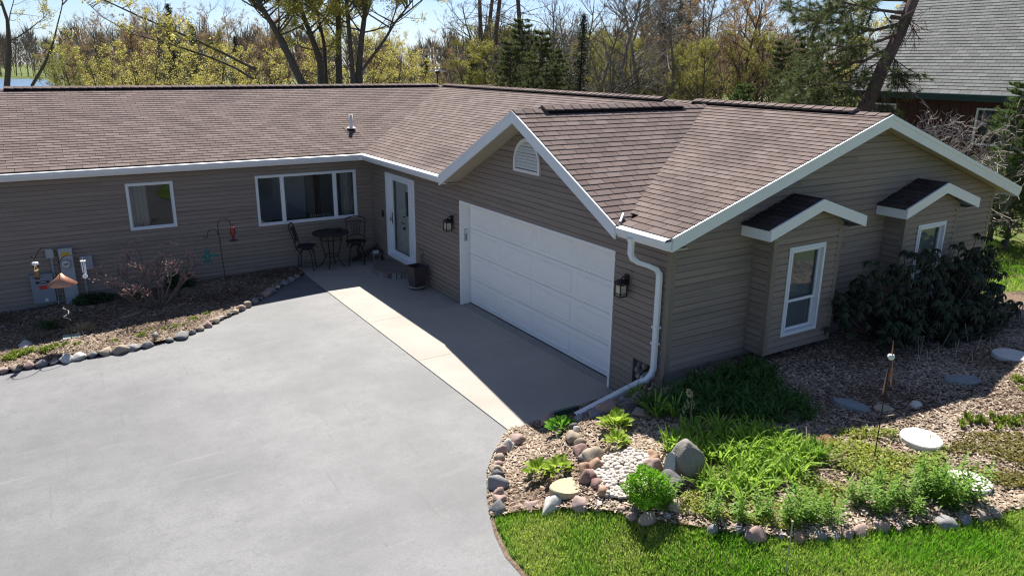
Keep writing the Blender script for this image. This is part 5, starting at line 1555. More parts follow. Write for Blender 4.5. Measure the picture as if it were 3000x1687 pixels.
BOX_L = leaf_mat('leaf_bright_shrub', (0.10, 0.28, 0.015), (0.22, 0.44, 0.03), 0.45)
COVER_L = leaf_mat('leaf_groundcover', (0.17, 0.26, 0.03), (0.38, 0.40, 0.06), 0.45)
COVER2_L = leaf_mat('leaf_stonecrop', (0.15, 0.14, 0.03), (0.30, 0.25, 0.05))
GRASS_L = leaf_mat('grass_blade', (0.13, 0.35, 0.014), (0.46, 0.50, 0.12), 0.5)
RHODO_L = leaf_mat('leaf_rhododendron', (0.022, 0.034, 0.017), (0.04, 0.052, 0.027), 0.12, 'tone', 0.55, 0.22)
RHODO_O = leaf_mat('leaf_rhododendron_single', (0.022, 0.034, 0.017), (0.04, 0.052, 0.027), 0.12, 'obj', 0.55, 0.22)
YEW_L = leaf_mat('needle_yew', (0.022, 0.05, 0.018), (0.04, 0.08, 0.028), 0.15)
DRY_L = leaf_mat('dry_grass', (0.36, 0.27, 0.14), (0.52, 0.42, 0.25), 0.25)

def strap_leaves(n, L, w, e, arch, seed, base_r=0.05, segs=5, tw=0.6):
    """arching strap leaves as quads strips -> verts, quads, tones"""
    g = np.random.default_rng(seed)
    V, F, T = [], [], []
    for i in range(n):
        a = g.uniform(0, 2 * np.pi); l = L * g.uniform(0.65, 1.1); el = g.uniform(*e); ar = arch * g.uniform(0.6, 1.3)
        b = g.uniform(0, base_r); bx, by = b * math.cos(a), b * math.sin(a)
        t = np.linspace(0, 1, segs + 1)
        r = l * (t * math.cos(el) + 0.25 * ar * t ** 2)
        z = l * (t * math.sin(el) - ar * t ** 2.2)
        wd = w * g.uniform(0.8, 1.2) * np.array([0.55, 0.9, 1.0, 0.85, 0.55, 0.04])[:segs + 1]
        px, py = -math.sin(a), math.cos(a)
        tilt = g.uniform(-tw, tw)
        P = np.stack([bx + r * math.cos(a), by + r * math.sin(a), z], 1)
        S_ = np.stack([px * wd, py * wd, tilt * wd], 1)
        n0 = sum(len(v) for v in V)
        V.append(np.stack([P - S_, P + S_], 1).reshape(-1, 3))
        k = np.arange(segs)
        F.append(n0 + np.stack([2 * k, 2 * k + 1, 2 * k + 3, 2 * k + 2], 1)); T.append(np.full(segs, g.random()))
    return np.concatenate(V), np.concatenate(F), np.concatenate(T)
def plant(name, me, x, y, mt, label, group, s=1.0, z=None, cat='plant'):
    if not me.materials: me.materials.append(mt)
    o = bpy.data.objects.new(name, me); COL.objects.link(o)
    o.location = (x, y, (G(x, y) if z is None else z) + 0.005); o.rotation_euler = (rnd.uniform(-.06, .06), rnd.uniform(-.06, .06), rnd.uniform(0, 6.28)); k = s * rnd.uniform(.85, 1.15)
    o.scale = (k, k, k * rnd.uniform(.9, 1.1))
    return prop(o, label, cat, group)
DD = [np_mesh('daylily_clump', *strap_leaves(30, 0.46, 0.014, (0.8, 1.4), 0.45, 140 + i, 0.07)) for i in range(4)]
DL = [np_mesh('daylily_clump', *strap_leaves(30, 0.46, 0.013, (0.9, 1.45), 0.42, 100 + i, 0.07)) for i in range(4)]
# daylilies in sun
MARKS = []
def near(x, y, marks):
    return min(marks, key=lambda m_: (x - m_[0]) ** 2 + (y - m_[1]) ** 2)[2]
gp = np.random.default_rng(77)
def scatter(poly, n, dmin, seed, excl=()):
    g = np.random.default_rng(seed)
    out = []
    xs = [p[0] for p in poly]; ys_ = [p[1] for p in poly]
    tries = 0
    while len(out) < n and tries < 9000:
        tries += 1
        x, y = g.uniform(min(xs), max(xs)), g.uniform(min(ys_), max(ys_))
        if not in_poly(poly, np.array([x]), np.array([y]))[0]: continue
        if any((x - a) ** 2 + (y - b) ** 2 < dmin ** 2 for a, b in out): continue
        if any((x - a) ** 2 + (y - b) ** 2 < r * r for a, b, r in excl): continue
        out.append((x, y))
    return out
EX = [(-1.49, -13.18, .30), (-1.68, -13.04, .2), (0.47, -14.26, .12), (1.31, -14.32, .3), (0.88, -15.12, .3), (1.41, -13.31, .25)]
# local z=0 shadow border runs roughly from (-0.3,-12.2) to (2.4,-13.9)
sunny = [(-1.34, -12.64), (-0.78, -12.47), (-0.12, -13.04), (0.04, -13.45), (-0.29, -13.90), (-0.89, -14.16), (-1.39, -13.95), (-1.65, -13.70), (-1.53, -13.44), (-1.15, -13.21)]
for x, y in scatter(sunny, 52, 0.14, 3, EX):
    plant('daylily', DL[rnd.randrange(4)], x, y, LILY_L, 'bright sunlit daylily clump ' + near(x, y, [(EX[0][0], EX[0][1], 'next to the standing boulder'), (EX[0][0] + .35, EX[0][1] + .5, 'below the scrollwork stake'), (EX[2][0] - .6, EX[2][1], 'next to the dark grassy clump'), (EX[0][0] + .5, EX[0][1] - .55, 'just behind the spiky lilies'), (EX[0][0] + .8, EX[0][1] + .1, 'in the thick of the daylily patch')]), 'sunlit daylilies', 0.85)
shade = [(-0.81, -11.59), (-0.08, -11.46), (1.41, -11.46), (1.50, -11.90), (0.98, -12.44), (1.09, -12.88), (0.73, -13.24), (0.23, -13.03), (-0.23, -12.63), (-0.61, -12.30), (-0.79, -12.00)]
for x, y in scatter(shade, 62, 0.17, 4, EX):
    plant('daylily', DD[rnd.randrange(4)], x, y, LILY_SHADE_L, 'shaded daylily clump ' + near(x, y, [(0.0, -11.3, 'close to the house corner board'), (-.5, -11.6, 'beside the stones under the downspout'), (.9, -11.4, 'along the gable wall foundation'), (1.7, -11.7, 'under the bay window corner'), (EX[5][0], EX[5][1], 'beside the blue-grey flagstone'), (.3, -12.5, 'in the middle of the shaded patch'), (0.0, -13.0, 'at the edge of the house shadow')]), 'shaded daylilies', 0.8)
# daylily clump bigger at downspout elbow
plant('daylily', DL[1], -0.42, -11.08, LILY_L, 'dense daylily clump growing over the downspout elbow', None, 0.95)
plant('daylily', DL[2], -0.8, -11.95, LILY_L, 'bright daylily clump between hosta and pebbles', None, 1.05)
plant('daylily', DL[3], -0.62, -12.1, LILY_L, 'bright daylily clump at the foot of the scrollwork stake', None, 1.05)

# lilies: upright stems with whorls of narrow leaves
def lily_mesh(seed, stems=7, h=0.32):
    g = np.random.default_rng(seed)
    V, F, T = [], [], []; n0 = 0
    for s in range(stems):
        bx, by = g.normal(0, 0.07, 2); hh = h * g.uniform(0.7, 1.15); lx, ly = g.normal(0, 0.06, 2)
        N_ = 26
        for k in range(N_):
            t = (k + 1) / N_; z = hh * t; a = k * 2.4 + g.uniform(-.3, .3); l = 0.105 * (1.15 - 0.45 * t) * g.uniform(.8, 1.2); w = 0.009
            el = g.uniform(0.15, 0.6) + 0.7 * max(0, t - .75) * 4 * .5
            d = np.array([math.cos(a) * math.cos(el), math.sin(a) * math.cos(el), math.sin(el)]); sd = np.array([-math.sin(a), math.cos(a), 0]) * w
            p = np.array([bx + lx * t, by + ly * t, z]); q = p + d * l * .55; e = p + d * l + [0, 0, -0.25 * l]
            V.append(np.array([p - sd * .5, p + sd * .5, q + sd, q - sd, e])); 
            F += [[n0, n0 + 1, n0 + 2, n0 + 3], [n0 + 3, n0 + 2, n0 + 4, n0 + 4]]; n0 += 5; tt = g.random() * .6 + .4 * t; T += [tt, tt]
    F = np.array(F); V = np.concatenate(V)
    me = bpy.data.meshes.new('lily_clump'); me.from_pydata([tuple(map(float, v)) for v in V], [], [tuple(map(int, f[:3])) if f[2] == f[3] else tuple(map(int, f)) for f in F.tolist()] if False else [tuple(f) if f[2] != f[3] else tuple(f[:3]) for f in F.tolist()])
    a = me.attributes.new('tone', 'FLOAT', 'FACE'); a.data.foreach_set('value', T); me.update()
    return me
LM = [lily_mesh(i, 5 + i) for i in range(4)]
spots = [(-1.79, -13.94), (-1.66, -14.21), (-1.4, -14.29), (-1.25, -14.47), (-1.05, -14.6), (-0.84, -14.64), (-2.03, -13.55)]
for x, y in spots:
    plant('lily', LM[rnd.randrange(4)], x, y, SPIKE_L, 'spiky green lily clump ' + near(x, y, [(EX[0][0], EX[0][1] - .3, 'in front of the standing boulder'), (-1.9, -14.0, 'between the daylilies and the lawn edging'), (-1.3, -14.6, 'behind the orange-brown edging stone'), (-1.0, -14.6, 'in front of the dark grassy clump')]), 'lilies by the lawn edging', 1.0)
for x, y in [(-0.31, -14.90), (-0.16, -14.73), (-0.40, -14.68), (-0.04, -14.88), (-0.12, -15.07)]:
    plant('lily', LM[rnd.randrange(4)], x, y, SPIKE_L, 'spiky lily clump in the thicket of two sloping edging stones', 'lilies beside the sloping stones', 1.0)
for x, y in [(0.26, -15.04), (0.40, -14.90), (0.46, -15.14), (0.28, -15.23), (0.56, -15.24), (0.61, -15.00)]:
    plant('lily', LM[rnd.randrange(4)], x, y, SPIKE_L, 'spiky lily clump beside the round white stepping stone near the lawn', 'lilies beside the white stepping stone', 1.15)
# dark green grassy clump
gm = [np_mesh('grass_clump', *strap_leaves(120, 0.36, 0.008, (1.0, 1.5), 0.36, 60 + i, 0.13)) for i in range(2)]
plant('iris_clump', gm[0], -0.02, -13.85, SPIKE_L, 'rounded dark green grassy clump among yellow-green groundcover', None, 1.1)
plant('ornamental_grass', gm[1], -7.62, -1.8, mat('leaf_dark_grass', (0.03, 0.07, 0.02), 0.7, col2=(0.05, 0.10, 0.03), var='tone'), 'dark green grass clump in shade beside the spiral stake', None, 1.0, G(-7.6, -1))
dm = np_mesh('dry_grass_clump', *strap_leaves(230, 0.42, 0.004, (0.5, 1.2), 0.6, 70, 0.10))
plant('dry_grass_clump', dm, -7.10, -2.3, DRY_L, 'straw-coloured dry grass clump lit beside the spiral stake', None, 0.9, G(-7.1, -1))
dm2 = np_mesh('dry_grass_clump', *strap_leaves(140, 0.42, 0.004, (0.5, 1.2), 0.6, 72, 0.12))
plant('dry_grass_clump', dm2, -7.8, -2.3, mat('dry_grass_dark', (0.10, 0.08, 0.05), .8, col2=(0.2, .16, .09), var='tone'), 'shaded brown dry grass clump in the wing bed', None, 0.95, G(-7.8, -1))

# hostas: each leaf its own piece
def hosta_leaf(L, w, cup):
    m = MB(); n = 5
    rows = []
    for i in range(n + 1):
        t = i / n
        ww = w * math.sin(math.pi * min(1, t * 0.92 + 0.06)) ** 0.8
        z = L * (0.55 * t - 0.35 * t * t); x = L * t * 0.92
        rows.append([(x, -ww, z + cup * ww), (x, 0, z - 0.006), (x, ww, z + cup * ww)])
    vs = sum(rows, [])
    fs = []
    for i in range(n):
        for j in range(2): fs.append((3 * i + j, 3 * i + j + 1, 3 * i + 4 + j, 3 * i + 3 + j))
    m.add(vs, fs); return m.mesh('leaf', True)
HL = [hosta_leaf(0.17, 0.055, 0.35), hosta_leaf(0.15, 0.058, 0.3), hosta_leaf(0.18, 0.05, 0.4)]
HLb = [h.copy() for h in HL]
for h in HL: h.materials.append(HOSTA_L)
for h in HLb: h.materials.append(HOSTA2_L)
def hosta(x, y, n, rx, label, meshes, s=1.0):
    t = empty('hosta', (x, y, G(x, y)), label, 'plant', 'hostas in wood chips')
    for i in range(n):
        a = i * 2.4; r = rx * math.sqrt((i + .5) / n)
        o = bpy.data.objects.new('leaf', meshes[i % 3]); COL.objects.link(o); o.parent = t
        el = 0.95 - 0.75 * (r / rx) + rnd.uniform(-.15, .15)
        o.location = (r * .75 * math.cos(a), r * .6 * math.sin(a), 0.03 + 0.10 * (1 - r / rx) + rnd.uniform(0, .03))
        o.rotation_euler = (rnd.uniform(-.3, .3), -el, a + rnd.uniform(-.5, .5)); k = s * rnd.uniform(.75, 1.15); o.scale = (k, k, k)
hosta(-1.79, -11.16, 46, 0.22, 'deep green hosta clump beside the upright pink rock at the slab corner', HLb, .72)
hosta(-1.45, -11.91, 38, 0.20, 'pale yellow-green hosta clump in the shadow\'s edge near the downspout', HL, .9)
hosta(-1.72, -12.26, 24, 0.14, 'small yellow-green hosta clump just above the pebbles', HL, .75)
hosta(-2.59, -11.81, 22, 0.17, 'yellow-green hosta clump alone in wood chips beside the flagstone', HL, .85)
hosta(-2.45, -12.03, 22, 0.17, 'yellow-green hosta clump paired beside another near the flagstone', HL, .85)

# bright round shrub
def leaf_ball(rx, ry, rz, n, size, seed, shell=0.55):
    g = np.random.default_rng(seed)
    d = g.normal(size=(n, 3)); d /= np.linalg.norm(d, axis=1)[:, None]
    lump = 1 + 0.14 * np.sin(5 * d[:, 0] + seed) * np.cos(4 * d[:, 1]) + 0.08 * np.sin(9 * d[:, 2] + 2 * d[:, 0] * 3)
    r = (shell + (1 - shell) * g.random(n) ** 0.5) * lump
    P = d * r[:, None] * [rx, ry, rz]; P[:, 2] += rz * 0.85
    k = P[:, 2] > 0.01; P = P[k]; d = d[k]; n = len(P)
    a = g.normal(size=(n, 3)) * .6 + d * .7; a /= np.linalg.norm(a, axis=1)[:, None]
    b = np.cross(a, g.normal(size=(n, 3))); b /= np.linalg.norm(b, axis=1)[:, None]
    sz = size * g.uniform(.7, 1.3, n)[:, None]
    v, f = np_cards(P, a * sz, b * sz * .42)
    return v, f, np.clip(g.random(n) * .7 + .3 * r[k], 0, 1)
t = empty('bright_shrub', (-2.18, -13.32, G(-2.18, -13.32)), 'rounded bright green small-leaved shrub at the pebbles\' edge', 'shrub')
link('foliage', np_mesh('foliage', *leaf_ball(.25, .25, .23, 3200, .022, 3)), BOX_L, t)
m = MB()
for i in range(9): a = i * .7; m.tube([(0, 0, 0), (.1 * math.cos(a), .1 * math.sin(a), .15), (.18 * math.cos(a), .18 * math.sin(a), .3)], [.008, .006, .003], 4)
m.build('stem', mat('stem_brown', (0.09, 0.06, 0.04), .9), t)
# yew by the meter
t = empty('yew', (-6.75, -0.42, G(-6.75, -1)), 'low dark spreading yew beneath the utility boxes', 'shrub')
link('foliage', np_mesh('foliage', *leaf_ball(.42, .25, .13, 1800, .03, 8, .4)), YEW_L, t)
t = empty('boxwood', (-4.95, -0.35, G(-4.9, -1)), 'small dark evergreen shrub behind the bare shrub', 'shrub')
link('foliage', np_mesh('foliage', *leaf_ball(.35, .22, .2, 1400, .03, 9, .4)), YEW_L, t)
# small perennials in the wing bed
PM = [np_mesh('perennial', *leaf_ball(.13, .13, .06, 150, .035, 20 + i, .2)) for i in range(3)]
PER_L = leaf_mat('leaf_perennial', (0.12, 0.20, 0.02), (0.25, 0.30, 0.05))
for x, y, s in ((-8.15, -3.05, 1.2), (-7.98, -2.98, 1.1), (-7.72, -3.1, 1.2), (-7.58, -3.02, 1.2), (-8.3, -3.2, 1.0), (-7.4, -3.0, .7)):
    plant('perennial', PM[rnd.randrange(3)], x, y, PER_L, 'fresh green leafy perennial behind the edging near the flat white rocks', 'leafy perennials of the wing bed', s * .9, G(x, -1))
for x, y, s in ((-7.2, -3.1, .7), (-7.05, -3.2, .6), (-6.6, -3.3, .7), (-6.1, -3.3, .8), (-5.95, -3.1, .7), (-5.7, -3.2, .7), (-5.5, -3.2, .8), (-5.3, -3.1, .6), (-4.8, -2.7, .7), (-5.1, -2.9, .7)):
    plant('sprouting_perennial', PM[rnd.randrange(3)], x, y, COVER_L, 'small sprouting perennial in sunlit chips along the wing bed edging', 'sprouts of the wing bed', s, G(x, -1))
# yellow-green sprouts at the right edge
SP = [np_mesh('sprout', *strap_leaves(8, 0.13, 0.012, (1.1, 1.5), 0.2, 160 + i, 0.02)) for i in range(3)]
for i in range(46):
    t_ = rnd.random(); x = 2.01 + 0.69 * t_ + rnd.uniform(-.18, .18); y = -14.39 - 0.58 * t_ + rnd.uniform(-.12, .12) 
    plant('sprout', SP[rnd.randrange(3)], x, y, HOSTA_L if False else PER_L, 'upright yellow-green sprout in the row beside the round stepping stone', 'row of yellow-green sprouts', 1.1)
for x, y in ((3.83, -14.21), (3.99, -14.31), (3.62, -14.41), (3.67, -14.60)):
    plant('perennial', PM[0], x, y, PER_L, 'green leafy perennial in sunlit chips beyond the sprouts', 'perennials beyond the sprouts', .9)
# groundcover
def cover(name, poly, n, seed, mt, size, label, hmax=0.06):
    g = np.random.default_rng(seed)
    xs = [p[0] for p in poly]; ys_ = [p[1] for p in poly]
    X = g.uniform(min(xs), max(xs), n * 3); Y = g.uniform(min(ys_), max(ys_), n * 3)
    k = in_poly(poly, X, Y)
    k &= (np.sin(X * 5.1 + seed) * np.sin(Y * 4.3) + np.sin(X * 11 + Y * 7) * .5 + g.normal(0, .45, len(X))) > -0.15
    for (a, b, r) in EX[3:5]: k &= (X - a) ** 2 + (Y - b) ** 2 > (r * .85) ** 2
    X, Y = X[k][:n], Y[k][:n]; n = len(X)
    P = np.stack([X, Y, G_np(X, Y) + g.uniform(.015, hmax, n)], 1)
    a = g.normal(size=(n, 3)); a[:, 2] = np.abs(a[:, 2]) * .5; a /= np.linalg.norm(a, axis=1)[:, None]
    b = np.cross(a, g.normal(size=(n, 3)) * .5 + [0, 0, 1.2]); b /= np.linalg.norm(b, axis=1)[:, None]
    sz = size * g.uniform(.6, 1.4, n)[:, None]
    v, f = np_cards(P, a * sz, b * sz * .45)
    o = link(name, np_mesh(name, v, f, np.clip(g.random(n) * .8 + .2 * np.sin(X * 3), 0, 1)), mt)
    prop(o, label, 'ground cover', kind='stuff')
cover('ground_cover', [(-0.04, -13.24), (0.73, -13.60), (1.26, -14.00), (1.36, -14.65), (0.77, -14.80), (0.16, -14.69), (-0.28, -14.49), (-0.76, -14.68), (-0.94, -14.31), (-0.43, -13.81)], 7000, 31, COVER_L, .024, 'yellow-green ground cover around the tall metal stake', .09)
cover('ground_cover', [(1.20, -14.68), (1.75, -14.50), (2.44, -15.04), (3.20, -15.26), (2.66, -15.88), (1.66, -15.72), (1.13, -15.40)], 9000, 32, COVER2_L, .02, 'mossy bronze ground cover beside the white stepping stones', .05)
cover('ground_cover', [(-1.75, -13.52), (-1.33, -13.85), (-0.85, -14.49), (-1.36, -14.62), (-1.84, -14.07), (-2.09, -13.59)], 1800, 33, COVER_L, .022, 'low leafy ground cover between the lilies', .08)
# dead stalks
m = MB()
for i in range(40):
    x, y = rnd.uniform(-0.30, 1.52), rnd.uniform(-14.78, -13.69)
    z = G(x, y); a = rnd.uniform(0, 6.28); l = rnd.uniform(.12, .35); e = rnd.uniform(.05, .5)
    m.tube([(x, y, z + .03), (x + l * math.cos(a), y + l * math.sin(a), z + .04 + l * e)], .004, 3)
for i in range(16):
    x, y = rnd.uniform(2.6, 5), rnd.uniform(-13.6, -12.6); z = G(x, y); a = rnd.uniform(0, 6.28); l = rnd.uniform(.15, .4)
    m.tube([(x, y, z), (x + .3 * l * math.cos(a), y + .3 * l * math.sin(a), z + l)], .004, 3)
o = m.build('dead_stalks', mat('dead_stalk', (0.42, 0.34, 0.24), .9)); prop(o, 'scattered dry stalks left in the garden bed', 'stalks', kind='stuff')
# dry grass shrub by the far house corner
t = empty('dry_stem_shrub', (9.0, -12.2, G(9, -12.2)), 'tuft of dry grey stems at the far corner of the house', 'shrub')
v, f, tn = strap_leaves(150, .75, .004, (.9, 1.5), .12, 90, .16)
link('stem', np_mesh('stem', v, f, tn), mat('dry_stem', (0.16, 0.12, 0.09), .9, col2=(.28, .22, .17), var='tone'), t)

# rhododendron -----------------------------------------------------------------
t = empty('rhododendron', (5.2, -12.0, G(5.2, -12.0)), 'large dark rhododendron with drooping leaf whorls below the bay windows', 'shrub')
g = np.random.default_rng(12)
def rleaf():
    m = MB(); L, w = .14, .021
    pts = []
    for i in range(5):
        tt = i / 4; ww = w * math.sin(math.pi * min(1, .1 + .88 * tt)) 
        x = L * tt * .85; z = -L * .55 * tt * tt
        pts.append([(x, -ww, z), (x, 0, z + .006), (x, ww, z)])
    m.add(sum(pts, []), [(3 * i + j, 3 * i + j + 1, 3 * i + 4 + j, 3 * i + 3 + j) for i in range(4) for j in range(2)])
    return m
RLM = rleaf(); rl_me = RLM.mesh('leaf', True); rl_me.materials.append(RHODO_O)
rv = np.array(RLM.v); rf = np.array(RLM.f)
lobes = [(-1.55, .12, .62, .62, .48, .62), (-.55, -.12, .72, .8, .55, .75), (.4, -.18, .7, .85, .55, .72), (1.3, .05, .66, .75, .5, .7), (2.0, .2, .58, .55, .42, .6), (-1.1, -.35, .35, .6, .4, .4), (.1, -.6, .34, .8, .38, .4), (1.2, -.45, .35, .7, .4, .4)]
wh = []
for (lx, ly, lz, ax_r, ay_r, az_r) in lobes:
    for i in range(92):
        d = g.normal(size=3); d /= np.linalg.norm(d)
        if d[2] < -.5: continue
        rr = g.uniform(.62, 1.08)
        p = np.array([lx, ly, lz]) + d * rr * [ax_r, ay_r, az_r]
        p += g.normal(0, .04, 3)
        if p[2] < .08: continue
        wh.append((p, d))
for i in range(60):   # spikes above
    p = np.array([g.uniform(-1.7, 2.2), g.uniform(-.2, .3), g.uniform(1.1, 1.5)]); wh.append((p, np.array([0, 0, 1.0])))
leaves = []
for p, d in wh:
    ax3 = Vector(d * .6 + np.array([0, 0, .7])).normalized()
    q = Vector((0, 0, 1)).rotation_difference(ax3).to_matrix().to_4x4()
    for k in range(8):
        mw = Matrix.Translation(Vector(p)) @ q @ Matrix.Rotation(k * .785 + g.uniform(-.25, .25), 4, 'Z') @ Matrix.Rotation(g.uniform(-.1, .6), 4, 'Y') @ Matrix.Scale(g.uniform(.75, 1.15), 4)
        leaves.append((p[1] * 1.0 - p[2] * .2, mw))
# foremost leaves as single pieces
leaves.sort(key=lambda q: q[0])
for _, mw in leaves[:300]:
    o = bpy.data.objects.new('leaf', rl_me); COL.objects.link(o); o.parent = t; o.matrix_basis = mw
Vs = []
for _, mw in leaves[300:]:
    M3 = np.array(mw.to_3x3()); Vs.append(rv @ M3.T + np.array(mw.translation))
nV = len(rv); Fs = np.concatenate([rf + nV * i for i in range(len(Vs))])
o = link('foliage', np_mesh('foliage', np.concatenate(Vs), Fs, np.repeat(g.random(len(Vs)), len(rf))), RHODO_L, t); o['kind'] = 'stuff'
m = MB()
for p, d in wh[::2]:
    b0 = Vector((p[0] * .45, p[1] * .3, 0)); e = Vector(p); mid = b0.lerp(e, .55) + Vector((0, 0, -.08))
    m.tube([b0, mid, e], [.018, .011, .005], 4)
m.build('stem', mat('rhodo_stem', (0.06, 0.05, 0.04), .9), t)

# bare magnolia-like shrub in the wing bed ---------------------------------------------
BARK = mat('bark_grey_brown', (0.17, 0.13, 0.11), .9, nscale=12, namt=.5)
t = empty('bare_shrub', (-5.6, -1.62, G(-5.6, -1)), 'bare multi-stemmed shrub with swelling pink buds before the wing wall', 'shrub')
m = MB(); buds = MB(); r9 = random.Random(5)
def twig(m, p, d, L, r, lev):
    pts = [p]; n = 4
    for i in range(n):
        d = (d + Vector((r9.gauss(0, .16), r9.gauss(0, .16), r9.gauss(.06, .12)))).normalized(); pts.append(pts[-1] + d * L / n)
    m.tube(pts, [r * (1 - .5 * i / n) for i in range(n + 1)], 5 if lev < 2 else 3)
    if lev < 3:
        for k in range((3, 4, 3)[lev]):
            tt = r9.uniform(.4, 1); i = min(n - 1, int(tt * n)); q = pts[i].lerp(pts[i + 1], tt * n - i)
            dd = (d + Vector((r9.gauss(0, .6), r9.gauss(0, .5), r9.gauss(.15, .4)))).normalized()
            twig(m, q, dd, L * r9.uniform(.35, .55), r * .55, lev + 1)
    else:
        e = pts[-1]; buds.tube([e, e + d * .02, e + d * .045], [.006, .011, .002], 4)
        if r9.random() < .6: 
            e = pts[2]; buds.tube([e, e + d * .03], [.009, .002], 4)
for k in range(11):
    a = R(-170 + 34 * k) ; sp = r9.uniform(.35, 1.1)
    if k in (0, 1): sp = 1.5
    d = Vector((math.cos(a) * sp, math.sin(a) * sp * .6, 1.0)).normalized()
    twig(m, Vector((.06 * math.cos(a), .06 * math.sin(a), -.03)), d, r9.uniform(.85, 1.1), .024, 0)
m.build('branches', BARK, t); buds.build('bud', mat('bud_pink', (0.42, 0.24, 0.20), .6), t)['kind'] = 'stuff'
m = MB(); m.tube([(-6.55, -2.0, G(-6.5, -1) + .03), (-6.2, -1.95, G(-6.2, -1) + .06), (-5.95, -1.8, G(-6, -1) + .05)], [.012, .02, .015], 5); o = m.build('fallen_branch', mat('pale_wood', (.36, .28, .22), .9)); prop(o, 'pale fallen branch on the mulch beside the bare shrub', 'branch')

# lawn blades ----------------------------------------------------------------------
def lawn(name, poly, n, seed, label, h=(.035, .075), w=.006):
    g = np.random.default_rng(seed)
    xs = [p[0] for p in poly]; ys_ = [p[1] for p in poly]
    X = g.uniform(min(xs), max(xs), n * 2); Y = g.uniform(min(ys_), max(ys_), n * 2)
    k = in_poly(poly, X, Y); X, Y = X[k][:n], Y[k][:n]; n = len(X)
    patch = np.sin(X * 2.3 + 1.1 * np.sin(Y * 1.7)) * np.sin(Y * 2.9 + 1.3 * np.sin(X * 1.3)) + .5 * np.sin(X * 6.1 + Y * 3.3) * np.sin(Y * 5.7 - X * 2.2)
    H = g.uniform(*h, n) * (1 + .22 * patch)
    a = g.uniform(0, 2 * np.pi, n); lean = g.uniform(.15, 1.0, n)
    P = np.stack([X, Y, np.array([G(float(x), float(y)) - .03 for x, y in zip(X, Y)])], 1)
    sd = np.stack([-np.sin(a), np.cos(a), 0 * a], 1) * (w * g.uniform(.7, 1.3, n))[:, None]
    tip = P + np.stack([np.cos(a) * H * lean, np.sin(a) * H * lean, H], 1)
    v = np.stack([P - sd, P + sd, tip], 1).reshape(-1, 3)
    tone = np.clip(.36 - .30 * patch + g.normal(0, .2, n), 0, 1)
    o = link(name, np_mesh(name, v, np.arange(3 * n).reshape(n, 3), tone), GRASS_L)
    return prop(o, label, 'grass', kind='stuff')
lp = [(x + .03, y + .05) for x, y in lawn_edge[:-2]] + [(6.5, -17.5), (2, -19), (-2.25, -19), (-2.62, -17.5), (-3.13, -15.6), (-3.48, -14.2), (-3.61, -13.3), (-3.58, -12.8), (-3.48, -12.4)]
lawn('grass', lp, 190000, 41, 'short spring lawn grass between driveway and garden bed')
lawn('grass', [(9.0, -11.4), (9.6, -11.6), (10.2, -12.5), (13, -13), (17, -11), (18, -5), (12, -4), (9.0, -8)], 40000, 42, 'lawn grass in tree shade beyond the gable corner', (.05, .1), .01)
# soil strip between asphalt and lawn
m = MB()
st = drive_edge[3:11]
for (xa, ya), (xb, yb) in zip(st[:-1], st[1:]): m.quad((xa - .01, ya, G(xa, -5) - .006), (xb - .01, yb, G(xb, -5) - .006), (xb + .035, yb, G(xb, -5) - .004), (xa + .035, ya, G(xa, -5) - .004))
o = m.build('soil_strip', MULCHSOIL); o['kind'] = 'structure'

# ================================================================== NEIGHBOUR HOUSE
nb = empty('neighbour_house', (18.5, -4, 1.0), 'dark red house with steep grey shingle roof beyond the pine', 'house')
nb.location = (0, 0, 0)
NX, NZ = 18.47, 4.17
th = R(47)
ntabs = []
nroof_m = MB(); nroof_m.box((NX + .5, -14, NZ - .2), (NX + .6, -.8, NZ - .1)); nroof = nroof_m.build('roof', DECK, nb)
slope((NX, -0.5, NZ), (0, -1, 0), (math.cos(th), 0, math.sin(th)), [(0, 0), (15, 0), (15, 7.2), (0, 7.2)], ntabs, deck_parent=nroof, tw=.33, te=.143, lo=.003, hi=.016, thick=.12)
emit_shingles(ntabs, nroof, SHG_OBJ, SHG_TONE, 300, 'shingle_field')
m = MB(); m.prism([(NX + 7.2 * math.cos(th), -.5, NZ + 7.2 * math.sin(th)), (NX + 14.4 * math.cos(th), -.5, NZ), (NX + 14.4 * math.cos(th), -15.5, NZ), (NX + 7.2 * math.cos(th), -15.5, NZ + 7.2 * math.sin(th))], (0, 0, -.1)); m.build('back_slope', SHG_TONE, nroof)
REDW = mat('red_brown_board', (0.075, 0.025, 0.022), .7, nscale=3, namt=.4)
m = MB(); wx = NX + .45
m.box((wx, -15.2, 0.2), (wx + 9, -.9, NZ + .1))
m.add([(wx, -.9, NZ + .1), (wx + 9, -.9, NZ + .1), (NX + 7.2 * math.cos(th), -.9, NZ + 7 * math.sin(th))], [(0, 1, 2)])
m.build('wall', REDW, nb)
for i in range(40):
    y = -15.1 + i * .36
    m = MB(); m.box((wx - .018, y, .2), (wx, y + .05, NZ)); m.build('batten', REDW, nb)
m = MB(); m.box((NX - .03, -15.5, NZ - .24), (NX + .02, -.5, NZ - .03)); m.build('fascia', mat('green_fascia', (0.02, 0.045, 0.035), .5), nb)
m = MB(); m.box((NX - .05, -15.5, NZ - .03), (NX - .02, -.5, NZ - .005)); m.build('drip_edge', WHITE, nb)
m = MB(); m.box((NX + .02, -15.5, NZ - .2), (wx, -.5, NZ - .18)); m.build('soffit', REDW, nb)
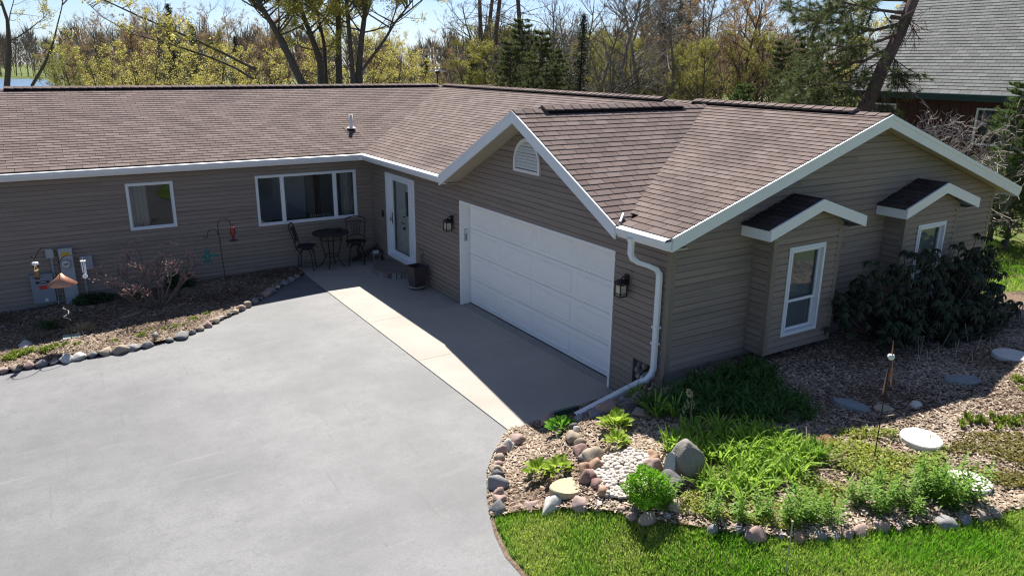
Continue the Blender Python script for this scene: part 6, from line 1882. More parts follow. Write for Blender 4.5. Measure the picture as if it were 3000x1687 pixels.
for yc in (-1.95, -5.7):
    m = MB(); ring(m, (wx, yc, 0), (0, -1, 0), (0, 0, 1), (-1, 0, 0), -.48, .48, 2.55, 3.72, .06, 0, .04); w = m.build('window', WHITE, nb)
    m = MB(); plane_quad(m, (wx, yc, 0), (0, -1, 0), (0, 0, 1), (-1, 0, 0), -.43, .43, 2.6, 3.67, .012); m.build('pane', GLASS, w)
    m = MB(); plane_quad(m, (wx, yc, 0), (0, -1, 0), (0, 0, 1), (-1, 0, 0), -.43, .43, 2.6, 3.67, .004); m.build('blind', mat('pale_blind', (.34, .36, .36), .7, nscale=3, namt=.8, ncol=(.06, .07, .07), stretch=(1, 1.2, 6)), w)

# ================================================================== TREES
def bark(name, c, c2): return mat('bark_' + name, c, .95, nscale=9, namt=.6, ncol=c2)
B_MAPLE = bark('maple', (0.13, 0.105, 0.085), (0.035, 0.028, 0.024))
B_GREY = bark('grey', (0.20, 0.175, 0.155), (0.10, 0.085, 0.075))
B_BROWN = bark('brown', (0.13, 0.085, 0.062), (0.06, 0.04, 0.03))
B_PINE = bark('pine', (0.16, 0.105, 0.085), (0.06, 0.042, 0.036))
TWIG_B = mat('twig_brown', (0.165, 0.125, 0.10), .9, col2=(0.27, 0.215, 0.175), var='tone')
TWIG_G = mat('twig_grey', (0.21, 0.175, 0.15), .9, col2=(0.33, 0.285, 0.255), var='tone')
FLOWER = leaf_mat('maple_flower', (0.35, 0.305, 0.065), (0.66, 0.60, 0.18), .5)
BUDS_O = leaf_mat('orange_bud', (0.26, 0.155, 0.075), (0.42, 0.29, 0.13), .4)
BUDS_G = leaf_mat('green_bud', (0.20, 0.19, 0.04), (0.34, 0.33, 0.08), .45)
NEEDLE = leaf_mat('pine_needle', (0.055, 0.085, 0.026), (0.15, 0.17, 0.06), .3)
NEEDLE_D = leaf_mat('spruce_needle', (0.02, 0.038, 0.02), (0.045, 0.065, 0.03), .15)
NEEDLE_Y = leaf_mat('young_pine_needle', (0.07, 0.13, 0.025), (0.15, 0.22, 0.06), .3)

class Tree:
    def __init__(s, seed): s.r = random.Random(seed); s.g = np.random.default_rng(seed); s.w = MB(); s.tw = MB(); s.tips = []
    def limb(s, pts, rad, n=7): s.w.tube(pts, rad, n)
    def branch(s, p, d, L, r, lev, P):
        q = s.r; n = P['seg'][lev]
        pts = [p]
        for i in range(n):
            d = (d + Vector((q.gauss(0, 1), q.gauss(0, 1), q.gauss(0, 1))) * P['jit'][lev] + Vector((0, 0, P['up'][lev]))).normalized()
            pts.append(pts[-1] + d * (L / n))
        rr = [max(.004, r * (1 - .72 * i / n)) for i in range(n + 1)]
        (s.w if lev < P['twlev'] else s.tw).tube(pts, rr, 6 if lev == 0 else (4 if lev == 1 else 3), cap=False, tone=q.random())
        if lev + 1 < len(P['seg']):
            s.kids(pts, L, r, lev, P)
        if lev >= P['leaflev']: s.tips.append(pts)
    def kids(s, pts, L, r, lev, P):
        q = s.r; n = len(pts) - 1
        for k in range(P['n'][lev]):
            t = q.uniform(P['t0'][lev], 1.0); x = t * n; i = min(n - 1, int(x))
            a = pts[i].lerp(pts[i + 1], x - i); dd = (pts[i + 1] - pts[i]).normalized()
            o = Vector((q.gauss(0, 1), q.gauss(0, 1), q.gauss(0, 1))); o = (o - dd * o.dot(dd)).normalized()
            ang = P['ang'][lev] * q.uniform(.7, 1.3)
            nd = (dd * math.cos(ang) + o * math.sin(ang)).normalized()
            s.branch(a, nd, L * P['len'][lev] * q.uniform(.6, 1.15) * (1.15 - .5 * t), r * P['rr'][lev] * (1.1 - .5 * t), lev + 1, P)
    def leafs(s, per, size, jit, asp=.6, tone=None):
        P = []
        for pts in s.tips:
            for k in range(per):
                x = s.r.uniform(0.1, 1) * (len(pts) - 1); i = min(len(pts) - 2, int(x)); P.append(pts[i].lerp(pts[i + 1], x - i)[:])
        P = np.array(P); g = s.g; n = len(P)
        P = P + g.normal(0, jit, (n, 3))
        a = g.normal(size=(n, 3)); a /= np.linalg.norm(a, axis=1)[:, None]
        b = np.cross(a, g.normal(size=(n, 3))); b /= np.linalg.norm(b, axis=1)[:, None]
        z = size * g.uniform(.55, 1.35, n)[:, None]
        v, f = np_cards(P, a * z, b * z * asp)
        return v, f, g.random(n)
    def done(s, root, bmat, twmat, leafs, lmat):
        s.w.build('trunk', bmat, root)
        if s.tw.v: s.tw.build('crown', twmat, root)
        if leafs is not None: link('foliage' if s.tw.v else 'crown', np_mesh('foliage', *leafs), lmat, root)

PB = dict(seg=(5, 4, 3, 2), jit=(.10, .16, .22, .25), up=(.10, .09, .06, .03), n=(9, 7, 5), t0=(.25, .2, .2), ang=(.75, .8, .8), len=(.5, .45, .42), rr=(.5, .45, .45), leaflev=2, twlev=2)

def gz(x, y): return Gfar(x, y) - .05
PROTO = {}
def proto(kind, var):
    key = (kind, var)
    if key in PROTO: return PROTO[key]
    root = empty(kind, (0, 0, -500))
    T = Tree(hash(kind) % 97 + var * 13 if False else sum(map(ord, kind)) + var * 131)
    q = T.r
    if kind in ('bare_tree', 'budding_tree', 'maple_tree', 'flowering_tree'):
        H = 10.0
        ns = {'bare_tree': 1, 'budding_tree': 2, 'maple_tree': 2, 'flowering_tree': 3}[kind]
        for sidx in range(ns):
            a = q.uniform(0, 6.28); lean = .05 if ns == 1 else q.uniform(.12, .28)
            hh = H * q.uniform(.8, 1.0); d = Vector((math.cos(a) * lean, math.sin(a) * lean, 1)).normalized()
            p = Vector((.12 * math.cos(a), .12 * math.sin(a), -.3)); pts = [p]
            for i in range(7):
                d = (d + Vector((q.gauss(0, .06), q.gauss(0, .06), .05))).normalized(); pts.append(pts[-1] + d * hh / 7)
            r0 = .13 if kind != 'maple_tree' else .16
            T.limb(pts, [r0 * (1 - .88 * i / 7) for i in range(8)])
            Pp = dict(PB); Pp['seg'] = (4, 3, 3, 2)
            nk = {'bare_tree': 20, 'budding_tree': 16, 'maple_tree': 15, 'flowering_tree': 11}[kind]
            for k in range(nk):
                t = q.uniform(.22, 1) if kind != 'flowering_tree' else q.uniform(.12, 1)
                x = t * 7; i = min(6, int(x)); a0 = pts[i].lerp(pts[i + 1], x - i); az = k * 2.4 + q.uniform(-.4, .4)
                el = q.uniform(.35, .95)
                T.branch(a0, Vector((math.cos(az) * math.cos(el), math.sin(az) * math.cos(el), math.sin(el))), hh * .36 * (1.2 - .75 * t) * q.uniform(.75, 1.2), .05 * (1.2 - .8 * t), 0, dict(Pp, n=(6, 4, 3)))
        if kind == 'bare_tree': T.done(root, B_GREY, TWIG_G, None, None)
        elif kind == 'budding_tree': T.done(root, B_BROWN, TWIG_B, T.leafs(3, .035, .06), BUDS_O)
        elif kind == 'maple_tree': T.done(root, B_MAPLE, TWIG_B, T.leafs(4, .05, .09), BUDS_G)
        else: T.done(root, B_MAPLE, TWIG_B, T.leafs(2, .055, .10), FLOWER)
    elif kind == 'spruce_tree':
        H = 10.0
        T.limb([(0, 0, -.3), (.03, .02, H * .5), (0, 0, H)], [.17, .10, .015])
        V, F, Tn, n0 = [], [], [], 0
        z = .7
        while z < H - .15:
            t = z / H; R_ = (2.1 if var == 0 else 1.9) * (1 - t) ** .85 + .12
            for k in range(9 if t < .7 else 6):
                az = q.uniform(0, 6.28); L = R_ * q.uniform(.7, 1.12); dr = -.18 + .35 * t
                pts = [Vector((0, 0, z)), Vector((L * .5 * math.cos(az), L * .5 * math.sin(az), z + dr * L * .5 - .02)), Vector((L * math.cos(az), L * math.sin(az), z + dr * L + .06 * L))]
                T.w.tube(pts, [.02, .013, .004], 3, cap=False); T.tips.append(pts)
            z += .19
        v = T.leafs(26, .075, .07, .32)
        T.done(root, B_BROWN, TWIG_B, v, NEEDLE_D)
    elif kind == 'pine_tree':
        H = 10.0
        T.limb([(0, 0, -.3), (.08, .05, H * .5), (0, 0, H)], [.17, .11, .015])
        z = 1.0
        while z < H - .2:
            t = z / H; R_ = 2.2 * (1 - t) ** .6 + .2
            for k in range(8):
                az = q.uniform(0, 6.28); L = R_ * q.uniform(.6, 1.15)
                pts = [Vector((0, 0, z)), Vector((L * .5 * math.cos(az), L * .5 * math.sin(az), z + .10 * L)), Vector((L * math.cos(az), L * math.sin(az), z + .32 * L))]
                T.w.tube(pts, [.03, .018, .006], 4, cap=False)
                for j in range(5):
                    x = q.uniform(.4, 1) * 2; i = min(1, int(x)); a0 = pts[i].lerp(pts[i + 1], x - i); dd = Vector((q.gauss(0, 1), q.gauss(0, 1), .5)).normalized()
                    pp = [a0, a0 + dd * L * .14, a0 + dd * L * .26 + Vector((0, 0, .05))]; T.w.tube(pp, [.012, .008, .004], 3, cap=False); T.tips.append(pp)
                T.tips.append(pts[1:])
            z += .42
        v = needle_tufts(T, 8, .19, .009, 12)
        T.done(root, B_PINE, TWIG_B, v, NEEDLE if var == 0 else NEEDLE_Y)
    PROTO[key] = root
    return root
def needle_tufts(T, per, L, w, k):
    C = []; D = []
    for pts in T.tips:
        for j in range(per):
            x = T.r.uniform(.3, 1) * (len(pts) - 1); i = min(len(pts) - 2, int(x)); C.append(pts[i].lerp(pts[i + 1], x - i)[:]); D.append((pts[-1] - pts[0]).normalized()[:])
    C, D = np.array(C), np.array(D); g = T.g
    C = np.repeat(C, k, 0) ; D = np.repeat(D, k, 0); n = len(C)
    a = D * .8 + g.normal(0, .6, (n, 3)); a /= np.linalg.norm(a, axis=1)[:, None]
    b = np.cross(a, g.normal(size=(n, 3))); b /= np.linalg.norm(b, axis=1)[:, None]
    l = (L * g.uniform(.6, 1.15, n))[:, None]
    v, f = np_cards(C, a * l * .5, b * w, tri=True)
    tone = np.repeat(g.random(n // k), k) * .6 + g.random(n) * .4
    return v, f, tone
used = set()
def tree(kind, var, u, d, h, label, group, rz=None, lean=None, xy=None):
    root = proto(kind, var)
    if (kind, var) in used: o = copy_tree(root)
    else: used.add((kind, var)); o = root
    p = at(u, 300, d) if xy is None else Vector((*xy, 0))
    o.location = (p.x, p.y, gz(p.x, p.y)); s = h / 10
    o.scale = (s * rnd.uniform(.9, 1.15), s * rnd.uniform(.9, 1.15), s); o.rotation_euler = (rnd.gauss(0, .03), rnd.gauss(0, .03), rnd.uniform(0, 6.28) if rz is None else rz)
    prop(o, label, 'tree', group)
    return o
KINDW = {'flowering_tree': 'yellow-green flowering tree', 'budding_tree': 'russet budding tree', 'bare_tree': 'grey leafless tree', 'spruce_tree': 'dark pointed spruce', 'pine_tree': 'dense green pine', 'maple_tree': 'sparse maple in early bud'}
def T_(kind, var, u, d, h):
    zone = ('by the lake shore' if u < 230 else 'between the lake and the leaning maple' if u < 640 else 'behind the multi-stemmed maples' if u < 1090 else 'near the antenna mast' if u < 1390
            else 'among the bare-trunked pines' if u < 1660 else 'between the bare-trunked pines and the leaning pine' if u < 2200 else 'beside the leaning pine')
    if u > 1400 and kind in ('bare_tree', 'budding_tree', 'spruce_tree') and 1780 < u < 2260: h *= 1.2
    ref = {'flowering_tree': 7.0, 'budding_tree': 10, 'bare_tree': 11.5, 'spruce_tree': 9.5, 'pine_tree': 5.8, 'maple_tree': 8}[kind]
    size = 'tall' if h > ref * 1.08 else 'short' if h < ref * .9 else 'middle-sized'
    l = '%s %s %s' % (size, KINDW[kind], zone)
    return tree(kind, var, u, d, h, l, '%ss %s' % (KINDW[kind], zone))
# near and middle rows, beyond the wing
for u, d, h in ((330, 56, 8.0), (440, 52, 8.0), (530, 60, 8.2), (620, 50, 7.6), (700, 54, 7.8), (570, 42, 5.2), (800, 50, 7.2), (660, 40, 4.8), (370, 74, 7.4)): T_('flowering_tree', 0, u, d, h)
for u, d, h in ((240, 84, 9.5), (290, 78, 10.5), (320, 92, 12), (390, 84, 12), (470, 98, 13), (560, 90, 12.5), (640, 84, 12), (720, 96, 12), (800, 82, 11.5), (880, 88, 11.5), (430, 110, 13), (215, 104, 9.5)): T_('budding_tree', 0, u, d, h)
for u, d, h in ((240, 110, 13), (350, 104, 14), (450, 88, 13.5), (590, 104, 15), (690, 110, 15), (770, 100, 14), (860, 105, 14), (285, 120, 14), (20, 285, 17), (95, 290, 18), (150, 280, 16), (60, 300, 19), (950, 98, 13), (530, 118, 16)): T_('bare_tree', 0, u, d, h)
for u, d, h in ((525, 80, 12.2), (330, 84, 9.5), (590, 76, 10), (700, 78, 9), (230, 96, 8.0), (275, 92, 8.5)): T_('spruce_tree', 0, u, d, h)
for u, d, h in ((190, 64, 7.5), (255, 60, 7.0)): T_('maple_tree', 0, u, d, h)
# beyond the garage
for u, d, h in ((1060, 46, 6.6), (1130, 50, 6.8), (1000, 52, 7.6), (1210, 54, 5.8), (2480, 34, 6.4)): T_('flowering_tree', 1, u, d, h)
for u, d, h in ((1430, 42, 6.2), (1720, 50, 7.2), (1800, 46, 6.4), (2060, 42, 6.0), (1880, 52, 7), (1990, 46, 6), (2240, 44, 6.8), (1500, 48, 7.4)): T_('maple_tree', 1, u, d, h)
for u, d, h in ((1100, 96, 9.6), (1190, 88, 9), (1280, 92, 9.4), (1350, 84, 9.6), (1650, 80, 10), (1880, 66, 9.6), (1960, 60, 9.6), (2080, 52, 8.8), (2150, 46, 8.0), (2120, 60, 9.6), (2220, 50, 8.6), (1820, 58, 8.0), (2020, 70, 10.6), (2280, 56, 9.5), (2400, 50, 8), (1740, 72, 9)): T_('budding_tree', 1, u, d, h)
for u, d, h in ((1240, 100, 10), (1320, 96, 10.5), (1420, 70, 12), (1480, 78, 12), (1580, 66, 11.5), (1640, 62, 11.5), (1700, 60, 12), (1760, 64, 12), (1800, 56, 11), (1850, 60, 11), (1920, 56, 10.5), (2000, 52, 9.4), (2230, 58, 10.5), (2300, 48, 9.5), (1960, 46, 8), (1150, 104, 10.5), (2180, 64, 11), (1360, 50, 10.5), (1440, 46, 10), (1600, 48, 10.4), (1660, 44, 9.8), (1740, 42, 9.6), (1790, 44, 10), (1870, 46, 9.6), (2040, 46, 9.4), (1250, 64, 9.5)): T_('bare_tree', 1, u, d, h)
for u, d, h in ((1690, 36, 6.6), (1245, 62, 6.0), (1935, 62, 10.4), (2012, 66, 11.6), (1970, 74, 11.6), (1890, 76, 9.8)): T_('spruce_tree', 1, u, d, h)
for u, d, h in ((1560, 33, 6.0), (1490, 35, 5.6), (1630, 36, 5.2), (1600, 31, 4.6), (1400, 46, 5.6), (1530, 40, 6.8)): T_('pine_tree', 0, u, d, h)
tree('pine_tree', 1, 2175, 25, 4.0, 'young bright green pine just beyond the garage ridge', None)
tree('pine_tree', 1, 0, 0, 3.5, 'young bright green pine beside the far gable corner', None, xy=(13.1, -9.5))
tree('pine_tree', 1, 0, 0, 3.0, 'young bright green pine in front of the neighbouring house', None, xy=(14.4, -10.4))
tree('pine_tree', 1, 0, 0, 4.2, 'young green pine rising behind the far gable corner', None, xy=(13.9, -8.7))
tree('pine_tree', 0, 0, 0, 3.8, 'dense dark pine between the thicket and the gable corner', None, xy=(15.2, -9.6))
tree('pine_tree', 1, 2420, 23.5, 3.9, 'young green pine at the foot of the leaning pine', None)
for i, (u, d, h) in enumerate(((2310, 24, 4.4), (2370, 27, 5.4), (2290, 30, 5.2))):
    tree('pine_tree', 0, u, d, h, 'bushy pine between the garage ridge and the leaning pine', 'pines beside the leaning pine')

# the multi-stemmed maples just behind the wing
def stems(name, d, paths, label, nlimb, seed, leaf=6, extra=(), lim=(.9, 1.6)):
    T = Tree(seed); q = T.r
    base = at(paths[0][0][0], 254, d); root = empty(name, (base.x, base.y, gz(base.x, base.y)), label, 'tree')
    o = Vector(root.location)
    for k, path in enumerate(paths):
        pts = [at(u, v, d + dd) for u, v, dd, r in path]; rad = [r for u, v, dd, r in path]
        g0 = Vector((pts[0].x, pts[0].y, gz(pts[0].x, pts[0].y)))
        g0 = g0 * .6 + Vector((o.x, o.y, g0.z)) * .4; g0.z = gz(g0.x, g0.y) - .2
        pts = [g0] + pts; rad = [rad[0] * 1.2] + rad
        e = (pts[-1] - pts[-2]).normalized()
        for j in range(3): pts.append(pts[-1] + (e + Vector((q.gauss(0, .1), q.gauss(0, .1), .1))).normalized() * 1.1); rad.append(rad[-1] * .75)
        pts = [p - o for p in pts]
        T.limb(pts, [r * .82 for r in rad], 8)
        n = len(pts) - 1
        for j in range(nlimb):
            t = q.uniform(.32, 1); x = t * n; i = min(n - 1, int(x)); a0 = pts[i].lerp(pts[i + 1], x - i); az = q.uniform(0, 6.28); el = q.uniform(.1, .8)
            T.branch(a0, Vector((math.cos(az) * math.cos(el), math.sin(az) * math.cos(el), math.sin(el))), q.uniform(1.6, 3.0) * q.uniform(*lim), .045, 0, dict(PB, n=(6, 5, 3), seg=(5, 3, 3, 2)))
    for path in extra:
        pts = [at(u, v, d + dd) - o for u, v, dd, r in path]; rad = [r for u, v, dd, r in path]
        T.limb(pts, rad, 6); n = len(pts) - 1
        for j in range(14):
            t = q.uniform(.3, 1); x = t * n; i = min(n - 1, int(x)); a0 = pts[i].lerp(pts[i + 1], x - i); az = q.uniform(0, 6.28); el = q.uniform(-.2, .9)
            T.branch(a0, Vector((math.cos(az) * math.cos(el), math.sin(az) * math.cos(el), math.sin(el))), q.uniform(.7, 1.5), .02, 1, dict(PB, n=(6, 5, 3), seg=(5, 3, 3, 2)))
    T.done(root, B_MAPLE, TWIG_B, T.leafs(leaf, .05, .09), FLOWER)
stems('maple_tree', 36, [[(889, 254, 0, .25), (842, 155, 0, .21), (796, 70, .3, .17), (753, 0, .5, .13)], [(880, 240, .3, .16), (830, 120, .6, .13), (770, 35, 1, .11), (735, 0, 1.2, .09)]],
      'leaning maple with long low limbs reaching over the wing roof', 20, 301, 5,
      extra=[[(750, 205, 0, .07), (640, 150, -.3, .06), (543, 105, -.6, .055), (411, 50, -1, .045), (303, 0, -1.4, .03)], [(742, 232, 0, .06), (690, 200, 0, .055), (621, 171, -.3, .05), (500, 130, -.8, .04), (388, 101, -1, .03), (300, 50, -1.2, .02), (245, 0, -1.6, .015)]])
stems('maple_tree', 38, [[(943, 254, 0, .24), (939, 186, 0, .22), (920, 128, 0, .18), (889, 47, 0, .15), (873, 0, 0, .13)], [(955, 230, .4, .13), (950, 130, .8, .11), (930, 40, 1, .09), (905, 0, 1.2, .08)], [(994, 254, .5, .22), (992, 120, .5, .18), (990, 0, .5, .15)]],
      'upright multi-stemmed maple behind the wing roof', 22, 302, 5)
stems('maple_tree', 37, [[(1035, 240, 0, .16), (1024, 110, 0, .14), (1015, 0, 0, .12)], [(1048, 235, .3, .20), (1060, 110, .3, .17), (1074, 0, .3, .14)], [(1058, 210, .2, .10), (1128, 116, .2, .085), (1155, 70, .2, .07), (1195, 20, .2, .05)]],
      'forked maple with a curved side stem beside the roof junction', 22, 303, 5)
stems('maple_tree', 44, [[(20, 256, 0, .2), (28, 150, 0, .16), (22, 60, 0, .12), (2, 0, 0, .09)]], 'slender maple in bud standing before the lake', 9, 304, 4)
stems('maple_tree', 46, [[(95, 250, 0, .12), (130, 190, 0, .10), (155, 130, 0, .07), (168, 75, 0, .05)]], 'thin leaning maple sapling before the lake', 5, 305, 3)
def bare_pine(u0, v0, u1, v1, d, seed, label):
    T = Tree(seed); q = T.r
    base = at(u0, 260, d); root = empty('pine_tree', (base.x, base.y, gz(base.x, base.y)), label, 'tree', 'bare-trunked pines beyond the garage'); o = Vector(root.location)
    pts = [Vector((0, 0, -.2)), at(u0, v0, d) - o, at(u1, v1, d) - o]; e = (pts[2] - pts[1]).normalized(); pts += [pts[2] + e * 3, pts[2] + e * 6]
    T.limb(pts, [.16, .14, .12, .08, .03], 7); n = 4
    for j in range(26):
        t = q.uniform(.3, 1); x = t * n; i = min(n - 1, int(x)); a0 = pts[i].lerp(pts[i + 1], x - i); az = q.uniform(0, 6.28)
        T.branch(a0, Vector((math.cos(az), math.sin(az), q.uniform(-.3, .35))).normalized(), q.uniform(.8, 2.6), .028, 1, dict(PB, n=(6, 5, 3), up=(0, -.03, .0, 0), seg=(5, 4, 3, 2)))
    T.done(root, B_PINE, TWIG_G, None, None)
for k, a in enumerate(((1408, 110, 1405, 0, 48), (1430, 105, 1442, 0, 50), (1452, 105, 1464, 0, 46), (1526, 120, 1517, 0, 44))):
    bare_pine(*a, 400 + k, 'tall pine trunk with bare dead branches beyond the garage ridge')

# the big leaning pine between the two houses
T = Tree(77); q = T.r; d = 21.0
base = at(2505, 380, d); o = Vector((base.x, base.y, gz(base.x, base.y)))
root = empty('pine_tree', o, 'large leaning pine with rough trunk between garage ridge and neighbouring house', 'tree')
pts = [Vector((-.15, 0, -.2))] + [at(u, v, d) - o for u, v in ((2528, 330), (2552, 280), (2590, 190), (2620, 130), (2650, 65), (2676, 0))]
e = (pts[-1] - pts[-2]).normalized()
for j in range(4): pts.append(pts[-1] + (e + Vector((0, 0, .05 * j))).normalized() * 1.2)
T.limb(pts, [.24, .20, .19, .175, .165, .155, .145, .12, .10, .07, .03], 10)
def pbranch(u0, v0, path, r, nsub, needles, sub=(.4, .9)):
    pp = [at(u, v, d + dd) - o for u, v, dd in [(u0, v0, 0)] + path]
    T.w.tube(pp, [r * (1 - .7 * i / (len(pp) - 1)) for i in range(len(pp))], 6)
    n = len(pp) - 1
    for k in range(nsub):
        x = q.uniform(.25, 1) * n; i = min(n - 1, int(x)); a0 = pp[i].lerp(pp[i + 1], x - i); dd = (pp[i + 1] - pp[i]).normalized()
        nd = (dd * .7 + Vector((q.gauss(0, .6), q.gauss(0, .6), q.gauss(-.05, .45)))).normalized(); L = q.uniform(*sub)
        s1 = [a0, a0 + nd * L * .5 + Vector((0, 0, -.03)), a0 + nd * L]
        T.w.tube(s1, [.016, .011, .005], 4, cap=False)
        for j in range(3):
            b0 = s1[1].lerp(s1[2], q.random()); n2 = (nd + Vector((q.gauss(0, .5), q.gauss(0, .5), q.gauss(0, .4)))).normalized(); s2 = [b0, b0 + n2 * .16, b0 + n2 * .3]
            T.w.tube(s2, [.008, .006, .003], 3, cap=False)
            if needles: T.tips.append(s2)
        if needles: T.tips.append(s1)
for (a, pth, r, ns, nd) in (((2640, 70), [(2560, 90, .3), (2470, 70, .5), (2390, 60, .7)], .06, 26, True), ((2655, 40), [(2570, 30, -.4), (2480, 10, -.6), (2400, 20, -.9)], .05, 26, True), ((2610, 140), [(2530, 180, .2), (2450, 190, .5), (2370, 200, .8)], .06, 22, True), ((2575, 225), [(2490, 240, -.3), (2420, 250, -.6), (2340, 240, -1)], .05, 26, True), ((2560, 265), [(2490, 280, .3), (2410, 290, .6), (2330, 280, .8)], .05, 24, True), ((2630, 100), [(2550, 130, -.8), (2480, 140, -1.4), (2420, 130, -1.8)], .05, 22, True), ((2545, 290), [(2480, 300, -.5), (2420, 310, -.9), (2360, 305, -1.2)], .04, 20, True), ((2668, 10), [(2600, -30, .4), (2500, -60, .8), (2400, -40, 1.2)], .06, 26, True), ((2670, 0), [(2580, 0, 1), (2470, 40, 1.5), (2330, 30, 2)], .06, 26, True),
        ((2610, 50), [(2640, 55, -.2), (2665, 40, -.3), (2682, 28, -.4)], .07, 0, False), ((2590, 190), [(2620, 215, -.2), (2640, 230, -.3), (2645, 260, -.4)], .025, 8, False), ((2565, 240), [(2600, 225, -.2), (2630, 205, -.3), (2638, 240, -.3)], .03, 8, False), ((2605, 150), [(2625, 180, -.3), (2640, 200, -.4)], .02, 8, True), ((2650, 40), [(2668, 70, -.2), (2685, 95, -.4)], .025, 12, False), ((2560, 260), [(2590, 275, -.3), (2615, 300, -.4)], .02, 6, True), ((2540, 300), [(2490, 325, 0), (2440, 335, .1)], .03, 6, False), ((2600, 160), [(2540, 210, -.2), (2500, 250, -.4)], .02, 16, False)):
    pbranch(*a, pth, r, ns, nd)
T.w.build('trunk', B_PINE, root)
link('crown', np_mesh('crown', *needle_tufts(T, 4, .20, .005, 16)), NEEDLE, root)

# bramble of bare twigs by the neighbour's wall
T = Tree(88); q = T.r
p0 = at(2790, 420, 19.5); root = empty('bare_thicket', (p0.x, p0.y, gz(p0.x, p0.y)), 'tangled grey leafless thicket against the neighbouring house', 'shrub')
for k in range(46):
    az = q.uniform(0, 6.28); sp = q.uniform(.1, .6)
    T.branch(Vector((q.gauss(0, .75), q.gauss(0, .75), .3)), Vector((math.cos(az) * sp, math.sin(az) * sp, 1)).normalized(), q.uniform(2.3, 3.5), .02, 1, dict(PB, n=(6, 9, 5), jit=(.1, .2, .34, .38), up=(0, -.03, -.06, -.05), seg=(5, 5, 4, 3), len=(.5, .42, .45), leaflev=9, twlev=2))
T.done(root, B_GREY, mat('twig_pale', (0.30, 0.25, 0.225), .85, col2=(0.44, 0.385, 0.355), var='tone'), None, None)

# far woods read as one mass
g = np.random.default_rng(99)
V, F, Tn = [], [], []; n0 = 0
def far_tree(x, y, z, h, w):
    global n0
    n = 150
    tt = g.random(n) ** .7; az = g.uniform(0, 6.28, n); rr = w * (1 - .6 * tt) * g.random(n) ** .5
    base = np.stack([x + rr * .45 * np.cos(az), y + rr * .45 * np.sin(az), z + h * (.12 + .7 * tt)], 1)
    tip = base + np.stack([rr * .55 * np.cos(az) + g.normal(0, .3, n), rr * .55 * np.sin(az) + g.normal(0, .3, n), h * .18 * g.uniform(.4, 1.2, n)], 1)
    sd = g.normal(size=(n, 3)); sd[:, 2] *= .3; sd = sd / np.linalg.norm(sd, axis=1)[:, None] * (.06 + h * .006)
    V.append(np.stack([base - sd, base + sd, tip], 1).reshape(-1, 3)); F.append(np.arange(3 * n).reshape(n, 3) + n0); n0 += 3 * n; Tn.append(g.random(n) * .5 + g.random() * .5)
    tr = np.array([[x - .15, y, z - 1], [x + .15, y, z - 1], [x, y, z + h * .9]]); V.append(tr); F.append(np.arange(3).reshape(1, 3) + n0); n0 += 3; Tn.append(np.array([.2]))
for i in range(430):
    u = g.uniform(-500, 3300); d = g.uniform(270, 380) if u < 260 else g.uniform(105, 200)
    p = at(u, 300, d); h = g.uniform(14, 21) if u < 260 else g.uniform(9, 13) * (d / 130) ** .6
    if 1080 < u < 1240: h *= .85
    far_tree(p.x, p.y, gz(p.x, p.y), h, h * .3)
o = link('far_woods', np_mesh('far_woods', np.concatenate(V), np.concatenate(F), np.concatenate(Tn)), mat('far_twigs', (0.155, 0.125, 0.11), .95, col2=(0.27, 0.215, 0.175), var='tone'))
prop(o, 'hazy brown leafless woods along the horizon', 'woods', kind='stuff')

# lake and things beyond it -------------------------------------------------------
WAT = mat('lake_water', (0.06, 0.13, 0.22), .35, spec=.25, bump=.6, bscale=1.2)  # blue of the reflected upper sky is painted into the base colour
pl = [at(u, v, 1) for u, v in ()]
def gp_(u, d, z=-1.6):
    k = ray(u, 300); s = d / k.dot(FW); return (CAM.x + k.x * s, CAM.y + k.y * s, z)
m = MB(); m.add([gp_(-900, 90), gp_(60, 120), gp_(150, 150), gp_(175, 200), gp_(140, 255), gp_(-900, 262)], [tuple(range(6))]); o = m.build('lake', WAT); o['kind'] = 'structure'
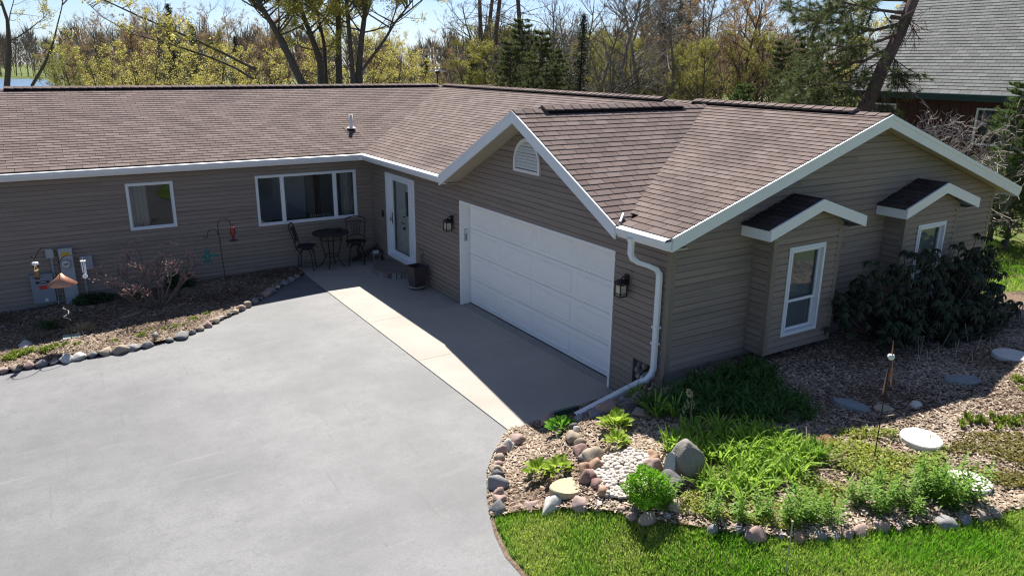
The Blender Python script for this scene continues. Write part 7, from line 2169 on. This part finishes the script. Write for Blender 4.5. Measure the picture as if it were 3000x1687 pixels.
# brush pile, dock and white ornaments on the far lawn
p = at(130, 250, 120); root = empty('brush_pile', (p.x, p.y, gz(p.x, p.y)), 'pile of dead branches at the lake shore', 'brush pile')
m = MB(); q = random.Random(3)
for i in range(70):
    x, y = q.gauss(0, 2.2), q.gauss(0, .8); a = q.uniform(0, 3.14); l = q.uniform(1, 3.5); m.tube([(x, y, q.uniform(0, .8)), (x + l * .5 * math.cos(a), y + l * .5 * math.sin(a), q.uniform(.3, 1.6)), (x + l * math.cos(a), y + l * math.sin(a), q.uniform(0, 1.3))], [.06, .05, .02], 4)
m.build('branches', B_GREY, root)
p = at(248, 250, 95); m = MB(); m.tube([(-1.6, 0, .15), (-1.2, 0, .3), (0, 0, .34), (1.4, 0, .3), (1.7, 0, .12)], [.05, .3, .34, .3, .04], 8); o = m.build('overturned_boat', mat('boat_grey', (.3, .29, .28), .6)); o.location = (p.x, p.y, gz(p.x, p.y)); o.rotation_euler[2] = .4; prop(o, 'grey overturned rowing boat on the far lawn', 'boat')
p = at(452, 250, 92); root = empty('lawn_ornament', (p.x, p.y, gz(p.x, p.y)), 'small white pointed ornament standing on the far lawn', 'ornament')
m = MB(); m.lathe([(.18, 0), (.22, .4), (.12, .9), (.03, 1.25), (0, 1.3)], (0, 0, 0), 10); m.build('body', WHITE, root)
m = MB(); m.lathe([(.25, -.1), (.25, .02)], (0, 0, 0), 10); m.build('base', WHITE, root)
for u in (330, 345, 356):
    p = at(u, 252, 84); rock(p.x, p.y, gz(p.x, p.y) + .15, .38, 'white', 'white rock on the far lawn near the shore trees', 'white rocks on the far lawn')
# antenna on a mast behind the roof junction
p = at(1282, 250, 30); root = empty('antenna', (p.x, p.y, gz(p.x, p.y)), 'white flat-armed television antenna on a dark pole behind the roof', 'antenna')
top = at(1283, 212, 30).z - root.location.z
m = MB(); m.tube([(0, 0, -.1), (0, 0, top)], .03, 6); m.build('pole', DARK, root)
AW = mat('antenna_pale', (.5, .5, .48), .5)
for a, l in ((0.2, .36), (3.4, .36), (1.2, .2), (4.4, .2)):
    m = MB(); c_, s_ = math.cos(a - .55), math.sin(a - .55); m.tube([(0, 0, top + .02), (l * .6 * c_, l * .6 * s_, top + .05), (l * c_, l * s_, top + .03)], [.03, .035, .02], 6); m.build('arm', AW, root)
m = MB(); m.lathe([(.07, top - .06), (.10, top), (.09, top + .06), (.0, top + .08)], (0, 0, 0), 10); m.build('hub', DARK, root)
for s in (-1, 1):
    m = MB(); m.lathe([(0, top + .06), (.055, top + .1), (.05, top + .15), (0, top + .18)], (s * .07 * math.cos(.55), -s * .07 * math.sin(.55), 0), 8); m.build('knob', AW, root)
